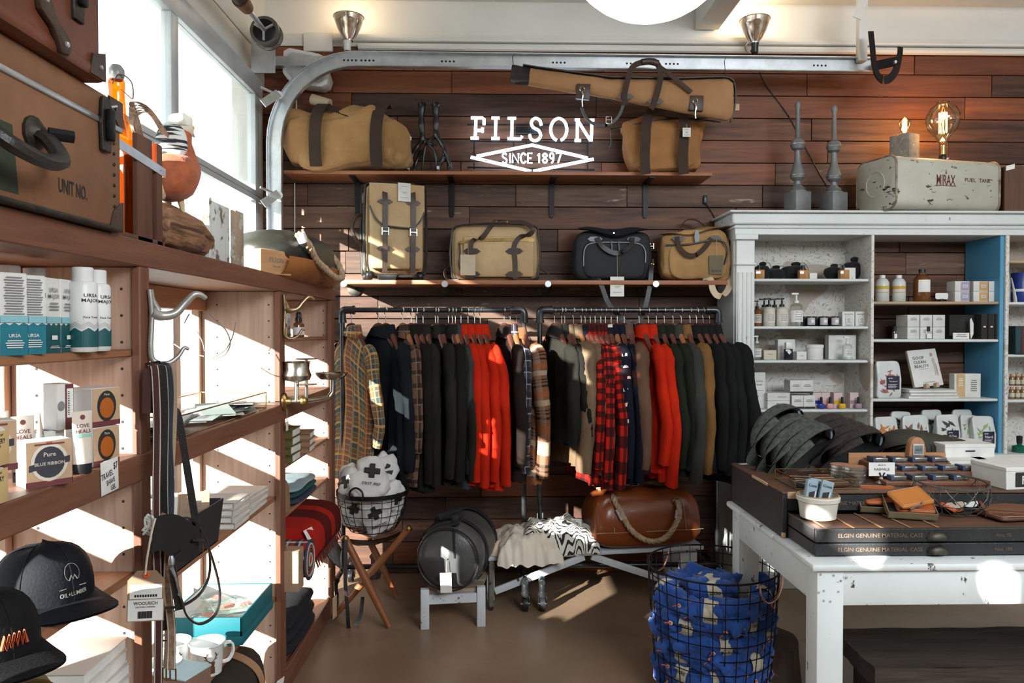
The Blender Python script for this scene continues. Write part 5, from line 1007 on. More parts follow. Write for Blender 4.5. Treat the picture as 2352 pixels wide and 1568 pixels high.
# rolling suitcase
c = P(900, 640, 4.22); t = T('rolling_suitcase', 'upright tan wheeled suitcase with leather straps on the lower shelf', 'suitcase', (0, 0, 0))
MB().box(0, .03, .28, .33, .19, .5).b('shell', khaki, t, bev=.055, seg=5)
MB().box(0, -.08, .27, .29, .05, .42).b('front_pocket', khaki, t, bev=.02, seg=3)
for y, k in ((-.055, 1), (.09, 1)): MB().tube(smooth_path([(-.167, y, .1), (-.167, y, .45), (-.13, y, .528), (.13, y, .528), (.167, y, .45), (.167, y, .1), (.13, y, .032), (-.13, y, .032)], 5, True), .008, 8, closed=True).b('piping', bkleather, t)
MB().grid(lambda a, b_: V((-.150+.3*a, -.108-.012*sin(pi*a)-.004*b_, .52-.225*b_*(1-.0*a)*(1-.45*abs(2*a-1)**4)-.02*a*b_)), 24, 10).grid(lambda a, b_: V((-.150+.3*a, -.114-.012*sin(pi*a)-.004*b_, .52-.225*b_*(1-.0*a)*(1-.45*abs(2*a-1)**4)-.02*a*b_)), 24, 10).grid(lambda a, b_: V((-.15+.3*a, -.112+.12*b_, .52+.012*b_)), 6, 4).b('flap', khaki, t, ang=80)
MB().tube([V((-.150+.3*a, -.118-.012*sin(pi*a), .52-.225*(1-.45*abs(2*a-1)**4)-.02*a)) for a in [k/24 for k in range(25)]], .0045, 6).b('flap_piping', bkleather, t)
for x in (-.068, .085):
    MB().strap(smooth_path([(x, .0, .538), (x, -.09, .532), (x, -.128, .45), (x, -.134, .36), (x, -.13, .25), (x, -.118, .12), (x, -.108, .04)], 5), .028, .004, X3).b('strap', dkleather, t)
    leaf(t, (x, -.128, .42), .085, .03); leaf(t, (x, -.112, .17), .085, .032); buckle(t, (x, -.132, .26), .036, .038); MB().lathe([(.008, 0), (.006, .003)], (x, -.12, .16), 10, -Y3).b('stud', chrome, t)
MB().prism([(-.166, y_, z_) for y_, z_ in ((.0, .17), (.05, .17), (.05, .43), (.0, .43))], (-.005, 0, 0)).b('side_plate', bkleather, t, bev=.002)
MB().tube(smooth_path([(-.17, .025, .36), (-.2, .02, .36), (-.225, .018, .31), (-.225, .018, .27), (-.2, .02, .22), (-.17, .025, .22)], 4), .01, 8).b('side_handle', dkleather, t)
for x, y in ((-.14, -.05), (.14, -.05), (-.14, .09), (.14, .09)): MB().lathe([(.022, 0), (.026, .006), (.026, .026), (.02, .034)], (x-.02, y, .027), 14, X3).b('wheel', blackplastic, t)
MB().prism([(-.1, -.12, .0), (-.01, -.12, .0), (.0, -.12, .03), (-.11, -.12, .03)], (0, .04, 0)).b('kick_foot', blackplastic, t, bev=.004)
swing_tag(t, (.035, -.135, .53), .01, .07, .1, card, 4)
place(t, (c.x+.01, 4.24, ZS+.0015), 17, (1.02, 1, 1.02))
# tan briefcase
c = P(1138, 640, 4.2); t = T('briefcase', 'tan twill soft briefcase with looping leather handles on the lower shelf', 'bag', (0, 0, 0))
MB().box(0, .02, .158, .5, .15, .316).b('bag_body', khaki, t, bev=.06, seg=5)
MB().box(.02, -.055, .135, .4, .03, .23).b('front_pocket', khaki, t, bev=.012, seg=3)
for y in (-.05, .085): MB().tube(smooth_path([(-.247, y, .06), (-.247, y, .24), (-.19, y, .314), (.19, y, .314), (.247, y, .24), (.247, y, .06), (.19, y, .004), (-.19, y, .004)], 5, True), .006, 8, closed=True).b('piping', bkleather, t)
MB().strap([(-.2, -.072, .215), (-.1, -.073, .228), (.1, -.073, .23), (.22, -.07, .226)], .018, .004, Z3).b('zip', brass, t)
for x, pts in ((-.13, ((-.13, -.074, .01), (-.13, -.076, .1), (-.135, -.078, .19), (-.12, -.08, .225), (-.07, -.085, .24), (-.03, -.09, .29), (0, -.07, .325), (.05, -.06, .33))), (.11, ((.115, -.074, .01), (.115, -.076, .1), (.11, -.078, .19), (.14, -.08, .24), (.2, -.085, .26), (.21, -.09, .29), (.16, -.07, .325), (.08, -.06, .33)))):
    MB().strap(smooth_path(pts, 5), .027, .004, (1, 0, .2)).b('handle', dkleather, t)
    leaf(t, (x, -.073, .165), .1, .038); leaf(t, (x, -.075, .035), .1, .04)
MB().tube([(-.01, -.06, .329), (.09, -.06, .329)], .014, 10).b('handle_wrap', dkleather, t)
for x in (.01, .07): MB().lathe([(.007, 0), (.005, .003)], (x, -.075, .33), 10, -Y3).b('stud', chrome, t)
MB().strap(smooth_path([(-.2, -.075, .21), (-.195, -.085, .15), (-.2, -.085, .09), (-.195, -.083, .06)], 4), .012, .006, (1, 0, 0)).b('zip_pull', dkleather, t)
swing_tag(t, (-.15, -.085, .2), .06, .085, .115, mat('tan tag', (.5, .42, .3), rough=.8), 3, lines=False)
MB().strap(smooth_path([(-.24, .0, .1), (-.285, -.02, .06), (-.27, -.05, .01), (-.2, -.07, .006)], 4), .03, .004, (.3, 1, 0)).b('shoulder_strap', dkleather, t); MB().strap(smooth_path([(.24, .02, .08), (.29, .0, .05), (.34, .0, .012), (.4, .02, .004)], 4), .03, .004, Y3).b('shoulder_strap', bkleather, t)
place(t, (c.x, 4.24, ZS+.0015), -3)
# black briefcase
blc = mat('navy black canvas', (.007, .0095, .0135), (.0045, .0062, .009), rough=.7, ns=5, bump=.3, bs=240)
c = P(1408, 645, 4.18); t = T('briefcase', 'black canvas briefcase with folded-open flap and long hanging shoulder strap', 'bag', (0, 0, 0))
def bbn(o, d): o.x *= 1-.06*max(0, d.z); return o
MB().soft((0, .01, .142), .222, .075, .142, 7, 6, 64, 30, wr=.006, ws=6, fn=bbn, cr=.006, cs=8).b('bag_body', blc, t, ang=75)
MB().soft((.0, -.058, .115), .178, .022, .105, 6, 5, 36, 16, wr=.004, ws=8).b('front_pocket', blc, t, ang=75)
MB().grid(lambda a, b_: V((-.19+.38*a+.0*b_, -.09+.17*b_-.012*sin(pi*a), .285+.028*b_-.03*(1-b_)**2*sin(pi*a)+.008*sin(a*9))), 24, 6).grid(lambda a, b_: V((-.19+.38*a+.0*b_, -.09+.17*b_-.012*sin(pi*a), .279+.028*b_-.03*(1-b_)**2*sin(pi*a)+.008*sin(a*9))), 24, 6).b('flap', blc, t, ang=80)
MB().tube(smooth_path([(-.175, -.078, .08), (-.17, -.08, .17), (-.13, -.08, .208), (0, -.082, .213), (.13, -.08, .208), (.172, -.08, .17), (.175, -.078, .1)], 5), .003, 6).b('piping', pl('grey piping', (.3, .3, .32), .5), t)
for x in (-.11, .11): leaf(t, (x, -.068, .232), .085, .032, pl('grey leather', (.16, .17, .18), .4) if x < 0 else bkleather)
MB().strap(smooth_path([(-.1, -.082, .24), (-.075, -.1, .19), (-.02, -.105, .155), (.03, -.105, .155), (.085, -.1, .19), (.1, -.082, .24)], 5), .026, .004, (1, 0, .4)).b('handle', bkleather, t)
MB().lathe([(.006, 0), (.004, .004)], (-.01, -.105, .262), 10, -Y3).b('stud', chrome, t)
for x in (-.02, .02): MB().strap([(x, -.088, .22), (x+.004, -.094, .15)], .008, .004, X3).b('zip_pull', bkleather, t)
swing_tag(t, (.008, -.11, .15), .135, .078, .11, paper, 0)
for z in (.1, .2): buckle(t, (.225, -.02, z), .02, .03)
sp_ = [(-.15, -.06, .01), (-.1, -.1, .004), (-.075, -.105, -.04), (-.045, -.107, -.12), (.0, -.107, -.18), (.06, -.107, -.235), (.1, -.107, -.255), (.14, -.107, -.22), (.17, -.106, -.14), (.195, -.1, -.03), (.205, -.09, .05), (.215, -.07, .09)]
MB().strap(smooth_path(sp_, 5), .026, .004, (1, 0, .35)).b('shoulder_strap', bkleather, t); MB().tube([(.212, -.088, .085), (.218, -.08, .1), (.22, -.07, .12)], .005, 6).b('snap_hook', brass, t)
place(t, (c.x, 4.22, ZS+.0015), 2)
# tan messenger bag
c = P(1597, 650, 4.18); t = T('messenger_bag', 'slouching tan canvas messenger bag leaning on the white cabinet', 'bag', (0, 0, 0)); msc = mat('messenger canvas', (.38, .225, .09), (.28, .155, .06), rough=.85, ns=5, bump=.25, bs=240)
def mbn(o, d): o.z *= 1+.1*d.x; o.x *= 1-.05*d.z; return o
MB().soft((0, .01, .145), .195, .085, .145, 6, 5, 72, 36, wr=.012, ws=7, seed=2, fn=mbn, cr=.014, cs=8).b('bag_body', msc, t, ang=75)
MB().grid(lambda a, b_: V((-.19+.37*a, -.085+.17*b_, .262+.05*a+.02*b_-.02*sin(pi*a)*(1-b_)+.006*sin(a*11))), 24, 6).grid(lambda a, b_: V((-.19+.37*a, -.085+.17*b_, .256+.05*a+.02*b_-.02*sin(pi*a)*(1-b_)+.006*sin(a*11))), 24, 6).b('flap', msc, t, ang=80)
MB().soft((.01, -.065, .11), .165, .022, .1, 5, 4, 36, 16, wr=.01, ws=8).b('front_pocket', msc, t, ang=75)
MB().tube(smooth_path([(-.17, -.075, .2), (-.05, -.092, .202), (.08, -.094, .225), (.15, -.09, .215), (.172, -.088, .16), (.155, -.088, .09)], 5), .005, 6).b('piping', bkleather, t)
for x in (-.1, .1): leaf(t, (x, -.085, .235), .075, .04)
leaf(t, (-.0, -.092, .245), .03, .085, pl('grey leather', (.16, .17, .18), .4))
MB().strap(smooth_path([(-.11, -.09, .245), (-.1, -.1, .19), (-.06, -.107, .145), (-.01, -.108, .14), (.04, -.105, .18), (.08, -.095, .235)], 5), .026, .004, (1, 0, .5)).b('handle', webbing, t)
MB().strap(smooth_path([(-.06, .08, .26), (-.055, .09, .33), (-.01, .095, .368), (.05, .095, .355), (.11, .08, .29)], 5), .03, .004, (.3, 1, .3)).b('shoulder_strap', webbing, t)
MB().strap(smooth_path([(.04, -.08, .01), (.075, -.1, .005), (.085, -.11, -.05), (.11, -.11, -.085), (.15, -.1, -.08), (.19, -.06, -.03), (.205, -.02, .05)], 5), .035, .004, (1, .1, .3)).b('shoulder_strap', mat('cream webbing', (.6, .48, .34), rough=.9), t)
swing_tag(t, (.105, -.1, .235), .10, .075, .105, mat('olive tag', (.16, .13, .08), rough=.8), -3, 'FILSON', lines=False)
for z in (.12, .2): MB().tube([(.19, -.03, z), (.2, -.04, z+.03)], .006, 6).b('snap_hook', iron, t)
place(t, (c.x, 4.22, ZS+.0015), -4)
q = P(1620, 458, 4.41); pt = T('plug', 'small black inline switch with cord on the planks above the messenger bag', 'plug', q); MB().box(*q, .022, .014, .05).b('plug_body', blackplastic, pt, bev=.004); MB().tube(smooth_path([q+V((.003, 0, -.025)), P(1630, 480, 4.42), P(1650, 515, 4.42)], 4), .003, 6).b('cord', blackplastic, pt)
# ================================================================ CLOTHES RACKS
YR_ = 4.05; ZR = 1.565
pipe = mat('dark steel pipe', (.09, .095, .1), (.05, .05, .055), rough=.3, metal=.85, ns=12, bump=.05)
RK = {}
for nm, ua, ub, lab in (('left', 786, 1203, 'black pipe clothes rack on casters, standing next to the shelving unit'), ('right', 1240, 1650, 'black pipe clothes rack on casters, standing next to the white cabinet')):
    xa, xb = P(ua, 712, YR_).x, P(ub, 708, YR_).x; t = T('clothes_rack', lab, 'clothes rack', ((xa+xb)/2, YR_, 0)); RK[nm] = (xa, xb)
    MB().tube([(xa, YR_, ZR), (xb, YR_, ZR)], .0135, 12).b('rail', pipe, t); MB().tube([(xa, YR_, .16), (xb, YR_, .16)], .0135, 12).b('base_bar', pipe, t)
    for x, s_ in ((xa, 1), (xb, -1)):
        MB().tube([(x, YR_, .15), (x, YR_, ZR-.03)], .0135, 12).b('post', pipe, t)
        MB().tube(smooth_path([(x, YR_, ZR-.06), (x, YR_, ZR-.02), (x+.006*s_, YR_, ZR-.006), (x+.02*s_, YR_, ZR), (x+.06*s_, YR_, ZR)], 4), .021, 12).tube([(x, YR_, ZR-.07), (x, YR_, ZR-.055)], .024, 12).tube([(x+.055*s_, YR_, ZR), (x+.07*s_, YR_, ZR)], .024, 12).b('elbow', pipe, t)
        f = MB().tube([(x, 3.8, .15), (x, 4.3, .15)], .0135, 12).b('foot', pipe, t)
        for y in (3.82, 4.28):
            c = MB().tube(smooth_path([(x, y+(.05 if y < 4 else -.05), .15), (x, y+.01, .15), (x, y, .135), (x, y, .1)], 4), .02, 12).cyl((x, y, .1), (x, y, .075), .024).bx(x-.021, x-.018, y-.02, y+.016, .03, .08).bx(x+.018, x+.021, y-.02, y+.016, .03, .08).bx(x-.021, x+.021, y-.014, y+.014, .075, .08).b('caster', pipe, t)
            MB().lathe([(.012, -.013), (.03, -.014), (.036, -.012), (.037, 0), (.036, .012), (.03, .014), (.012, .013)], (x, y-.008, .0375), 22, X3).b('wheel', blackplastic, c); MB().lathe([(.008, -.024), (.008, .024)], (x, y-.008, .0375), 10, X3).b('axle', chrome, c)
# ---------------------------------------------------------------- garments on hangers
hwood = mat('dark red hanger wood', (.12, .03, .018), (.07, .02, .012), rough=.35, ns=9, coat=.3); hwood2 = mat('orange hanger wood', (.3, .11, .04), (.22, .08, .03), rough=.35, ns=9, coat=.3)
def hanger(x, th, lab, m, grp):
    t = T('coat_hanger', lab, 'hanger', (0, 0, 0), grp)
    MB().tube(smooth_path([(0, 0, -.085), (0, 0, -.05), (0, .004, -.03), (0, .016, -.012), (0, .0155, .006), (0, 0, .0155), (0, -.0155, .004), (0, -.014, -.008)], 4), .0022, 6).b('hook', chrome, t)
    pts = smooth_path([(0, -.17, -.24), (0, -.11, -.182), (0, -.053, -.112), (0, 0, -.084), (0, .045, -.112), (0, .11, -.182), (0, .17, -.24)], 4); n = len(pts)
    MB().tube(pts, [.011+.007*sin(pi*i/(n-1)) for i in range(n)], 10, flat=.85).b('shoulder_bar', m, t)
    return place(t, (x, YR_, ZR), th)
def garment(x, th, m, L, sl, label, grp, Tk=.042, W=.215, lean=.0, cuff=None, collar=True, seed=0, rs=.058, bend=.03, cat='jacket', name='jacket', dz=0, swing=0):
    """hung on a hanger across the rail; local -y = near shoulder"""
    g_ = random.Random(int(seed*10)); bend += g_.uniform(-.02, .025); swing += g_.uniform(-.015, .025); th += g_.uniform(-4, 4); sl += g_.uniform(-.02, .02); rs *= g_.uniform(.95, 1.12)
    t = T(name, label, cat, (0, 0, 0), grp); zt = -.106-dz; hem = -(L)
    def body(a, b_):
        an = 2*pi*a; sg = lambda q, e: math.copysign(abs(q)**e, q); cy, cx = sg(cos(an), .8), sg(sin(an), .55); w = W*(.97+.05*b_); top = zt-.135*abs(cy)**1.25
        z = top+(hem-top)*b_; tk = Tk*(.16+.84*min(1, b_*6)**.6)*(.85+.3*b_); q = V((cx*2+seed, cy*3, z*3.2)); fold = noise.noise(V((cy*8+seed*3, cx*2, z*1.3)))*.034*b_**.5+noise.noise(q)*.012*min(1, b_*5)
        return V((cx*(tk+fold)+lean*b_*(-cy)+.012*sin(z*9+seed)*b_, cy*w*(1+.03*noise.noise(q*2)), z+.012*noise.noise(V((cy*5, cx*5, seed)))*b_))
    MB().grid(body, 36, 22, cu=True, uv=lambda a, b_: (a*1.0, -.1+(hem-zt)*b_)).b('body', m, t, ang=85)
    for s_ in (-1, 1):
        pp = smooth_path([(.0, s_*(W-.06), zt-.10), (-.006, s_*(W-.005), zt-.145), (-.01+lean, s_*(W+.018), zt-.24), (-.016+lean+swing*.4, s_*(W+.028+bend*.4), zt-.36), (-.014+lean*1.3+swing*.8, s_*(W+.015+bend), zt-.5), (-.01+lean*1.6+swing, s_*(W+.0+bend*.5), zt-sl)], 4); n = len(pp)
        T_, N_ = frames(pp, X3)
        def sleeve(a, b_):
            i = min(n-1, int(round(a*(n-1)))); an = 2*pi*b_; r = rs*(.55+.45*min(1, a*6))*(1-.3*a); B_ = T_[i].cross(N_[i]); cr_ = 1+.24*noise.noise(V((cos(an)*1.6+seed*2, sin(an)*1.6, a*7+s_)))+.22*(.3-abs(noise.noise(V((cos(an)*1.5, sin(an)*1.5+seed, a*13)))))
            return pp[i]+(N_[i]*cos(an)*.62+B_*sin(an)*.95)*r*cr_
        g = MB().grid(sleeve, n-1, 16, cv=True, uv=lambda a, b_: (b_*.32, a*sl)); g.f.append(tuple((n-1)*16+k for k in range(16))); s_o = g.b('sleeve', m, t, ang=85)
        if cuff:
            MB().tube([pp[-1]+V((0, 0, .012)), pp[-1]+V((0, 0, -.03))], [rs*.66, rs*.6], 14, flat=.75).b('cuff', cuff, s_o)
    if collar:
        def col(a, b_):
            an = 2*pi*a; h = .5-.5*cos(an*1); k = b_; r = .058+.02*k; return V((sin(an)*.034*(1+.35*k)*(1 if True else 1), -cos(an)*r*1.05-.012, zt+.016-.05*k+.012*(1-k)*cos(an)-.018*k*max(0, cos(an))))
        MB().grid(col, 22, 5, cu=True, uv=lambda a, b_: (a*.4, b_*.06)).grid(lambda a, b_: col(1-a, b_)*.985+V((0, 0, -.002)), 22, 5, cu=True, uv=lambda a, b_: (a*.4, b_*.06)).b('collar', m, t, ang=85)
    return place(t, (x, YR_, ZR), th)
cl = lambda n, a, b_=None, **k: mat(n, a, b_, rough=k.pop('rough', .88), ns=5, bump=.3, bs=260, spec=.12, **k)
plaid_tan = plaid('tan teal plaid', '6e5436', [('b', .09, 0, .035, '33484c', .7), ('b', .09, .06, .012, 'c08a4a', .8), ('u', .18, 0, .06, '8f4a1c', .55), ('b', .03, 0, .004, 'b8a88a', .4)])
plaid_br = plaid('brown black check', '6a4c3a', [('b', .075, 0, .034, '141414', .72), ('b', .075, .05, .008, '8a7060', .5)])
plaid_gr = plaid('grey violet check', '4a474f', [('b', .07, 0, .03, '1b1a20', .75), ('b', .07, .042, .006, 'a09aa4', .6)])
stripe_br = plaid('brown blanket stripe', '6b4630', [('v', .19, 0, .012, '120e0c', .9), ('v', .19, .022, .008, '120e0c', .9), ('v', .19, .04, .008, '120e0c', .9), ('v', .19, .1, .035, 'a8947f', .7), ('u', .1, 0, .04, '8f7a6a', .35), ('v', .19, .15, .03, '8a4c1c', .6)])
buffalo = plaid('red buffalo check', 'b31a0c', [('u', .062, 0, .03, '0c0809', .8), ('v', .062, 0, .03, '0c0809', .8)])
stripe_nv = plaid('navy white stripe', '12141f', [('v', .05, 0, .012, 'd8d4cc', .9)])
olive = cl('dark olive cloth', (.013, .0125, .010), (.008, .0078, .0065)); dkgrey = cl('charcoal green cloth', (.009, .0095, .0095), (.006, .0065, .0065)); dkblue = cl('blue black cloth', (.011, .014, .017), (.007, .009, .011)); redc = cl('orange red cloth', (.5, .02, .005), (.38, .014, .004))
brownk = cl('dark brown cloth', (.017, .011, .009)); olive2 = cl('faded olive cloth', (.02, .0185, .0145), (.0125, .0118, .0095)); navyc = cl('navy cloth', (.008, .0095, .018)); tanq = cl('brown tan nylon', (.17, .11, .066), (.12, .078, .046), rough=.45); mocha = cl('mocha cloth', (.13, .07, .045), (.095, .052, .033)); greygr = cl('grey green cloth', (.045, .045, .04), (.03, .03, .027)); tobac = cl('tobacco cloth', (.2, .1, .034), (.15, .075, .025)); greenc = cl('forest green cloth', (.014, .018, .011)); charc = cl('charcoal wool', (.012, .0122, .0125), (.008, .008, .0083)); quiltb = cl('slate quilted cloth', (.03, .037, .04), rough=.5)
GL = [  # hook u, angle, material, words, kind, hem L, sleeve, options
 (800, 44, plaid_tan, 'tan and teal plaid shirt', 'shirt', .92, .62, dict(rs=.05, W=.2)),
 (869, 50, dkblue, 'dark slate work jacket', 'jacket', .84, .5, dict(cuff=None, rs=.06)),
 (886, 36, dkblue, 'blue black jacket', 'jacket', .94, .72, dict(rs=.055)),
 (925, 30, plaid_br, 'brown and black checked wool shirt', 'shirt', .93, .62, dict(rs=.056)),
 (945, 26, olive, 'dark olive jacket', 'jacket', .95, .72, {}), (957, 25, olive, 'dark olive jacket', 'jacket', .96, .78, {}),
 (972, 24, olive2, 'olive jacket', 'jacket', .9, .8, {}), (1000, 24, olive2, 'olive waxed jacket', 'jacket', .92, .76, dict(rs=.06)), (1006, 24, dkgrey, 'charcoal jacket', 'jacket', .9, .74, {}),
 (1030, 23, olive, 'dark olive jacket', 'jacket', .92, .76, {}), (1039, 23, olive2, 'olive jacket', 'jacket', .9, .78, {}), (1046, 22, quiltb, 'slate quilted jacket', 'jacket', .94, .74, {}),
 (1059, 22, redc, 'orange red jacket', 'jacket', .92, .8, dict(lean=.01)), (1075, 22, redc, 'orange red jacket', 'jacket', .9, .82, dict(lean=.015)), (1090, 22, redc, 'orange red jacket', 'jacket', .93, .8, dict(lean=.02)), (1103, 23, redc, 'orange red jacket with a dropped sleeve', 'jacket', .95, .83, dict(lean=.025)),
 (1158, 20, brownk, 'dark brown hooded jacket', 'jacket', .9, .7, {}), (1172, 20, plaid_gr, 'grey and violet checked shirt', 'shirt', .86, .66, dict(rs=.055, bend=.0)), (1187, 32, stripe_br, 'brown striped blanket shirt', 'shirt', .92, .76, dict(rs=.07, bend=.03, swing=.02))]
GR = [
 (1274, 24, olive2, 'olive hooded jacket', 'jacket', .7, .6, {}), (1290, 24, olive, 'dark olive jacket', 'jacket', .72, .6, {}), (1297, 24, tanq, 'tan quilted jacket', 'jacket', .82, .72, dict(rs=.078, bend=.03, swing=-.01)), (1317, 26, tanq, 'tan quilted jacket', 'jacket', .84, .76, dict(rs=.07, swing=.05)),
 (1335, 20, navyc, 'navy jacket', 'jacket', .8, .6, {}), (1344, 18, buffalo, 'red and black buffalo check shirt', 'shirt', .92, .7, {}), (1356, 17, buffalo, 'red and black buffalo check shirt', 'shirt', .94, .76, {}), (1367, 16, buffalo, 'red and black buffalo check shirt', 'shirt', .92, .8, {}), (1380, 14, buffalo, 'red and black buffalo check shirt', 'shirt', .94, .82, {}),
 (1391, 14, stripe_nv, 'navy and white striped shirt', 'shirt', .8, .5, {}), (1404, 13, navyc, 'navy jacket', 'jacket', .9, .76, {}), (1418, 14, navyc, 'navy jacket', 'jacket', .92, .8, {}), (1434, 16, mocha, 'mocha brown jacket with dark cuffs', 'jacket', .88, .72, dict(cuff=brownk, rs=.07, swing=.01)),
 (1468, 16, redc, 'orange red field jacket', 'jacket', .86, .7, {}), (1489, 17, redc, 'orange red field jacket', 'jacket', .9, .83, dict(rs=.064)), (1508, 17, greenc, 'forest green jacket', 'jacket', .88, .72, {}), (1526, 17, greenc, 'forest green jacket', 'jacket', .88, .72, {}), (1546, 18, greygr, 'grey green chore jacket', 'jacket', .86, .78, dict(rs=.066)),
 (1565, 18, tobac, 'tobacco brown jacket', 'jacket', .84, .76, dict(rs=.064, bend=.045)), (1585, 24, charc, 'charcoal wool coat', 'coat', .86, .74, dict(rs=.065)), (1600, 27, charc, 'charcoal wool coat', 'coat', .88, .76, dict(rs=.065)), (1615, 30, charc, 'charcoal wool coat', 'coat', .9, .78, dict(rs=.065)), (1630, 32, charc, 'charcoal wool coat with a bent sleeve', 'coat', .92, .72, dict(rs=.066, bend=.06))]
for side, lst in (('left', GL), ('right', GR)):
    xa, xb = RK[side]
    for k, (u, th, m, w_, kind, L, sl_, op) in enumerate(lst):
        x = min(max(P(u, 712, YR_).x, xa+.05), xb-.03); end = 'shelving unit' if side == 'left' else 'rack with the plaid shirt'
        hanger(x, th, f'wooden hanger holding the {ORD[k]} garment from the left on the {side} rack', hwood2 if k % 7 == 3 else hwood, 'wooden coat hangers on the racks')
        garment(x, th, m, L, sl_, f'{w_}, {ORD[k]} garment from the left on the {side} rack', f'garments hanging on the {side} rack', seed=k*1.7+(side == 'right')*31, cat=kind, name=kind, **op)
# ================================================================ ON THE FLOOR
tri = T('tripod_stool', 'folding tripod stool of three wooden legs with a leather seat', 'stool', (-.55, 3.75, 0))
legw = woodm('orange turned leg', (.3, .11, .04), (.2, .07, .025), 2, 7, .4)
TB = [PZ(766, 1416, .0), PZ(894, 1445, .0), PZ(912, 1378, .0)]; TT = [P(938, 1213, 3.68), P(848, 1240, 4.0), P(793, 1236, 3.62)]
TB[0] = PZ(768, 1418, .006)
for a, b_ in ((TB[0], TT[0]), (TB[1], TT[2]), (TB[2], TT[1])): 
    a = V((a.x, a.y, .012)); MB().tube([a, a+(b_-a)*.5, b_], [.013, .02, .017], 12).b('leg', legw, tri)
ctr = (TB[0]+TT[0])*.5; MB().lathe([(.045, -.012), (.047, .012)], ctr+V((0.0, .03, -.02)), 20, (.1, .05, 1), cap=False).b('leather_band', bkleather, tri)
mb = MB(); sag = (TT[0]+TT[1]+TT[2])/3-V((0, 0, .045)); 
for a, b_, c_ in ((0, 1, 2), (1, 2, 0), (2, 0, 1)):
    mb.grid(lambda p, q: (TT[a].lerp(TT[b_], p)+V((0, 0, -.05*sin(pi*p)*.6))).lerp(sag, q), 8, 5).grid(lambda p, q: (TT[b_].lerp(TT[a], p)+V((0, 0, -.05*sin(pi*p)*.6-.004))).lerp(sag-V((0, 0, .004)), q), 8, 5)
mb.b('leather_seat', dkleather, tri, ang=80)
for p in TT: MB().lathe([(.018, -.01), (.02, 0), (.012, .012), (0, .014)], p, 10).b('leg_cap', brass, tri)
MB().strap(smooth_path([P(795, 1240, 3.58), P(793, 1330, 3.56), P(798, 1400, 3.57), P(803, 1444, 3.62), P(826, 1420, 3.66), P(833, 1370, 3.68)], 5), .018, .004, (1, .4, 0)).b('carry_strap', bkleather, tri)
def wire_basket(par, c, prof, nv, rings, r, m, name='wire_mesh', diag=0):
    c = V(c); mb = MB()
    def rad(z):
        for (r0, z0), (r1, z1) in zip(prof, prof[1:]):
            if z0 <= z <= z1: return r0+(r1-r0)*(z-z0)/(z1-z0)
        return prof[-1][0]
    z0, z1 = prof[0][1], prof[-1][1]
    for k in range(nv):
        a = 2*pi*k/nv; mb.tube([c+V((cos(a+diag*i/8)*rad(z0+(z1-z0)*i/8), sin(a+diag*i/8)*rad(z0+(z1-z0)*i/8), z0+(z1-z0)*i/8)) for i in range(9)], r, 5)
        if diag: mb.tube([c+V((cos(a-diag*i/8)*rad(z0+(z1-z0)*i/8), sin(a-diag*i/8)*rad(z0+(z1-z0)*i/8), z0+(z1-z0)*i/8)) for i in range(9)], r, 5)
    for z in rings: mb.tube([c+V((cos(2*pi*k/36)*rad(z), sin(2*pi*k/36)*rad(z), z)) for k in range(36)], r, 5, closed=True)
    for q in (.33, .66, 1): mb.tube([c+V((cos(2*pi*k/24)*rad(z0)*q, sin(2*pi*k/24)*rad(z0)*q, z0)) for k in range(24)], r, 5, closed=True)
    for k in range(5): a = pi*k/5; mb.tube([c+V((cos(a)*rad(z0), sin(a)*rad(z0), z0)), c-V((cos(a)*rad(z0), sin(a)*rad(z0), -z0))], r, 5)
    return mb.b(name, m, par, kind='stuff')
BC = P(856, 1175, 3.80); BC.z = .44; wb_ = T('wire_basket', 'black wire basket full of white first aid bags on the tripod stool', 'basket', BC)
wire_basket(wb_, BC, [(.115, .0), (.15, .05), (.17, .11), (.18, .19)], 22, [.045, .09, .135, .165], .0018, blackmetal)
MB().strap([BC+V((cos(2*pi*k/40)*.181, sin(2*pi*k/40)*.181, .19)) for k in range(40)], .022, .004, Z3, closed=True).b('rim_band', blackmetal, wb_)
for s_ in (-1.85, 1.2): 
    e = V((cos(s_), sin(s_), 0)); f_ = V((-sin(s_), cos(s_), 0)); MB().tube(smooth_path([BC+e*.186+f_*-.035+V((0, 0, .19)), BC+e*.186-f_*.033+V((0, 0, .225)), BC+e*.186+V((0, 0, .245)), BC+e*.186+f_*.033+V((0, 0, .225)), BC+e*.186+f_*.035+V((0, 0, .19))], 4), .005, 6).b('handle', blackmetal, wb_)
wc = mat('white cotton', (.68, .66, .64), (.6, .58, .56), rough=.9, ns=6, bump=.2, bs=250)
def aid_bag(loc, rz, rx, ry, s_, lab):
    t = T('first_aid_bag', lab, 'bag', (0, 0, 0), 'white first aid bags in the wire basket')
    def f(o, d): o.x *= 1-.25*max(0, d.z); o.z += .02*max(0, d.z)*(1-d.x*d.x); return o
    MB().soft((0, 0, 0), .078, .042, .1, 4, 3.2, 34, 20, wr=.008, ws=12, seed=len(lab), fn=f, cr=.022, cs=11).b('bag_body', wc, t, ang=80)
    MB().prism([(-.012, -.055, -.03+.02), (.012, -.055, -.01), (.012, -.055, .01), (.036, -.053, .01), (.036, -.053, .034), (.012, -.055, .034), (.012, -.055, .056), (-.012, -.055, .056), (-.012, -.055, .034), (-.036, -.053, .034), (-.036, -.053, .01), (-.012, -.055, .01)], (0, .02, 0)).b('cross_print', inkm, t, smooth=False)
    MB().txt('FIRST AID', (0, -.0562, -.045), X3, Z3, h=.014).b('lettering', inkm, t, smooth=False)
    return place(t, loc, rz, s_, rx, ry)
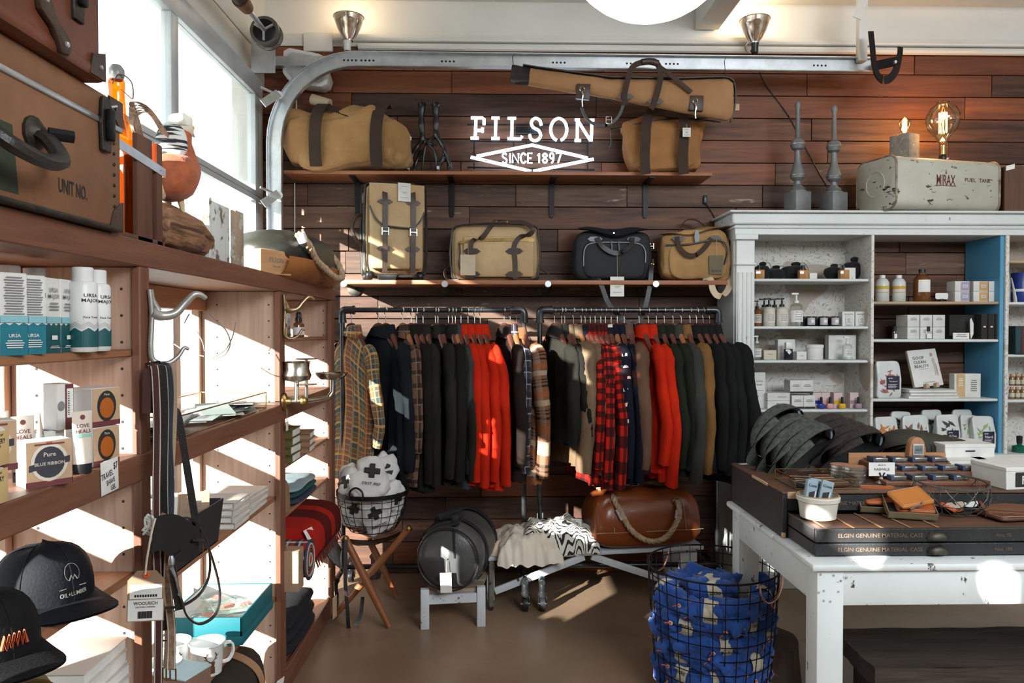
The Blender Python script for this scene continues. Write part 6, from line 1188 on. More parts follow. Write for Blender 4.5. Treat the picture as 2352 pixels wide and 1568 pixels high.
for x, y, z, rz, rx, ry, s_, lab in ((.0, -.06, .26, 12, -38, 8, 1.1, 'white first aid bag on top with the full cross and words showing'), (-.095, -.04, .215, -25, -20, -30, 1.0, 'white first aid bag leaning over the left rim'), (.04, .06, .26, 20, -20, 25, .95, 'white first aid bag at the back of the heap'), (-.07, -.055, .11, -20, 5, 20, .9, 'white first aid bag low in the basket, cross tilted left'), (.03, -.075, .09, 10, 5, -22, .95, 'white first aid bag low in the basket facing forward'), (.09, .0, .14, 50, 5, 10, .9, 'white first aid bag at the right inside the basket'), (-.03, .08, .13, 0, 0, 0, .9, 'white first aid bag buried at the back of the basket')):
    aid_bag(BC+V((x, y, z)), rz, rx, ry, s_, lab)
# chipped white step stool with grey duffle
chip2 = mat('chipped white stool paint', (.62, .65, .67), (.54, .57, .6), rough=.6, ns=4, chip=('3a2c22', 22, .62, .66), bump=.35, bs=40)
stl = T('step_stool', 'low chipped white wooden step stool under the grey duffle', 'stool', (-.2, 3.75, 0))
F1, F2 = V((P(975, 1450, 3.576).x, 3.6, 0)), V((P(1105, 1438, 3.64).x, 3.63, 0))
dxy = V((.045, .36, 0))
for p in (F1, F2, F1+dxy, F2+dxy): MB().at(p.x, p.y, 0, rz=5).bx(-.021, .021, -.018, .018, 0, .195).b('leg', chip2, stl, bev=.003)
mb = MB(); mb.hexa([F1+V((0, -.01, .12)), F2+V((0, -.01, .12)), F2+V((0, .012, .12)), F1+V((0, .012, .12))], [F1+V((0, -.01, .165)), F2+V((0, -.01, .165)), F2+V((0, .012, .165)), F1+V((0, .012, .165))]); mb.b('front_rail', chip2, stl)
for k in range(3):
    a = k/3+.02; b_ = (k+1)/3-.02; q = lambda f, z: F1.lerp(F1+dxy, f)+V((-.0, 0, z)); q2 = lambda f, z: F2.lerp(F2+dxy, f)+V((0, 0, z)); MB().hexa([q(a, .168), q2(a, .168), q2(b_, .168), q(b_, .168)], [q(a, .185), q2(a, .185), q2(b_, .185), q(b_, .185)]).b('slat', woodm('worn seat slat', (.4, .3, .22), (.25, .18, .13), 0, 8), stl)
DC = P(1030, 1292, 3.56); gd = T('duffle_bag', 'grey waxed canvas duffle with black straps on the low white stool', 'bag', (DC.x, 3.75, .19)); greyw = mat('grey waxed canvas', (.085, .085, .085), (.06, .06, .062), rough=.33, ns=4, bump=.2, bs=120)
ax = V((.18, 1, 0)).normalized(); rt = V((1, -.18, 0)).normalized(); CZ = .197+.155
def gdf(a, b_):
    an = 2*pi*a; k = b_; f = (1-abs(2*k-1)**8)**.35 if 0 < k < 1 else .02; r = .168*f*(1+.03*noise.noise(V((cos(an)*2, sin(an)*2, k*4)))); o = ax*(-.02+.5*k)+rt*cos(an)*r+Z3*(sin(an)*r*(.93 if sin(an) < 0 else 1-.25*max(0, k-.3)))
    return V((DC.x, 3.56, CZ))+o+noise.noise_vector(o*7)*.012
MB().grid(gdf, 40, 24, cu=True).b('bag_body', greyw, gd, ang=80)
MB().tube([V((DC.x, 3.56, CZ))+ax*-.012+rt*cos(a)*.15+Z3*sin(a)*.15 for a in [2*pi*k/40 for k in range(40)]], .005, 6, closed=True).b('seam_piping', bkleather, gd)
MB().tube([V((DC.x, 3.545, CZ))+rt*.03+Z3*z for z in (.15, .08, .01)], .004, 6).b('seam_piping', bkleather, gd)
bw = mat('black webbing', (.012, .012, .016), rough=.8, bump=.4, bs=250)
for o in (.1, .34): MB().strap([V((DC.x, 3.56, CZ))+ax*o+rt*cos(a)*.176+Z3*(sin(a)*.174) for a in [-.8+4.7*k/24 for k in range(25)]], .035, .004, ax).b('strap', bw, gd)
B_ = V((DC.x, 3.56, CZ)); MB().strap(smooth_path([B_+ax*.1+rt*-.08+Z3*.15, B_+ax*.06+rt*-.06+Z3*.185, B_+ax*.12+rt*.0+Z3*.205, B_+ax*.2+rt*.02+Z3*.2, B_+ax*.3+rt*-.04+Z3*.17], 5), .03, .005, rt).strap(smooth_path([B_+ax*-.0+rt*-.13+Z3*.1, B_+ax*-.03+rt*-.05+Z3*.165, B_+ax*-.01+rt*.04+Z3*.18, B_+ax*.06+rt*.06+Z3*.2], 5), .035, .005, ax).b('handle', bw, gd)
MB().soft(B_+ax*.02+rt*.03+Z3*.185, .022, .022, .03, 3, 3, 12, 8).b('handle_wrap', bw, gd)
MB().tube([B_+ax*-.03+rt*.0+Z3*.0, B_+ax*-.035+Z3*-.05+rt*-.002], .0015, 5).b('tag_string', string, gd); c = B_+ax*-.04+rt*-.002+Z3*-.10
MB().at(c.x, c.y-.005, c.z, rz=-4, ry=-2).box(0, 0, 0, .055, .001, .095).b('price_tag', paper, gd)
# bench with shirts and leather duffle
bn = T('bench', 'chipped white low bench with crossed braces under the clothes rack', 'bench', (.45, 3.9, 0))
A1 = V((P(1102, 1283, 3.8).x, 3.80, 0)); A2 = V((P(1617, 1250, 3.98).x, 3.98, 0)); bd = (A2-A1).normalized(); bnrm = V((-bd.y, bd.x, 0)); BH = .285
def bb(name, o0, o1, n0, n1, z0, z1, m=chip2): p = lambda o, n_, z: A1+bd*o+bnrm*n_+Z3*z; return MB().hexa([p(o0, n0, z0), p(o1, n0, z0), p(o1, n1, z0), p(o0, n1, z0)], [p(o0, n0, z1), p(o1, n0, z1), p(o1, n1, z1), p(o0, n1, z1)]).b(name, m, bn, bev=.003)
BL = (A2-A1).length
bb('seat_plank', 0, BL, 0, .3, BH-.022, BH); chipg = mat('grey worn bench paint', (.2, .19, .17), (.12, .1, .08), rough=.7, ns=6, chip=('2a2019', 20, .55, .62))
bb('end_board', .0, .02, .0, .3, .235, BH+.075, chipg); bb('leg', .05, .075, .01, .05, 0, BH-.022, chipg); bb('leg', .05, .075, .25, .29, 0, BH-.022, chipg); bb('end_panel', BL-.13, BL-.03, .02, .045, 0, BH-.022); bb('end_panel', BL-.13, BL-.03, .25, .275, 0, BH-.022)
for a, b_ in (((.08, .10), (.56, BH-.03)), ((BL-.10, .06), (.6, BH-.03))):
    p = A1+bd*a[0]+bnrm*.015+Z3*a[1]; q = A1+bd*b_[0]+bnrm*.015+Z3*b_[1]; MB().strap([p, q], .036, .016, (q-p).cross(bnrm)).b('brace', chip2, bn, bev=.002)
crm = mat('cream jersey', (.66, .53, .4), (.58, .45, .33), rough=.92, ns=5, bump=.25, bs=260)
def heap(name, lab, cat, o, n_, w, d, h, m, seed, grp=None, uvs=False, drop=0):
    t = T(name, lab, cat, A1+bd*o+bnrm*n_+Z3*BH, grp); C = A1+bd*o+bnrm*n_+Z3*(BH+.002)
    def f(a, b_):
        x, y = (a-.5), (b_-.5); e = max(0, 1-max(abs(2*x), abs(2*y))**4); q = V((x*4+seed, y*4, seed)); hh = h*e**.5*(.82+.28*noise.noise(q)+.22*abs(noise.noise(q*2.6)))
        dr = drop*max(0, -y-.22)*2.2*(1+.6*noise.noise(V((x*9, seed, 1)))) if drop else 0
        return C+bd*(x*w*(1+.15*noise.noise(q*1.3)))+bnrm*(y*d*(1+.12*noise.noise(q*1.7+V((3, 1, 0))))+dr*.25)+Z3*(max(0, hh)-dr*(1 if not dr else 1))+bnrm*(-.02*noise.noise(V((x*12, y*5, seed))))
    k = MB().grid(f, 40, 26, uv=lambda a, b_: (a*w, b_*d*1.5+.055*noise.noise(V((a*5, b_*5, seed+3)))+.03*noise.noise(V((a*11, b_*9, seed)))+a*.1)); k.b('cloth', m, t, ang=85)
    return t
t = heap('shirt', 'lowest cream shirt at the left end of the bench', 'shirt', .13, .15, .3, .3, .085, crm, 2.2, 'cream shirts on the bench'); heap('shirt', 'crumpled cream shirt hanging over the front edge of the bench', 'shirt', .26, .1, .34, .38, .12, mat('ivory jersey', (.74, .68, .58), (.66, .58, .48), rough=.92, ns=5, bump=.25, bs=260), 5.1, 'cream shirts on the bench', drop=.06)
zeb = plaid('zebra stripe jersey', 'd6d2c8', [('v', .015, 0, .0055, '0e0e10', .97)])
t = heap('striped_shirt', 'black and white striped shirt with a white label in the middle of the bench', 'shirt', .43, .13, .42, .3, .155, zeb, 8.4, None, drop=.02)
c = A1+bd*.52+bnrm*.06+Z3*(BH+.135); MB().at(c.x, c.y, c.z, rz=-10, rx=-35).box(0, 0, 0, .07, .0015, .055).b('paper_label', paper, t)
MB().at(c.x, c.y, c.z, rz=-10, rx=-35).txt('parkhouse', (0, -.0012, -.018), X3, Z3, h=.006).disc((0, -.0012, .006), -Y3, .004, 8, .014).disc((-.01, -.0012, .004), -Y3, .009, 8, .004).disc((.01, -.0012, .004), -Y3, .009, 8, .004).quad((-.009, -.0012, -.006), (.009, -.0012, -.006), (.009, -.0012, -.004), (-.009, -.0012, -.004)).b('lettering', inkm, t, smooth=False)
c = A1+bd*.36+bnrm*.2+Z3*(BH+.15); MB().at(c.x, c.y, c.z, rz=8).box(0, 0, 0, .035, .003, .03).b('neck_label', paper, t)
ld = T('leather_duffle', 'glossy cognac leather duffle with rope handles on the bench', 'bag', (0, 0, 0)); cog = mat('cognac leather', (.22, .052, .012), (.16, .036, .008), rough=.3, ns=3, bump=.12, bs=60, coat=.1)
def ldf(o, d): o.y *= 1-.35*max(0, d.z); o.x *= 1-.08*max(0, d.z); return o
MB().soft((0, .12, .15), .31, .15, .15, 7, 4.5, 64, 30, wr=.01, ws=5, seed=3, fn=ldf, cr=.008, cs=6).b('bag_body', cog, ld, ang=80)
st2 = pl('pale stitching', (.55, .38, .25), .8)
MB().tube([(-.3+.6*k/20, -.036+.004*sin(k), .1) for k in range(21)], .0016, 5).b('stitching', st2, ld)
for x in (-.2, .2): MB().tube(smooth_path([(x, -.035, .1), (x-.004, -.03, .16), (x-.006, -.012, .22), (x-.006, .03, .275)], 4), .0016, 5).b('stitching', st2, ld)
rope_tube(ld, smooth_path([(-.19, .03, .285), (-.185, -.005, .255), (-.165, -.053, .205), (-.125, -.06, .13), (-.06, -.07, .075), (.01, -.07, .055), (.08, -.07, .08), (.13, -.062, .14), (.155, -.053, .2), (.16, -.01, .25)], 12), .014)
rope_tube(ld, smooth_path([(-.24, .13, .30), (-.2, .16, .325), (-.12, .18, .315), (0, .2, .30), (.1, .19, .31), (.16, .17, .285)], 12), .013)
for p, q in (((-.178, -.03, .225), (-.155, -.052, .175)), ((.157, -.04, .205), (.145, -.055, .165)), ((-.2, .12, .325), (-.14, .12, .32))): MB().tube([p, q], .018, 12).b('tape_wrap', pl('white tape', (.6, .62, .62), .6), ld)
MB().tube([(.16+.022*cos(a), -.012, .25+.024*sin(a)) for a in [2*pi*k/16 for k in range(16)]], .003, 6, closed=True).b('grommet', brass, ld)
p = A1+bd*.91+bnrm*.0+Z3*(BH+.002); place(ld, p, math.degrees(math.atan2(bd.y, bd.x)))
# wire hamper of blue socks
HC = V((P(1636, 1302, 2.94).x, 2.94, 0)); hm = T('wire_hamper', 'tall round black wire hamper full of blue socks', 'basket', HC)
wire_basket(hm, HC, [(.215, .015), (.24, .25), (.256, .52)], 34, [.06, .115, .17, .225, .28, .335, .39, .445, .49], .002, blackmetal)
MB().tube([HC+V((cos(2*pi*k/48)*.257, sin(2*pi*k/48)*.257, .52)) for k in range(48)], .004, 6, closed=True).b('rim', blackmetal, hm)
cop = pl('rose copper', (.75, .45, .38), .25, metal=1)
for s_ in (-.9, 2.35): 
    e = V((cos(s_), sin(s_), 0)); f_ = V((-sin(s_), cos(s_), 0)); k = HC+e*(.262 if s_ < 0 else .25)
    MB().tube(smooth_path([k-f_*.08+V((0, 0, .52)), k-f_*.07+V((0, 0, .48)), k-f_*.03+V((0, 0, .44)), k+f_*.03+V((0, 0, .44)), k+f_*.07+V((0, 0, .48)), k+f_*.08+V((0, 0, .52))], 5), .0045, 8).b('copper_handle', cop, hm)
sock = mat('royal blue knit', (.018, .09, .38), (.012, .06, .28), rough=.85, ns=8, bump=.4, bs=200, sheen=.2); lab_ = mat('cream sock band', (.66, .6, .47), rough=.75, bump=0); guit = pl('sock print orange', (.6, .1, .06), .8); guit2 = pl('sock print cream', (.72, .55, .42), .8)
def sockroll(k):
    t = T('sock_pair', 'royal blue sock pair with a cream paper band in the wire hamper' if k % 2 else 'royal blue guitar print sock pair without a band in the wire hamper', 'socks', (0, 0, 0), 'blue sock pairs in the wire hamper')
    MB().soft((0, 0, 0), .085, .042, .036, 3, 2.6, 30, 16, wr=.014, ws=16, seed=k*5, cr=.018, cs=16).b('knit_roll', sock, t, ang=80)
    if k == 1 or k == 3:
        MB().lathe([(.046, -.026), (.05, 0), (.046, .026)], (-.01+.01*k, 0, 0), 18, X3, cap=False).b('paper_band', lab_, t)
        MB().txt('socks', (-.01+.01*k, -.0512, 0), X3, Z3, h=.014).b('lettering', inkm, t, smooth=False)
    for j, (x, s_) in enumerate(((.05, 1), (-.053, -1))[k % 2:1+k % 2] if k else ()):
        g = MB().at(x, -.0, .0, rx=0); g.disc((0, -.046, .008*s_), (.2*s_, -1, .2), .009, 10, .007); g.b('guitar_print', guit2, t, smooth=False); MB().strap([(x-.004, -.0475, .006*s_), (x-.02, -.055, -.012)], .004, .001, Z3).disc((x, -.0475, .009*s_), -Y3, .005, 8).b('guitar_neck', guit, t, smooth=False)
    return t
protos = [sockroll(k) for k in range(4)]; r5 = random.Random(5); n = 0
for lay in range(6):
    z = .065+lay*.066; cnt = 11 if lay else 9
    for k in range(cnt+(5 if lay == 5 else 0)):
        if k < cnt: a = 2*pi*k/cnt+lay*.4; r = .163+.004*lay
        else: a = k*1.3; r = .06
        zz = z+r5.uniform(-.012, .015)+(.03 if k >= cnt else 0)
        o = protos[n] if n < 4 else copy_tree(protos[(0, 1, 2, 3, 0, 2, 1, 3, 2)[n % 9]]); n += 1
        place(o, HC+V((cos(a)*r, sin(a)*r, zz)), math.degrees(a)+90+r5.uniform(-28, 28), 1.0+r5.uniform(-.08, .12), r5.uniform(-30, 30), r5.uniform(-18, 18))
MB().soft((HC.x-.05, HC.y-.1, .02), .1, .08, .014, 3, 2, 20, 8, wr=.01).b('cloth_scrap', mat('dark green cloth', (.01, .06, .05), rough=.9), None, 'dark green cloth lying flat inside the hamper bottom', 'cloth', loc=(HC.x, HC.y, 0))
lgw = MB(); q = PZ(1790, 1545, 0)
def stump(a, b_): an = 2*pi*a; r = .15*(1+.08*noise.noise(V((cos(an)*2, sin(an)*2, 0)))+.04*noise.noise(V((cos(an)*5, sin(an)*5, b_)))); return V((1.13+cos(an)*r*(1-.1*b_), 3.06+sin(an)*r, .17*b_))
lgw.grid(stump, 30, 4, cu=True); lgw.f.append(tuple(range(4, 150, 5))); lgw.b('log_stump', woodm('dark bark', (.06, .035, .02), (.025, .015, .01), 2, 9, .8, bump=.8), None, 'dark log stump standing behind the wire hamper', 'stump', loc=(1.13, 3.06, 0), ang=50)
# ================================================================ WHITE CABINET
chw = mat('chipped cabinet paint', (.7, .72, .71), (.62, .645, .64), rough=.5, ns=3, chip=('6a4c34', 20, .665, .71, (1, 1, .5)), bump=.2, bs=30)
wallp = bpy.data.materials.new('figured wallpaper'); wallp.use_nodes = True; _n = wallp.node_tree; L_ = _n.links.new; _b = _n.nodes['Principled BSDF']; _b.inputs['Roughness'].default_value = .8
_tc = nn(_n, 'ShaderNodeTexCoord'); _z = nn(_n, 'ShaderNodeTexNoise', i_Scale=9, i_Detail=3, i_Distortion=1.6); L_(_tc.outputs['Object'], _z.inputs['Vector'])
_w = nn(_n, 'ShaderNodeMath', operation='PINGPONG', i_1=.07); L_(_z.outputs['Fac'], _w.inputs[0]); _lt = nn(_n, 'ShaderNodeMapRange', i_1=.0, i_2=.014, i_3=.95, i_4=0); L_(_w.outputs[0], _lt.inputs[0])
_z2 = nn(_n, 'ShaderNodeTexNoise', i_Scale=5, i_Detail=1); L_(_tc.outputs['Object'], _z2.inputs['Vector']); _m2 = nn(_n, 'ShaderNodeMapRange', i_1=.58, i_2=.61, i_4=.6); L_(_z2.outputs['Fac'], _m2.inputs[0])
_a = nn(_n, 'ShaderNodeMath', operation='MAXIMUM'); L_(_lt.outputs[0], _a.inputs[0]); L_(_m2.outputs[0], _a.inputs[1]); _x = nn(_n, 'ShaderNodeMix', data_type='RGBA'); L_(_a.outputs[0], _x.inputs[0]); _x.inputs[6].default_value = (.66, .64, .6, 1); _x.inputs[7].default_value = (.3, .2, .12, 1); L_(_x.outputs[2], _b.inputs['Base Color'])
bluep = mat('sky blue paint', (.1, .33, .52), (.07, .27, .45), rough=.5, ns=3, chip=('d8dcd8', 30, .7, .74), bump=.1)
YC, YK = 4.09, YB-.035; cx0, cx1 = 1.335, 3.35
X_ = lambda u, Y=YC: P(u, 700, Y).x
cab = T('cabinet', 'tall chipped white open cabinet along the plank wall with fluted pilaster', 'cabinet', ((cx0+cx1)/2, 4.25, 0))
K = lambda n, m, *a, bev=.003, par=None: MB().bx(*a).b(n, m, par or cab, bev=bev, seg=1)
zt = P(1800, 485, YC).z
K('cornice', chw, cx0-.04, cx1, YC-.045, YK, zt-.012, zt); K('cornice', chw, cx0-.02, cx1, YC-.02, YK, zt-.075, zt-.012, bev=.008); K('frieze', chw, cx0, cx1, YC, YK, zt-.13, zt-.075)
K('cornice_bead', chw, cx0-.01, cx1, YC-.01, YK, zt-.095, zt-.085)
p0, p1 = X_(1690), X_(1732)
K('side_panel', chw, cx1-.03, cx1, YC, YK, .0, zt-.13); K('side_panel', chw, cx0, cx0+.03, YC+.02, YK, .0, zt-.13)
K('pilaster', chw, p0, p1, YC-.008, YC+.03, .1, zt-.13)
for k in range(4): x = p0+.014+(p1-p0-.028)*k/3; MB().tube([(x, YC-.008, .35), (x, YC-.008, zt-.34)], .008, 8).b('flute', chw, cab)
K('capital', chw, p0-.012, p1+.012, YC-.03, YC+.03, zt-.16, zt-.13); K('capital', chw, p0-.006, p1+.006, YC-.022, YC+.03, zt-.3, zt-.288); K('plinth_block', chw, p0-.01, p1+.01, YC-.025, YC+.03, .0, .1)
d1, d2 = X_(2003), X_(2314)
wd = K('divider', wallp, d1-.005, d1+.012, YC, YK, .6, zt-.13); K('blue_divider', bluep, d2-.035, d2-.012, YC+.012, YK, .6, zt-.13); K('divider', wallp, d2-.01, d2+.01, YC, YK, .6, zt-.13)
K('wallpaper_back', wallp, p1-.02, d1-.005, YK-.012, YK, .6, zt-.13, bev=0); K('wallpaper_back', wallp, d2+.01, cx1, YK-.012, YK, .6, zt-.13, bev=0)
K('base_top', chw, p1-.02, cx1, YC-.03, YK, .725, .76); K('base_front', chw, p1-.02, cx1, YC, YC+.02, .1, .725); K('kickboard', chw, cx0, cx1, YC+.01, YC+.03, 0, .1)
zs = lambda v: P(1860, v, YC+.02).z
SH = {}
warm = woodm('pine cabinet shelf', (.5, .36, .24), (.4, .27, .17), 0, 8)
for v, xa, xb, m in ((640, p1-.015, d1-.01, chw), (749, p1-.015, d1-.01, chw), (827, p1-.015, d1-.01, chw), (940, p1-.015, d1-.01, chw), (692, d1+.014, d2-.036, warm), (779, d1+.014, d2-.036, chw), (916, d1+.014, d2-.036, chw), (597, d2+.012, cx1, warm), (693, d2+.012, cx1, chw), (814, d2+.012, cx1, chw), (919, d2+.012, cx1, chw)):
    z = zs(v); K('shelf_board', m, xa, xb, YC+.015, YK-.014, z-.016, z, bev=.005); SH[v] = z
def at(u, v, dy=.1): z = SH.get(v, .76); q = P(u, 700, YC+dy); return (q.x, YC+dy, z+.0005)
W_ = lambda px, dy=.1: px/1700*(YC+dy)
# bay one, top shelf: black pouches and amber scent blocks
pouch = mat('black velvet', (.008, .008, .009), rough=.95, bump=.3, bs=120, sheen=.1); amb2 = mat('amber perfume', (.42, .2, .06), rough=.1, bump=0, coat=.5)
for k, (u, w, h, lab) in enumerate(((1748, 40, 42, 'black drawstring pouch at the left end of the top cabinet shelf'), (1778, 46, 34, 'low black drawstring pouch, second on the top cabinet shelf'), (1822, 60, 42, 'wide black drawstring pouch in the middle of the top cabinet shelf'), (1912, 40, 38, 'black drawstring pouch beside the card on the top cabinet shelf'), (1958, 46, 54, 'tall black drawstring pouch at the right of the top cabinet shelf'))):
    t = T('pouch', lab, 'pouch', (0, 0, 0), 'black pouches on the top cabinet shelf'); w_, h_ = W_(w), W_(h)
    MB().soft((0, 0, h_*.42), w_/2, .05, h_*.42, 2.6, 2.4, 24, 14, wr=.008, ws=25, seed=k).b('bag_body', pouch, t); MB().soft((w_*.1, 0, h_*.9), w_*.16, .02, h_*.14, 2, 2, 12, 8, wr=.006, ws=30).b('neck', pouch, t); MB().tube(smooth_path([(0, -.01, h_*.85), (w_*.3, -.04, h_*.95), (w_*.5, -.04, h_*.5)], 4), .0015, 4).b('drawstring', inkm, t); place(t, at(u, 640, .17))
for u, lab in ((1743, 'first'), (1844, 'second'), (1937, 'third')): 
    t = T('perfume_bottle', f'square amber perfume bottle with black cap, {lab} from the left', 'perfume', (0, 0, 0), 'square amber perfume bottles'); MB().bx(-.026, .026, -.018, .018, 0, .052).b('bottle_body', amb2, t, bev=.003); MB().cyl((0, 0, .052), (0, 0, .078), .01).b('cap', blackplastic, t); place(t, at(u, 640, .06))
for u, w, h, lab in ((1866, 18, 14, 'small blank white card on the top cabinet shelf'), (1950, 26, 26, 'white folded ribbon card at the right of the top cabinet shelf')): carton(at(u, 640, .06), W_(w), .02, W_(h), 0, card, lab, 'card', name='small_card')
# second shelf: pump bottles
cre = pl('cream lotion', (.62, .58, .5), .3); ivl = pl('ivory label', (.6, .55, .44), .6)
def pump(u, v, h, r, m, lab, lm, dy=.09, pm=blackplastic, group=None, name='pump_bottle', txt=None):
    t = T(name, lab, 'bottle', (0, 0, 0), group); R_ = W_(r)/2; H_ = W_(h); hb = H_*.68
    MB().lathe([(R_*.94, 0), (R_, .004), (R_, hb*.88), (R_*.7, hb*.96), (R_*.35, hb)], n=20).b('bottle_body', m, t); MB().lathe([(R_*.4, hb), (R_*.4, hb+H_*.08), (R_*.15, hb+H_*.09), (R_*.15, hb+H_*.24)], n=12).b('pump_collar', pm, t)
    MB().box(-R_*.25, -.0, H_*.96, R_*1.1, R_*.45, H_*.06).b('pump_head', pm, t, bev=.002)
    if lm: MB().grid(lambda a, b_: V((sin(-1.2+2.4*a)*(R_+.0006), -cos(-1.2+2.4*a)*(R_+.0006), hb*(.18+.5*b_))), 12, 1).b('paper_label', lm, t)
    if lm: 
        mb = MB()
        for k in range(4): z = hb*(.3+.1*k); mb.quad((-R_*.5, -R_*.94-.003, z), (R_*.5, -R_*.94-.003, z), (R_*.5, -R_*.94-.003, z+.003), (-R_*.5, -R_*.94-.003, z+.003))
        mb.b('small_print', inkg, t, smooth=False)
    return place(t, at(u, v, dy), rnd.uniform(-5, 5))
pump(1739, 749, 60, 20, drop, 'brown glass pump bottle at the left end of the pump bottle shelf', ivl)
for u, dy, lab in ((1755, .17, 'back left'), (1766, .09, 'front left'), (1779, .17, 'back right'), (1796, .09, 'front right')): pump(u, 749, 66, 28, cre, f'cream lotion pump bottle with black pump, {lab} of four', pl('cream label', (.66, .63, .56), .6), dy, group='cream lotion pump bottles')
pump(1829, 749, 78, 29, glass('pale glass', (.9, .96, .95), .25), 'clear pump bottle with white head and green leaf label', paper, pm=whiteplastic)
for k, u in enumerate((1848, 1863, 1876, 1892, 1906, 1918)):
    t = T('candle_jar', f'small candle jar, {ORD[k]} from the left on the pump bottle shelf', 'jar', (0, 0, 0), 'small dark and pale candle jars'); mm = blackplastic if k % 2 == 0 else pl('lilac label', (.5, .44, .5), .5)
    MB().lathe([(.02, 0), (.0215, .003), (.0215, .052), (.02, .056), (.017, .056)], n=18).b('jar_wall', blackplastic, t)
    if k % 2: MB().grid(lambda a, b_: V((sin(-1.4+2.8*a)*.0222, -cos(-1.4+2.8*a)*.0222, .008+.04*b_)), 12, 1).b('paper_label', mm, t); MB().disc((0, -.0235, .028), -Y3, .01, 12).b('emblem', paper, t, smooth=False)
    place(t, at(u, 749, .08 if k % 2 else .14))
for u, lab in ((1944, 'left'), (1974, 'right')): carton(at(u, 749), W_(29), .05, W_(34), 2, card, f'white soap box with round print, {lab} one of the pair', 'soap box', [('t', 'GRANDPA', 0, .068, -.052, inkg), ('o', 0, .033, .02, .026, inkg), ('o', 0, .033, .0185, .0245, card), ('l', 0, .033, .024, .03, 6, inkg), ('l', 0, .006, .05, .005, 1, inkg)], name='soap_box')
# third shelf
pump(1739, 827, 56, 20, glass('pale glass', (.9, .96, .95), .25), 'slim clear spray bottle with white label, left of the third cabinet shelf', paper, pm=whiteplastic)
B1 = lambda u, v, w, h, lab, pr=(), m=card, dy=.09, d=.05, **k: carton(at(u, v, dy), W_(w, dy), d, W_(h, dy), 0, m, lab, 'box', pr, **k)
B1(1766, 827, 29, 22, 'small cream box on the third cabinet shelf', [('l', 0, .032, .04, .006, 1, inkg)], ivl)
B1(1803, 827, 40, 46, 'white box with two panels behind the dark scent bottle', [('r', .0, .055, .001, .1, inkg)], dy=.16)
t = T('perfume_bottle', 'dark square perfume bottle with white diamond label', 'perfume', (0, 0, 0)); MB().bx(-.022, .022, -.016, .016, 0, .062).b('bottle_body', pl('ink blue glass', (.01, .012, .025), .1), t, bev=.003); MB().bx(-.017, .017, -.013, .013, .064, .1).b('cap', whiteplastic, t, bev=.003); MB().quad((0, -.0168, .03), (.012, -.0168, .045), (0, -.0168, .06), (-.012, -.0168, .045)).b('diamond_label', paper, t, smooth=False); place(t, at(1811, 827, .06))
B1(1838, 827, 23, 19, 'tiny white box beside the dark scent bottle', [('l', 0, .022, .03, .006, 1, inkg)])
lathe_thing('cream_jar', 'white lidded cream jar on the third cabinet shelf', 'jar', at(1871, 827), [('jar_wall', [(.045, 0), (.047, .003), (.047, .066)], whiteplastic), ('lid', [(.049, .066), (.05, .069), (.05, .083), (.046, .086), (0, .087)], whiteplastic)])
B1(1931, 827, 64, 56, 'large white two-panel box on the third cabinet shelf', [('r', .02, .06, .001, .12, inkg)], dy=.16); pump(1947, 827, 54, 22, glass('pale glass', (.9, .96, .95), .25), 'clear bottle with honey liquid before the large white box', paper, .06, pm=whiteplastic)
# fourth shelf
B1(1742, 940, 27, 80, 'tall white two-line carton at the left of the nail polish shelf', [('t', 'COCO', 0, .15, .009, inkg), ('t', 'ROSE', 0, .13, .009, inkg), ('r', 0, .095, .062, .001, inkg)], dy=.17); B1(1745, 940, 22, 40, 'white jar box under the tall two-line carton', dy=.12)
lathe_thing('cream_jar', 'small white jar with cap in front of the tall carton', 'jar', at(1735, 940, .07), [('jar_wall', [(.017, 0), (.018, .003), (.018, .06)], whiteplastic), ('lid', [(.019, .06), (.019, .075), (0, .077)], pl('silver lid', (.5, .5, .5), .3, metal=1))])
for k, (z, lab) in enumerate(((0, 'lower'), (.045, 'upper'))): q = at(1783, 940, .1); carton((q[0], q[1], q[2]+z), W_(52), .09, .044, 0, card, f'{lab} wide white lettered box of two stacked', 'box', [('t', 'MOON JUICE', .02, .022, .006, inkg)])
lathe_thing('cream_jar', 'low grey glass jar with white lid before the stacked white boxes', 'jar', at(1800, 940, .045), [('jar_wall', [(.034, 0), (.036, .003), (.036, .02)], pl('grey glass', (.2, .22, .23), .2)), ('lid', [(.032, .02), (.033, .022), (.033, .034), (0, .035)], whiteplastic)])
for k, (z, dx, lab) in enumerate(((0, 0, 'lower left'), (0, 27, 'lower right'), (.086, -4, 'upper left'), (.086, 22, 'upper right'))): q = at(1826+dx, 940, .1); carton((q[0], q[1], q[2]+z), W_(27), .09, .075, 0, card, f'white box on a black base, {lab} of four', 'box', [('r', 0, .006, W_(27)*.99, .011, inkm), ('l', 0, .045, .045, .016, 2, inkg)], 'white boxes with black base')
for u, c_, lab in ((1888, (.02, .05, .35), 'blue'), (1908, (.7, .35, .33), 'pink'), (1936, (.7, .42, .02), 'yellow'), (1973, (.32, .24, .3), 'mauve')):
    t = T('nail_polish', f'{lab} nail polish bottle with black cap', 'nail polish', (0, 0, 0)); MB().soft((0, 0, .015), .019, .013, .015, 3, 4, 20, 12).b('bottle_body', pl(lab+' polish', c_, .15), t); MB().cyl((0, 0, .03), (0, 0, .066), .008, r2=.0065).b('cap', blackplastic, t); place(t, at(u, 940, .05))
    B1(u-14, 940, 20, 36, f'pale pink box striped in {lab}, behind the nail polish', [('r', 0, .035, .047, .02, MATS[lab+' polish'])], pl('pale pink card', (.66, .5, .5), .6), dy=.1)
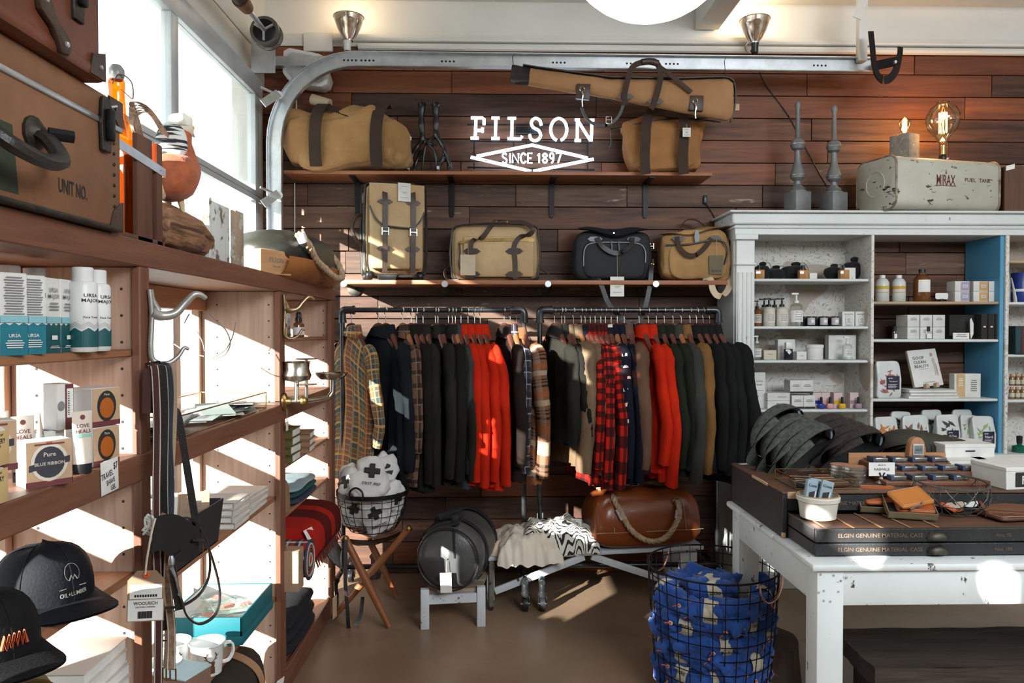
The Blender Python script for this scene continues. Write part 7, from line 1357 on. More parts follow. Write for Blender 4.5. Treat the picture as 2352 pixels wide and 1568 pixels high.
# lower shelf: amber pumps
for k, (u, dy) in enumerate(((1735, .08), (1745, .14), (1757, .08), (1768, .15), (1778, .1))): pump(u, 1050, 84, 20, mat('orange liquid soap', (.45, .11, .02), rough=.15, bump=0, coat=.4), f'orange liquid soap bottle with clear pump, {ORD[k]} from the pilaster', None, dy, pm=glass('pale glass', (.9, .96, .95), .25), group='orange soap bottles by the pilaster')
# bay two
gl_ = pl('milk white glass', (.6, .62, .6), .25)
for u, lab, c_ in ((2026, 'left', (.55, .42, .05)), (2064, 'right', (.6, .33, .05))):
    lathe_thing('lotion_bottle', f'white lotion bottle with yellow cross label, {lab} one', 'bottle', at(u, 692), [('bottle_body', [(.034, 0), (.037, .004), (.037, .11), (.028, .128), (.015, .136)], gl_), ('cap', [(.016, .136), (.0165, .15), (.015, .153), (0, .154)], whiteplastic), ('label_band', [(.0374, .05), (.0374, .056)], pl('ochre label', (.6, .43, .2))), ('cross_label', [(.0375, .072), (.0375, .09)], pl(lab+' cross', c_, .6))])
lathe_thing('bottle', 'large dark brown apothecary bottle with a white label', 'bottle', at(2117, 692), [('bottle_body', [(.042, 0), (.046, .005), (.046, .125), (.03, .15), (.016, .158), (.016, .17)], drop), ('cap', [(.018, .168), (.018, .186), (0, .187)], blackplastic)]); q = at(2117, 692)
MB().at(*q).grid(lambda a, b_: V((sin(-.9+1.5*a)*.0466, -cos(-.9+1.5*a)*.0466, .055+.07*b_)), 12, 1).b('paper_label', paper, bpy.data.objects['bottle.%03d' % max(int(o.name[-3:]) for o in bpy.data.objects if o.name.startswith('bottle.'))])
t = T('sign_holder', 'small scalloped white sign in a black holder beside the brown bottle', 'sign', (0, 0, 0)); MB().prism([(-.036, 0, .02), (-.03, 0, .014), (.03, 0, .014), (.036, 0, .02), (.036, 0, .045), (.03, 0, .05), (-.03, 0, .05), (-.036, 0, .045)], (0, .002, 0)).b('card', paper, t); MB().box(0, .004, .008, .018, .02, .016).b('holder', blackplastic, t, bev=.002); place(t, at(2163, 692, .06))
for k, (u, nm, c_) in enumerate(((2200, 'lilac', (.4, .36, .52)), (2242, 'orange', (.62, .36, .14)), (2277, 'green', (.42, .52, .26)))):
    for z, lv in ((0, 'lower'), (.059, 'upper')): q = at(u, 692); carton((q[0], q[1], q[2]+z), W_(34), .08, .058, 0, card, f'white soap box with {nm} label, {lv} of two', 'soap box', [('r', .016, .03, .05, .05, pl(nm+' print', c_, .6)), ('r', .016, .03, .028, .016, card), ('l', .016, .03, .024, .01, 2, inkg)], 'soap boxes with coloured labels', name='soap_box')
for k in range(3):
    for z, lv in ((0, 'lower'), (.069, 'upper')): q = at(2085+29*k, 779); carton((q[0], q[1], q[2]+z), W_(28), .12, .068, 0, card, f'white cream carton, {lv} one of the {ORD[k]} pair in the stack', 'box', [('l', 0, .045, .04, .018, 3, inkg)], 'white cream cartons')
for u, w, lab in ((2056, .010, 'slim perfume sample with black cap, left of the white cartons'), (2133, .018, 'small square perfume with black cap before the white cartons')): t = T('perfume_bottle', lab, 'perfume', (0, 0, 0)); MB().bx(-w, w, -.009, .009, 0, .045).b('bottle_body', glass('pale glass', (.9, .96, .95), .25), t, bev=.002); MB().bx(-w*.8, w*.8, -.0095, -.009, .005, .03).b('paper_label', paper, t); MB().cyl((0, 0, .045), (0, 0, .072), .009).b('cap', blackplastic, t); place(t, at(u, 779, .04))
B1(2204, 779, 60, 56, 'black picture box with a white T emblem', [('t', 'T', 0, .095, .025, paper), ('o', 0, .085, .03, .03, inkm)], cbk, dy=.12); carton(at(2208, 779, .05), W_(38), .006, .036, 0, paper, 'white price card in front of the black T box', 'card', [('l', 0, .02, .07, .02, 2, inkg)], name='price_card')
for k, u in enumerate((2246, 2262, 2278)): B1(u, 779, 15, 58, f'tall black carton, {ORD[k]} of three beside the blue panel', [('r', 0, .07, .014, .008, paper)], cbk, d=.12)
t = T('feather', 'white leaf-shaped card standing between the black cartons', 'card', (0, 0, 0)); MB().prism([(0, 0, 0), (.014, 0, .03), (.014, 0, .09), (.0, 0, .12), (-.006, 0, .11), (-.004, 0, .03)], (0, .003, 0)).b('card', paper, t); place(t, at(2231, 779, .05))
def zipbag(u, v, w, h, lab, pm, dy=.08, rz=0, lw=.5, txt='Phys. 3.0', pm2=None, grp=None):
    t = T('powder_bag', lab, 'bag', (0, 0, 0), grp); w_, h_ = W_(w, dy), W_(h, dy)
    def f(o, d): o.y *= (1-.8*max(0, d.z)); o.z += .0; o.x *= 1-.06*max(0, d.z); return o
    MB().soft((0, 0, h_/2), w_/2, .032, h_/2, 9, 9, 36, 20, wr=.006, ws=14, seed=u, fn=f).b('bag_body', pl('white pouch film', (.64, .66, .65), .35), t, ang=80)
    r0 = random.Random(u); sh = MB()
    fy = lambda x, z: -.0335*(1-.8*max(0, z/h_*2-1))*max(.3, 1-abs(x/w_*2)**8)-.004
    for k in range(26):
        a = r0.uniform(-.42, .42)*w_; z = h_*(r0.uniform(.1, .78)); l = r0.uniform(.012, .03); an = r0.uniform(0, pi); dx, dz = cos(an)*l, sin(an)*l; px, pz = -sin(an)*l*.28, cos(an)*l*.28; 
        sh.quad(*[(min(max(x, -w_*.46), w_*.46), fy(min(max(x, -w_*.46), w_*.46), min(max(zz, .01), h_*.85)), min(max(zz, .01), h_*.85)) for x, zz in ((a-dx, z-dz), (a-px, z-pz), (a+dx, z+dz), (a+px, z+pz))])
    sh.b('plant_print', pm, t, smooth=False)
    if lw:
        lx, lz, ww, hh = w_*.12, h_*.42, w_*.5, h_*.36; e = .0055
        MB().quad(*[(x, -.034-e, z) for x, z in ((lx-ww/2, lz-hh/2), (lx+ww/2, lz-hh/2), (lx+ww/2, lz+hh/2), (lx-ww/2, lz+hh/2))]).b('violet_label', pl('violet label', (.018, .012, .04), .5), t, smooth=False)
        mb = MB().txt(txt, (lx, -.0345-e, lz+hh*.1), X3, Z3, w=ww*.7)
        for k in range(4): mb.quad(*[(lx-ww*.4+x, -.0345-e, lz-hh*(.15+.08*k)+z) for x, z in ((0, 0), (ww*(.7-.1*(k % 2)), 0), (ww*(.7-.1*(k % 2)), .002), (0, .002))])
        mb.txt('goop', (lx-ww*.22, -.0345-e, lz+hh*.36), X3, Z3, w=ww*.35).b('lettering', paper, t, smooth=False)
    return place(t, at(u, v, dy), rz)
rosep = pl('rose petal print', (.4, .12, .12), .6); orp = pl('turmeric print', (.55, .2, .03), .6); barkp = pl('bark print', (.2, .1, .06), .6); seedp = pl('black seed print', (.03, .03, .035), .6); leafp = pl('green leaf print', (.3, .4, .14), .6)
zipbag(2038, 916, 58, 86, 'white pouch with rose petal print and violet label beside the book', rosep, txt='"The Martini"')
book(at(2130, 916, .1), W_(118), .15, .016, 0, 'white book at the bottom of the pile under the easel book', card); q = at(2130, 916, .1); book((q[0], q[1], q[2]+.017), W_(112), .15, .016, 1, 'white book in the middle of the pile under the easel book', card); book((q[0]-.004, q[1], q[2]+.034), W_(110), .15, .016, -1, 'white book at the top of the pile under the easel book', card)
t = T('display_book', 'white hardback book with a standing figure leaning on a small easel', 'book', (0, 0, 0)); MB().bx(-.086, .086, 0, .022, 0, .215).b('cover', card, t, bev=.002); MB().bx(-.0865, -.083, .002, .02, .002, .213).b('spine', pl('ivory label', (.6, .55, .44)), t)
MB().txt('GOOP', (-.03, -.001, .168), X3, Z3, h=.017).txt('CLEAN', (-.026, -.001, .143), X3, Z3, h=.017).txt('BEAUTY', (-.019, -.001, .118), X3, Z3, h=.017).b('lettering', inkm, t, smooth=False); MB().quad((-.04, -.001, .1), (.02, -.001, .1), (.02, -.001, .102), (-.04, -.001, .102)).quad((-.03, -.001, .022), (.04, -.001, .022), (.04, -.001, .025), (-.03, -.001, .025)).b('small_print', inkg, t, smooth=False)
MB().prism([(.05, -.0008, .06), (.06, -.0008, .06), (.066, -.0008, .15), (.058, -.0008, .165), (.046, -.0008, .15), (.052, -.0008, .11)], (0, .0006, 0)).b('figure_print', pl('pale figure print', (.5, .45, .42), .6), t, smooth=False); MB().disc((.05, -.001, .18), -Y3, .008, 12, .011).disc((.066, -.001, .09), -Y3, .003, 8, .04).b('figure_print', pl('figure skin print', (.42, .26, .18), .6), t, smooth=False)
for x in (-.03, .03): MB().prism([(x-.01, -.03, -.012), (x+.01, -.03, -.012), (x+.008, -.03, .012), (x-.004, -.03, .014)], (0, .03, 0)).b('easel_foot', warm, t)
place(t, (q[0]+.005, q[1]-.02, q[2]+.066), 3, None, -14, -5)
B1(2218, 916, 62, 56, 'cream and peach supplement box at the right of the easel book', [('r', -.04, .07, .05, .13, pl('peach print', (.62, .4, .2), .6)), ('l', .035, .07, .04, .07, 6, inkg), ('l', -.04, .09, .03, .05, 5, paper)])
for k, (u, w, h, pm_, tx, dy, lab) in enumerate(((2035, 56, 84, orp, 'Phys. 3.0', .06, 'white pouch printed with orange turmeric at the left of the bottom row'), (2102, 62, 86, barkp, 'goop', .08, 'white pouch printed with brown bark shavings, second in the bottom row'), (2070, 50, 88, seedp, '', .17, 'white pouch half hidden behind the turmeric and bark pouches'), (2176, 54, 88, seedp, 'G.Tox.', .06, 'white pouch printed with black seeds in the middle of the bottom row'), (2140, 50, 92, seedp, '', .17, 'white pouch with seed print standing behind, left of the black seed pouch'), (2226, 44, 84, leafp, 'Nerd', .1, 'white pouch printed with green leaves, left of the two leaf pouches'), (2258, 52, 84, leafp, 'Nerd', .05, 'white pouch printed with green leaves, nearest the blue panel'), (2210, 50, 92, leafp, 'Nerd', .18, 'white leaf pouch standing at the back of the bottom row'))): zipbag(u, 1050, w, h, lab, pm_, dy, rnd.uniform(-4, 4), .5, tx)
# bay three sliver
lathe_thing('tin_can', 'royal blue tin with white flower at the right edge', 'tin', at(2345, 693, .08), [('can_wall', [(.05, 0), (.051, .003), (.051, .165), (.049, .168), (0, .168)], pl('royal blue tin', (.012, .03, .2), .35)), ('white_band', [(.0514, .06), (.0514, .075)], paper)])
t = T('tube', 'white squeezed metal tube standing beside the blue tin', 'tube', (0, 0, 0)); MB().tube([(.012, 0, .0), (.01, 0, .02), (.004, 0, .06), (-.012, 0, .14)], [.014, .014, .011, .004], 10, flat=.5).b('tube_body', whiteplastic, t); place(t, at(2327, 693, .06))
for k, (u, c_) in enumerate(((2323, (.012, .04, .045)), (2336, (.06, .02, .025)), (2350, (.2, .07, .03)))): t = carton(at(u, 814, .07), .033, .12, .16, 0, pl(f'leather book {k}', c_, .5), f'leather bound book with embossed spine, {ORD[k]} at the right edge', 'book', [('r', 0, .08, .02, .12, pl(f'book emboss {k}', tuple(x*1.6 for x in c_), .5)), ('l', 0, .08, .014, .1, 7, pl(f'leather book {k}', c_, .5))], name='book')
for lv in range(2):
    for k in range(3): q = at(2326+13*k, 919, .08); lathe_thing('spice_vial', f'small corked glass vial, {ORD[k]} of the {("lower", "upper")[lv]} row at the right edge', 'vial', (q[0], q[1], q[2]+lv*.075), [('vial_wall', [(.013, 0), (.014, .003), (.014, .05), (.01, .056)], mat('amber vial', (.25, .14, .06), rough=.15, bump=0)), ('cork', [(.01, .054), (.01, .068), (0, .069)], kraft), ('paper_label', [(.0143, .01), (.0143, .034)], ivl)], 'corked glass vials')
lathe_thing('bottle', 'small emerald green bottle with a black stopper at the right edge', 'bottle', at(2345, 1050, .05), [('bottle_body', [(.034, 0), (.038, .004), (.036, .035), (.012, .042), (.012, .05)], pl('emerald glass', (.005, .13, .08), .1)), ('stopper', [(.014, .05), (.016, .09), (0, .095)], blackplastic)])
# ---------------------------------------------------------------- on the cabinet top
zinc = mat('grey zinc', (.22, .23, .235), (.16, .165, .165), rough=.55, metal=.5, ns=9, bump=.15)
for u, k_, lab in ((1830, 1.0, 'tall grey zinc roof finial, farther from the fuel tank'), (1913, .97, 'tall grey zinc roof finial, next to the fuel tank')):
    t = T('finial', lab, 'finial', (0, 0, 0), 'pair of zinc finials'); s_ = W_(1, .1)
    MB().bx(-.085, .085, -.075, .075, 0, .012).b('base_plate', zinc, t, bev=.003); MB().box(0, 0, .064, .125, .125, .104).b('square_base', zinc, t, bev=.004)
    MB().lathe([(.06, .116), (.06, .12), (.045, .13), (.05, .136), (.03, .15), (.022, .158), (.02, .175), (.03, .18), (.046, .192), (.048, .205), (.05, .207), (.044, .225), (.026, .27), (.018, .33), (.02, .338), (.04, .348), (.048, .368), (.05, .372), (.048, .378), (.04, .395), (.02, .405), (.0165, .41), (.014, .55), (.014, .56), (.019, .57), (.021, .582), (.015, .597), (0, .602)], n=24).b('turned_spire', zinc, t)
    for z in (.206, .372): MB().tube([V((cos(2*pi*k/24)*.0495, sin(2*pi*k/24)*.0495, z)) for k in range(24)], .0022, 5, closed=True).b('solder_ring', pl('silver solder', (.6, .6, .58), .3, metal=1), t)
    place(t, (X_(u, YC+.1), YC+.1, zt+.001), 18, (.84, .84, k_*1.06))
tank = T('fuel_tank', 'dented cream metal fuel tank with maroon lettering on the cabinet', 'tank', (0, 0, 0)); tkm = mat('chipped cream enamel', (.5, .5, .43), (.42, .41, .34), rough=.45, ns=4, chip=('2e1c12', 13, .605, .64, (1, 1, 2.2)), bump=.25, bs=14)
MB().prism([(-.35, y*.1+.05*cos(a), .145+z*.0925+.05*sin(a)) for y, z, a0 in ((1, 1, 0), (-1, 1, pi/2), (-1, -1, pi), (1, -1, 1.5*pi)) for a in [a0+k*pi/10 for k in range(6)]], (.7, 0, 0)).b('tank_body', tkm, tank, bev=.006); rim_ = mat('rusty rim', (.16, .08, .04), (.4, .38, .3), rough=.6, ns=20, metal=.3)
for x in (-.345, .345):
    MB().tube([(x, y*.1+.052*cos(a), .145+z*.0925+.052*sin(a)) for y, z, a0 in ((1, 1, 0), (-1, 1, pi/2), (-1, -1, pi), (1, -1, 1.5*pi)) for a in [a0+k*pi/10 for k in range(6)]], .006, 6, closed=True).b('rim_seam', rim_, tank)
MB().tube([(-.352, cos(2*pi*k/24)*.07, .15+sin(2*pi*k/24)*.07) for k in range(24)], .003, 5, closed=True).b('end_ring', tkm, tank)
redl = pl('maroon paint', (.12, .025, .015), .6)
MB().txt('MIRAX', (-.02, -.1512, .165), X3, Z3, h=.058, w=.125).txt('FUEL', (.145, -.1512, .172), X3, Z3, h=.022, w=.075).txt('TANK', (.245, -.1512, .172), X3, Z3, h=.022, w=.08).quad((-.09, -.1512, .13), (.05, -.1512, .13), (.05, -.1512, .134), (-.09, -.1512, .134)).prism([(-.025, -.151, .196), (-.015, -.151, .196), (-.02, -.151, .225)], (0, -.0004, 0)).b('lettering', redl, tank, smooth=False)
place(tank, (X_(2128, YC+.09), YC+.092, zt+.002), 13, (1, 1, 1))
YT2 = YC+.13; zk = zt+.288
cl_ = T('concrete_lamp', 'concrete block lamp with a small glowing filament bulb on the fuel tank', 'lamp', (0, 0, 0)); MB().box(0, 0, .085, .1, .12, .17).b('concrete_block', mat('speckled concrete', (.3, .27, .23), (.2, .18, .16), rough=.85, ns=30, chip=('c8c0b4', 40, .62, .66), bump=.4, bs=60), cl_, bev=.004)
warmglass = glass('amber bulb glass', (1, .86, .62), .2); fil = pl('glowing filament', (1, .6, .2), emit=40, ecol=(1, .55, .18))
def bulb(par, c, prof, nf, fr, fh, z0):
    MB().lathe(prof, c, 28, cap=False).b('glass_bulb', warmglass, par)
    for k in range(nf): a = 2*pi*k/nf; a2 = 2*pi*(k+.5)/nf; MB().tube([V(c)+V((cos(a)*fr, sin(a)*fr, z0)), V(c)+V((cos(a2)*fr, sin(a2)*fr, z0+fh))], .0012, 5).b('filament', fil, par)
    MB().cyl(V(c)+V((0, 0, z0-.02)), V(c)+V((0, 0, z0+fh)), .004).b('glass_stem', clearglass, par)
    l = bpy.data.lights.new('bulb_light', 'POINT'); l.energy = 5*fh/.09; l.color = (1, .55, .2); l.shadow_soft_size = .02; o = bpy.data.objects.new('bulb_light', l); COL.objects.link(o); o.parent = par; o.location = V(c)+V((0, 0, z0+fh/2))
MB().lathe([(.016, .17), (.016, .178), (.014, .182)], n=16).b('lamp_cap', brass, cl_)
bulb(cl_, (0, 0, .178), [(.014, 0), (.017, .015), (.03, .05), (.031, .065), (.022, .085), (.008, .095), (0, .098)], 6, .011, .045, .025)
place(cl_, (X_(2074, YT2), YT2, zk), 28)
bl_ = T('globe_bulb_lamp', 'huge round filament bulb on a small black socket standing on the fuel tank', 'lamp', (0, 0, 0))
MB().lathe([(.03, 0), (.03, .004), (.016, .01), (.02, .02), (.021, .045), (.018, .055)], n=18).b('socket', blackplastic, bl_); MB().cyl((.014, -.014, .03), (.022, -.022, .03), .005).b('switch', whiteplastic, bl_); MB().lathe([(.017, .055), (.018, .06), (.017, .085), (.019, .1)], n=18).b('screw_base', brass, bl_)
bulb(bl_, (0, 0, .1), [(.019, 0), (.02, .02), (.04, .06), (.075, .1), (.09, .15), (.088, .18), (.068, .222), (.035, .245), (.03, .25), (.034, .256), (.02, .262), (0, .262)], 9, .021, .115, .08)
place(bl_, (X_(2157, YT2), YT2-.02, zk), 0)
wc_ = T('wooden_crate', 'dark wooden box with a small paper label at the right end of the cabinet top', 'crate', (X_(2340), YC+.12, zt)); K('crate_side', crw, X_(2310), X_(2420), YC+.02, YC+.04, zt+.002, zt+.26, par=wc_); K('crate_side', crw, X_(2312), X_(2318), YC+.04, YC+.25, zt+.002, zt+.26, par=wc_); K('crate_base', crw, X_(2312), X_(2420), YC+.04, YC+.25, zt+.002, zt+.02, par=wc_); MB().quad(*[P(u, v, YC+.0195) for u, v in ((2311, 392), (2331, 387), (2331, 376), (2311, 381))]).b('paper_label', paper, wc_, smooth=False)
lathe_thing('glass_jar', 'green glass insulator between the fuel tank and the wooden box', 'jar', (X_(2302, YC+.12), YC+.12, zt+.001), [('jar_wall', [(.03, 0), (.032, .01), (.03, .08), (.018, .1), (0, .105)], pl('bottle green glass', (.02, .08, .06), .1))])
# ================================================================ TABLE
tabw = mat('thick chipped white paint', (.7, .74, .74), (.63, .67, .67), rough=.42, ns=3, chip=('4a4038', 26, .635, .665, (1, 1, .7)), bump=.25, bs=24)
tb_ = T('table', 'large chipped white farm table at the right front', 'table', (1.8, 2.6, 0)); TX0, TX1, TY0, TY1, TZ = .962, 2.7, 2.197, 3.035, .75
KT = lambda n, m, *a, bev=.004: MB().bx(*a).b(n, m, tb_, bev=bev, seg=2)
for k in range(5): y = TY0+(TY1-TY0)*k/5; KT('top_plank', tabw, TX0+rnd.uniform(-.004, .004), TX1, y+.001, TY0+(TY1-TY0)*(k+1)/5-.001, TZ-.022, TZ, bev=.007)
KT('apron', tabw, TX0+.02, TX1-.02, TY0+.02, TY0+.045, .618, TZ-.022); KT('apron', tabw, TX0+.02, TX0+.045, TY0+.045, TY1-.02, .618, TZ-.022); KT('apron', tabw, TX0+.02, TX1-.02, TY1-.045, TY1-.02, .618, TZ-.022)
for x in (TX0+.018, TX1-.1):
    for y in (TY0+.018, TY1-.1): KT('leg', tabw, x, x+.082, y, y+.082, 0, TZ-.022)
for k, (x, z) in enumerate(((.99, .715), (1.03, .712), (1.07, .705), (.985, .66), (1.0, .665), (1.045, .662), (1.0, .635), (1.02, .632))): MB().disc((x, TY0+.0172, z), -Y3, .004, 10).b('nail_head', mat('nail grey', (.4, .42, .42), rough=.5), tb_, smooth=False)
lb = T('plank_bench', 'dark weathered plank bench under the white table', 'bench', (1.9, 2.7, 0)); drk = woodm('weathered dark plank', (.075, .055, .042), (.03, .022, .017), 0, 7, .8, bump=.7)
def pk_(a, b_): 
    x = 1.325+1.4*a; w = .02*noise.noise(V((a*6, b_*3, 1))); return V((x+(.03*noise.noise(V((b_*6, 3, 0))) if a == 0 else 0), 2.53+.34*b_+w*(1 if b_ < .2 else 0), .28+.006*noise.noise(V((a*9, b_*5, 2)))))
mb = MB().grid(pk_, 40, 10); n0 = len(mb.v); mb.grid(lambda a, b_: pk_(a, 1-b_)-V((0, 0, .065)), 40, 10).grid(lambda a, b_: pk_(a, 0)-V((0, -.012*noise.noise(V((a*8, b_*4, 0))), .065*(1-b_))), 40, 4).grid(lambda a, b_: pk_(0, 1-a)-V((.01*noise.noise(V((a*8, b_*4, 9))), 0, .065*(1-b_))), 10, 4).b('plank', drk, lb, ang=50)
MB().bx(1.40, 1.46, 2.58, 2.84, 0, .212).b('leg', drk, lb, bev=.004); MB().bx(2.5, 2.56, 2.58, 2.84, 0, .212).b('leg', drk, lb, bev=.004)
# flat file case with two open drawers
cs = T('material_case', 'black flat file case with gilt lettering and with drawers pulled out', 'case', (1.5, 2.6, TZ)); blk_ = mat('black pebbled case cloth', (.012, .0125, .014), (.022, .023, .024), rough=.42, ns=7, chip=('7d7770', 30, .68, .72), bump=.35, bs=260); wcase = woodm('worn case top', (.13, .065, .038), (.08, .04, .025), 0, 7, .5); CX0, CX1, CY0, CY1 = .978, 2.2, 2.482, 3.03
KC = lambda n, m, *a, bev=.002: MB().bx(*a).b(n, m, cs, bev=bev, seg=1)
KC('side_board', blk_, CX0, CX0+.016, CY0, CY1, TZ+.001, .9); KC('side_board', blk_, CX1-.016, CX1, CY0, CY1, TZ+.001, .9); KC('top_board', wcase, CX0, CX1, CY0, CY1, .9, .908); KC('back_board', blk_, CX0, CX1, CY1-.01, CY1, TZ+.001, .9)
KC('worn_edge', kraft, CX0-.001, CX0+.012, CY0-.001, CY0+.012, TZ+.001, TZ+.02); KC('worn_edge', kraft, CX0-.0012, CX0+.004, CY0+.14, CY0+.3, .897, .9085); KC('worn_edge', kraft, CX0+.016, CX0+.06, CY0-.001, CY0+.006, .884, .908)
gold = pl('faded gilt', (.13, .088, .06), .5)
def drawer(z0, z1, y0, tx, nos):
    d = KC('drawer_front', blk_, CX0+.02, CX1-.02, y0, y0+.014, z0, z1); KC('drawer_side', mat('dark drawer side', (.03, .029, .03), (.05, .046, .044), rough=.5, ns=9), CX0+.02, CX0+.032, y0+.014, CY1-.02, z0, z1-.002); KC('drawer_base', wcase, CX0+.032, CX1-.03, y0+.014, CY1-.02, z0, z0+.006)
    MB().txt('ELGIN GENUINE MATERIAL CASE', (CX0+.225, y0-.0012, (z0+z1)/2+.001), X3, Z3, h=.0125, w=.268).b('lettering', gold, d, smooth=False); MB().txt(nos, (CX0+.615, y0-.0012, (z0+z1)/2), X3, Z3, h=.011).b('number_lettering', gold, d, smooth=False)
    def cup(a, b_): an = pi*a; r = .026*sin(pi/2*b_)**.8; return V((CX0+.405+cos(an)*r*1.25, y0-.001-.016*cos(pi/2*b_), (z0+z1)/2-.012+sin(an)*r*.95))
    MB().grid(cup, 16, 6).grid(lambda a, b_: cup(1-a, b_)+V((0, .001, -.0015)), 16, 6).b('cup_pull', iron, d, ang=60); MB().tube([cup(k/16, 1)+V((0, -.0015, 0)) for k in range(17)], .0022, 5).b('pull_rim', iron, d)
drawer(TZ+.004, .792, 2.27, 1, 'Nos. 185'); drawer(.796, .838, 2.27, 1, 'Nos. 92')
KC('drawer_tray_top', wcase, CX0+.032, CX1-.03, 2.284, CY0, .826, .8325)
d = KC('drawer_front', blk_, CX0+.018, CX1-.018, CY0+.004, CY0+.014, .842, .897); MB().txt('ELGIN GENUINE MATERIAL CASE', (CX0+.225, CY0+.003, .868), X3, Z3, h=.0125, w=.268).b('lettering', gold, d, smooth=False)
for k in range(5): KC('tray_strip', woodm('tray strip wood', (.36, .2, .11), (.26, .14, .075), 1, 7), CX0+.06+.09*k, CX0+.068+.09*k, 2.284, CY0-.002, .8325, .836)
ZD, ZC_ = .8365, .9085
def tp_(u, v, z): return PZ(u, v, z)
# crock with comb boxes
q = tp_(1898, 1200, ZD); ck = T('crock', 'cream stoneware crock holding comb boxes on the open drawer', 'crock', (q.x, q.y+.06, ZD)); C = V((q.x, q.y+.062, ZD)); MB().lathe([(.05, 0), (.056, .004), (.062, .05), (.063, .056), (.068, .06), (.069, .073), (.066, .077), (.061, .075), (.058, .06), (.052, .012), (0, .01)], C, 32).b('crock_wall', mat('cream stoneware', (.66, .64, .58), rough=.25, bump=.05, coat=.2), ck); MB().tube([C+V((cos(2*pi*k/32)*.064, sin(2*pi*k/32)*.064, .077)) for k in range(32)], .003, 6, closed=True).b('brown_rim', pl('tan glaze', (.4, .27, .16), .4), ck)
bluc = pl('grey blue card', (.27, .36, .42), .6)
for k, (dx, dy, rz, ry, lab) in enumerate(((-.016, .0, 8, 14, 'grey blue comb box standing in the crock, left one'), (.024, -.006, -6, 16, 'grey blue comb box standing in the crock, right one'), (.006, .02, 0, 10, 'grey blue comb box tucked behind the two in the crock'))):
    carton((C.x+dx-.02, C.y+dy, ZD+.014), .038, .016, .112, rz, bluc, lab, 'box', [('t', 'Comb', 0, .094, -.03, inkm), ('p', [(-.01, .03), (.006, .03), (.01, .078), (-.01, .07)], inkm), ('p', [(.009, .03), (.0125, .03), (.0135, .075), (.011, .078)], paper)], 'grey blue comb boxes in the crock').rotation_euler = (R(-8), R(ry), R(rz))
# wallets in boxes
olivebox = pl('olive card box', (.2, .16, .09), .6); wal = mat('saddle tan leather', (.48, .17, .035), (.4, .135, .028), rough=.4, ns=6, bump=.15, bs=150); wal2 = mat('russet leather', (.36, .085, .018), (.3, .065, .014), rough=.4, ns=6, bump=.15, bs=150)
def gbox(loc, rz, w, d, h, lab, rx=0):
    t = T('gift_box', lab, 'box', (0, 0, 0), 'olive wallet boxes'); MB().bx(-w/2, w/2, -d/2, d/2, 0, .003).b('box_floor', olivebox, t)
    for a in ((-w/2, w/2, -d/2, -d/2+.003), (-w/2, w/2, d/2-.003, d/2), (-w/2, -w/2+.003, -d/2, d/2), (w/2-.003, w/2, -d/2, d/2)): MB().bx(*a, .0, h).b('box_side', olivebox, t, bev=.0006, seg=1)
    MB().bx(-w/2+.003, w/2-.003, -d/2+.003, d/2-.003, .003, .006).b('black_lining', cbk, t); return place(t, loc, rz, None, rx)
def wallet(loc, rz, lab, m, rx=0, ry=0, w=.115, d=.092, cord=False):
    t = T('wallet', lab, 'wallet', (0, 0, 0)); MB().soft((0, 0, .008), w/2, d/2, .009, 9, 4, 40, 12).b('wallet_body', m, t, ang=75)
    pts = [(x*(w/2-.006), y*(d/2-.006), .0166) for x, y in ((-1, -1), (1, -1), (1, 1), (-1, 1))]; MB().tube(pts, .0008, 4, closed=True).b('stitching', pl('pale stitching', (.55, .38, .25)), t)
    if cord: MB().strap(smooth_path([(-w*.3, -d/2-.006, .004), (-w*.15, -d/2-.004, .012), (0, -d/2-.006, .014), (.012, -d/2+.002, .02)], 4), .008, .004, Z3).b('key_cord', mat('grey leather cord', (.2, .15, .12), rough=.6), t)
    return place(t, loc, rz, None, rx, ry)
q = tp_(2040, 1180, ZD); gbox((q.x-.012, q.y+.05, ZD+.03), -12, .135, .11, .024, 'olive open box under the russet wallet, beside the crock', 30); wallet((q.x-.004, q.y+.052, ZD+.045), -10, 'russet leather wallet resting in its olive box', wal2, 30)
q = tp_(2100, 1190, ZD); gbox((q.x+.0, q.y+.035, ZD+.024), -16, .15, .12, .024, 'olive open box under the saddle tan wallet', 22); wallet((q.x+.004, q.y+.035, ZD+.054), 12, 'saddle tan leather wallet with a grey cord lying across its box', wal, 26, -6, .13, .085, True); wallet((q.x+.015, q.y+.03, ZD+.031), -16, 'dark russet wallet at the bottom of the front box', wal2, 22, 0, .12, .09)
q = tp_(2330, 1195, ZD); wallet((q.x+.03, q.y+.05, ZD), 8, 'flat dark brown leather pad at the right end of the drawer', mat('brown pad leather', (.1, .035, .018), rough=.5, bump=.2), 0, 0, .2, .13)
# chicken wire basket of badges
q = tp_(2215, 1185, ZD); WB = V((q.x, q.y+.075, ZD+.003)); cw = T('chicken_wire_basket', 'oval chicken wire basket holding round stickers on the drawer', 'basket', WB); gw = mat('grey wire', (.13, .125, .12), rough=.5, metal=.6, bump=0)
wire_basket(cw, WB, [(.085, .0), (.112, .03), (.118, .06), (.112, .098)], 12, [.03], .0014, gw, diag=.8)
MB().tube([WB+V((cos(2*pi*k/40)*.114, sin(2*pi*k/40)*.114, .098+.008*sin(2*pi*k/40))) for k in range(40)], .0032, 6, closed=True).b('rim', gw, cw)
for k in range(7): a = 2*pi*k/7+.3; MB().tube([WB+V((cos(a)*.113, sin(a)*.113, .098)), WB+V((cos(a)*.119, sin(a)*.119, .05)), WB+V((cos(a)*.086, sin(a)*.086, 0))], .0018, 5).b('rib_wire', gw, cw)
orgp = pl('orange sticker', (.62, .1, .015), .5); crp = pl('cream sticker', (.6, .5, .36), .5)
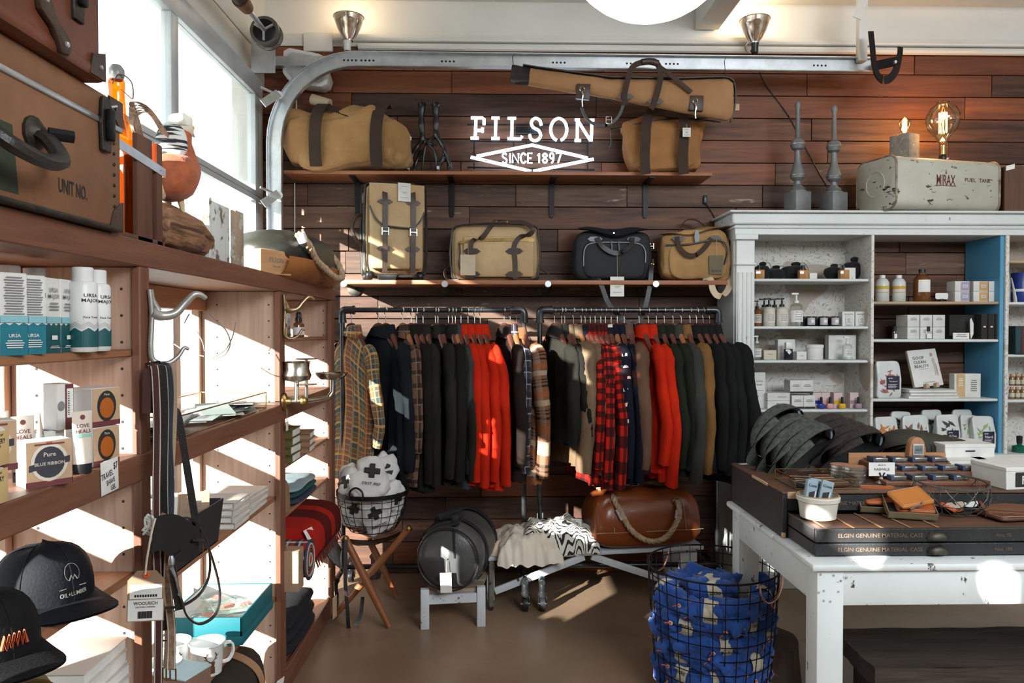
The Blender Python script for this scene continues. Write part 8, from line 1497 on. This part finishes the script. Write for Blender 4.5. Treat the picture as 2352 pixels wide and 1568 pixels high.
for k, (dx, dy, z, r, m, rz, lab) in enumerate(((-.045, .01, .03, .04, orgp, 10, 'orange lettered sticker at the left in the chicken wire basket'), (.005, .03, .032, .034, crp, 20, 'round cream sticker at the back of the chicken wire basket'), (.0, -.015, .028, .034, crp, 0, 'round cream sticker with red spots in the middle of the basket'), (.05, -.01, .03, .036, paper, -20, 'round white sticker at the right in the chicken wire basket'), (-.02, -.035, .018, .04, orgp, 40, 'orange sticker lowest at the front of the basket'), (.03, .0, .012, .045, inkm, 15, 'black sticker lying at the bottom of the basket'))):
    t = T('sticker', lab, 'sticker', (0, 0, 0), 'stickers in the chicken wire basket')
    if m is orgp: MB().prism([(-r, -r*.7, 0), (r, -r*.7, 0), (r, r*.5, 0), (0, r*.8, 0), (-r, r*.6, 0)], (0, 0, .0012)).b('sticker_body', m, t, smooth=False); MB().txt('HEY', (-.004, .012, .0016), X3, Y3, h=.009).txt('GOOD', (0, 0, .0016), X3, Y3, h=.009).txt('LOOKIN', (0, -.012, .0016), X3, Y3, h=.007).b('lettering', paper, t, smooth=False)
    else: MB().cyl((0, 0, -.0008), (0, 0, .0008), r, 24).b('sticker_rim', inkm, t); MB().disc((0, 0, .0011), Z3, r*.93, 24, None, Y3).b('sticker_face', m, t, smooth=False); MB().disc((0, 0, .0014), Z3, r*.12, 10, r*.5, Y3).b('emblem', inkm, t, smooth=False)
    place(t, WB+V((dx, dy, z)), rz, None, 22, rnd.uniform(-8, 8))
# on the case top
q0 = tp_(1770, 1100, ZC_); gt2 = T('glass_tray', 'shallow brass-edged glass tray with dark wallets on the case top', 'tray', (1.13, 2.6, ZC_)); wire_box(gt2, 1.035, 1.255, 2.515, 2.70, ZC_+.002, ZC_+.036, .0018, brass, clearglass)
for k, (x, y, m, lab) in enumerate(((1.10, 2.62, cbk, 'black card wallet with cream edge in the glass tray'), (1.18, 2.64, MATS['brown pad leather'], 'brown leather wallet at the back of the glass tray'), (1.19, 2.555, MATS['brown pad leather'], 'brown leather wallet at the front of the glass tray'), (1.09, 2.55, cbk, 'dark card case at the near corner of the glass tray'))): wallet((x, y, ZC_+.004), 10*k-12, lab, m, 0, 0, .085, .06)
tin = pl('tin metal', (.62, .6, .57), .28, metal=1); tlab = pl('tin label', (.42, .2, .13), .6)
for u, v, n, lab in ((1944, 1107, 5, 'left'), (1975, 1112, 5, 'right')):
    q = tp_(u, v, ZC_)
    for k in range(n): lathe_thing('tin', f'round flat metal tin, {("bottom", "second", "middle", "fourth", "top")[k]} of the {lab} stack of five', 'tin', (q.x+rnd.uniform(-.001, .001), q.y+.045, ZC_+.0115*k), [('tin_base', [(.040, 0), (.0415, .001), (.0415, .006)], tin), ('tin_lid', [(.043, .0055), (.043, .0105), (.041, .0112), (0, .0113)], tin), ('printed_top', [(.037, .01135), (0, .01136)], tlab)], 'round metal tins')
q = tp_(2029, 1112, ZC_); sg2 = T('sign', 'small white place card in a glass holder between tins and wallets', 'sign', (q.x, q.y, ZC_)); C = V((q.x, q.y+.015, ZC_)); MB().lathe([(.02, 0), (.021, .003), (.008, .012), (.01, .018), (.006, .024), (.008, .03)], C, 16).b('holder_foot', chrome, sg2); MB().bx(C.x-.047, C.x+.047, C.y-.004, C.y-.0028, ZC_+.028, ZC_+.076).b('card', paper, sg2); MB().txt('MADE IN', (C.x, C.y-.0045, ZC_+.067), X3, Z3, h=.005).txt('NASHVILLE', (C.x, C.y-.0045, ZC_+.052), X3, Z3, h=.009, w=.056).b('lettering', inkm, sg2, smooth=False)
for s_ in (-1, 1): MB().tube([(C.x+s_*.004, C.y-.004, ZC_+.028), (C.x+s_*.009, C.y-.007, ZC_+.04)], .0025, 6).b('clip', inkm, sg2)
# flat caps
def flatcap(loc, rz, lab, m, s_=1, rx=0, ry=0, grp=None, brim=None, open_=False):
    t = T('flat_cap', lab, 'cap', (0, 0, 0), grp)
    def crown(a, b_): th = 2*pi*a; ph = b_*pi/2; return V((.1*cos(th)*cos(ph)**.7, .13*sin(th)*cos(ph)**.7-.01, .085*sin(ph)**.8*(1+.25*sin(th)*cos(ph))))
    MB().grid(crown, 28, 9, cu=True).b('crown', m, t, ang=70); MB().grid(lambda a, b_: crown(1-a, b_)*.95, 28, 9, cu=True).b('lining', pouch, t, ang=70)
    def br(a, b_): th = pi+pi*a; return V((cos(th)*(.1-.012*b_), sin(th)*.13-.01-.06*b_*sin(pi*a)**.7, -.004-.012*b_*sin(pi*a)-.02*cos(th)**2*b_))
    MB().grid(br, 20, 4).grid(lambda a, b_: br(1-a, b_)-V((0, 0, .005)), 20, 4).b('peak', brim or m, t, ang=70)
    MB().lathe([(.008, 0), (.007, .003), (0, .004)], (0, -.01, .084), 10).b('button', m, t); MB().bx(-.03, .03, .1, .112, .004, .03).b('inner_label', bluc, t); place(t, loc, rz, s_, rx, ry)
    if open_: t.rotation_euler = (Matrix.Rotation(R(rz), 3, 'Z') @ Matrix.Rotation(R(ry), 3, 'Y') @ Matrix.Rotation(R(rx), 3, 'X') @ Matrix.Rotation(R(-90), 3, 'Z')).to_euler()
    return t
herr = mat('green herringbone tweed', (.075, .082, .068), (.03, .034, .028), rough=.92, ns=60, bump=.5, bs=180); brt = mat('brown ribbed tweed', (.035, .024, .02), (.015, .011, .01), rough=.92, ns=60, bump=.5, bs=180); olb = mat('dark olive waxed cotton', (.03, .028, .02), (.02, .019, .014), rough=.6, ns=6, bump=.2)
q = V((X_(1832, 2.85), 2.88, ZC_))
for k in range(4): flatcap((q.x+.026*k-.03, q.y-.036*k+.05, ZC_+.125-.014*k+.02*(k == 0)), 8, f'green herringbone flat cap, {("back and topmost", "second from back", "third from back", "front")[k]} in the nested row', herr, .98, -62+4*k, -34, 'nested green herringbone caps', None, True)
q = V((X_(1952, 2.9), 2.93, ZC_))
for k in range(4): flatcap((q.x+.026*k-.04, q.y-.03*k+.05, ZC_+.108-.012*k), 4, f'brown ribbed flat cap, {("back", "second", "third", "front")[k]} in the nested row beside the green caps', brt, .95, -60+3*k, -20, 'nested brown ribbed caps', None, True)
q = V((X_(2130, 2.95), 2.97, ZC_))
for k in range(5): flatcap((q.x-.06+.035*k, q.y-.008*k, ZC_+.05-.008*k), 85, f'dark olive waxed cap, {ORD[k]} from the left behind the wooden clock', olb, 1.0, 0, 30+3*k, 'dark olive waxed caps')
for k, (u, v) in enumerate(((1712, 1066), (1748, 1064))): q = tp_(u, v, ZC_); MB().at(q.x, q.y, ZC_+.0015, rz=25+30*k).box(0, 0, 0, .05, .03, .001).b('swing_tag', paper, None, ('blank white swing tag lying on the back corner of the case', 'blank white swing tag lying beside the green caps')[k], 'tag', loc=(q.x, q.y, ZC_))
# stepped rack of metal flasks + wooden clock
q = tp_(2080, 1160, ZD); rk = T('display_rack', 'stepped wooden rack holding steel money clips on the case', 'rack', (1.55, 2.65, ZC_)); rw = woodm('reddish rack wood', (.2, .085, .045), (.14, .055, .03), 0, 7, .5); RX0 = 1.375
for k in range(3): MB().bx(RX0+.015*k, RX0+.40-.0*k, 2.56+.085*k, 2.56+.085*(k+1)-.002, ZC_+.001, ZC_+.016+.017*k).b('rack_step', rw, rk, bev=.002)
MB().bx(RX0-.01, RX0+.37, 2.815, 2.83, ZC_+.001, ZC_+.075).b('rack_back', woodm('orange rack back', (.4, .19, .08), (.3, .13, .05), 0, 7), rk, bev=.002)
clipm = mat('brushed steel clip', (.3, .29, .28), (.2, .19, .18), rough=.35, metal=.9, ns=20, bump=.05)
for row, cnt in ((0, 4), (1, 5), (2, 4)):
    for k in range(cnt):
        t = T('money_clip', f'brushed steel money clip, {ORD[k]} from the left in the {("front", "middle", "back")[row]} row of the rack', 'clip', (0, 0, 0), 'steel money clips on the stepped rack'); MB().box(0, 0, .009, .056, .05, .016).b('clip_body', clipm, t, bev=.003); MB().box(-.024, 0, .0095, .01, .0505, .0165).b('blue_band', pl('navy band', (.05, .08, .16), .5), t); MB().quad((-.012, -.0255, .004), (.02, -.0255, .004), (.02, -.0255, .012), (-.012, -.0255, .012)).b('engraved_plate', tin if (row == 2 and k in (1, 3)) else clipm, t, smooth=False); place(t, (RX0+.055+.075*k+.012*row, 2.60+.085*row, ZC_+.0165+.017*row))
wk = T('desk_clock', 'wooden digital clock with an arched top behind the stepped rack', 'clock', (0, 0, 0)); pts = [(-.038, 0, 0), (.038, 0, 0), (.032, 0, .05)]+[(.03*cos(a), 0, .055+.032*sin(a)) for a in [k*pi/10 for k in range(11)]]+[(-.032, 0, .05)]
MB().prism(pts, (0, .03, 0)).b('clock_case', woodm('clock wood', (.42, .2, .09), (.32, .14, .06), 2, 8), wk, bev=.004); MB().bx(-.022, .022, -.004, 0, .018, .062).b('bezel', pl('silver bezel', (.5, .5, .5), .3), wk, bev=.003); MB().bx(-.017, .017, -.005, -.004, .024, .056).b('lcd_screen', pl('lcd grey', (.2, .22, .22), .3), wk); MB().txt('10:25', (0, -.0054, .04), X3, Z3, h=.009).b('digits', inkm, wk, smooth=False); place(wk, (X_(2103, 2.82), 2.795, ZC_+.0505), 5)
# white display boxes with black letters
for k, (x, y, z, w, lab) in enumerate(((1.80, 2.80, ZC_, .16, 'white printed box at the back right of the case top'), (1.93, 2.74, ZC_, .18, 'white printed box nearer the right edge of the case top'), (1.84, 2.90, ZC_+.05, .2, 'white printed box at the top back of the right heap'), (1.82, 2.58, ZC_, .15, 'white box with a dark letterpress window at the right edge'))):
    carton((x, y, z), w, .16, .055 if k < 3 else .075, -8+5*k, card, lab, 'box', [('r', .01, .035, .1, .05, inkm), ('t', 'FIT', .01, .034, .03, card)] if k == 3 else [('l', 0, .03, .05, .012, 1, inkm)], lid=(.012, card))
t = T('leather_strap_box', 'wooden tray leaning at the right end of the drawer', 'tray', (0, 0, 0)); MB().bx(-.09, .09, -.06, .06, 0, .006).b('tray_base', rw, t); MB().bx(-.09, .09, -.06, -.05, .006, .02).bx(-.09, -.08, -.06, .06, .006, .02).b('tray_edge', rw, t); place(t, (1.73, 2.43, ZD+.012), -20, None, 10)
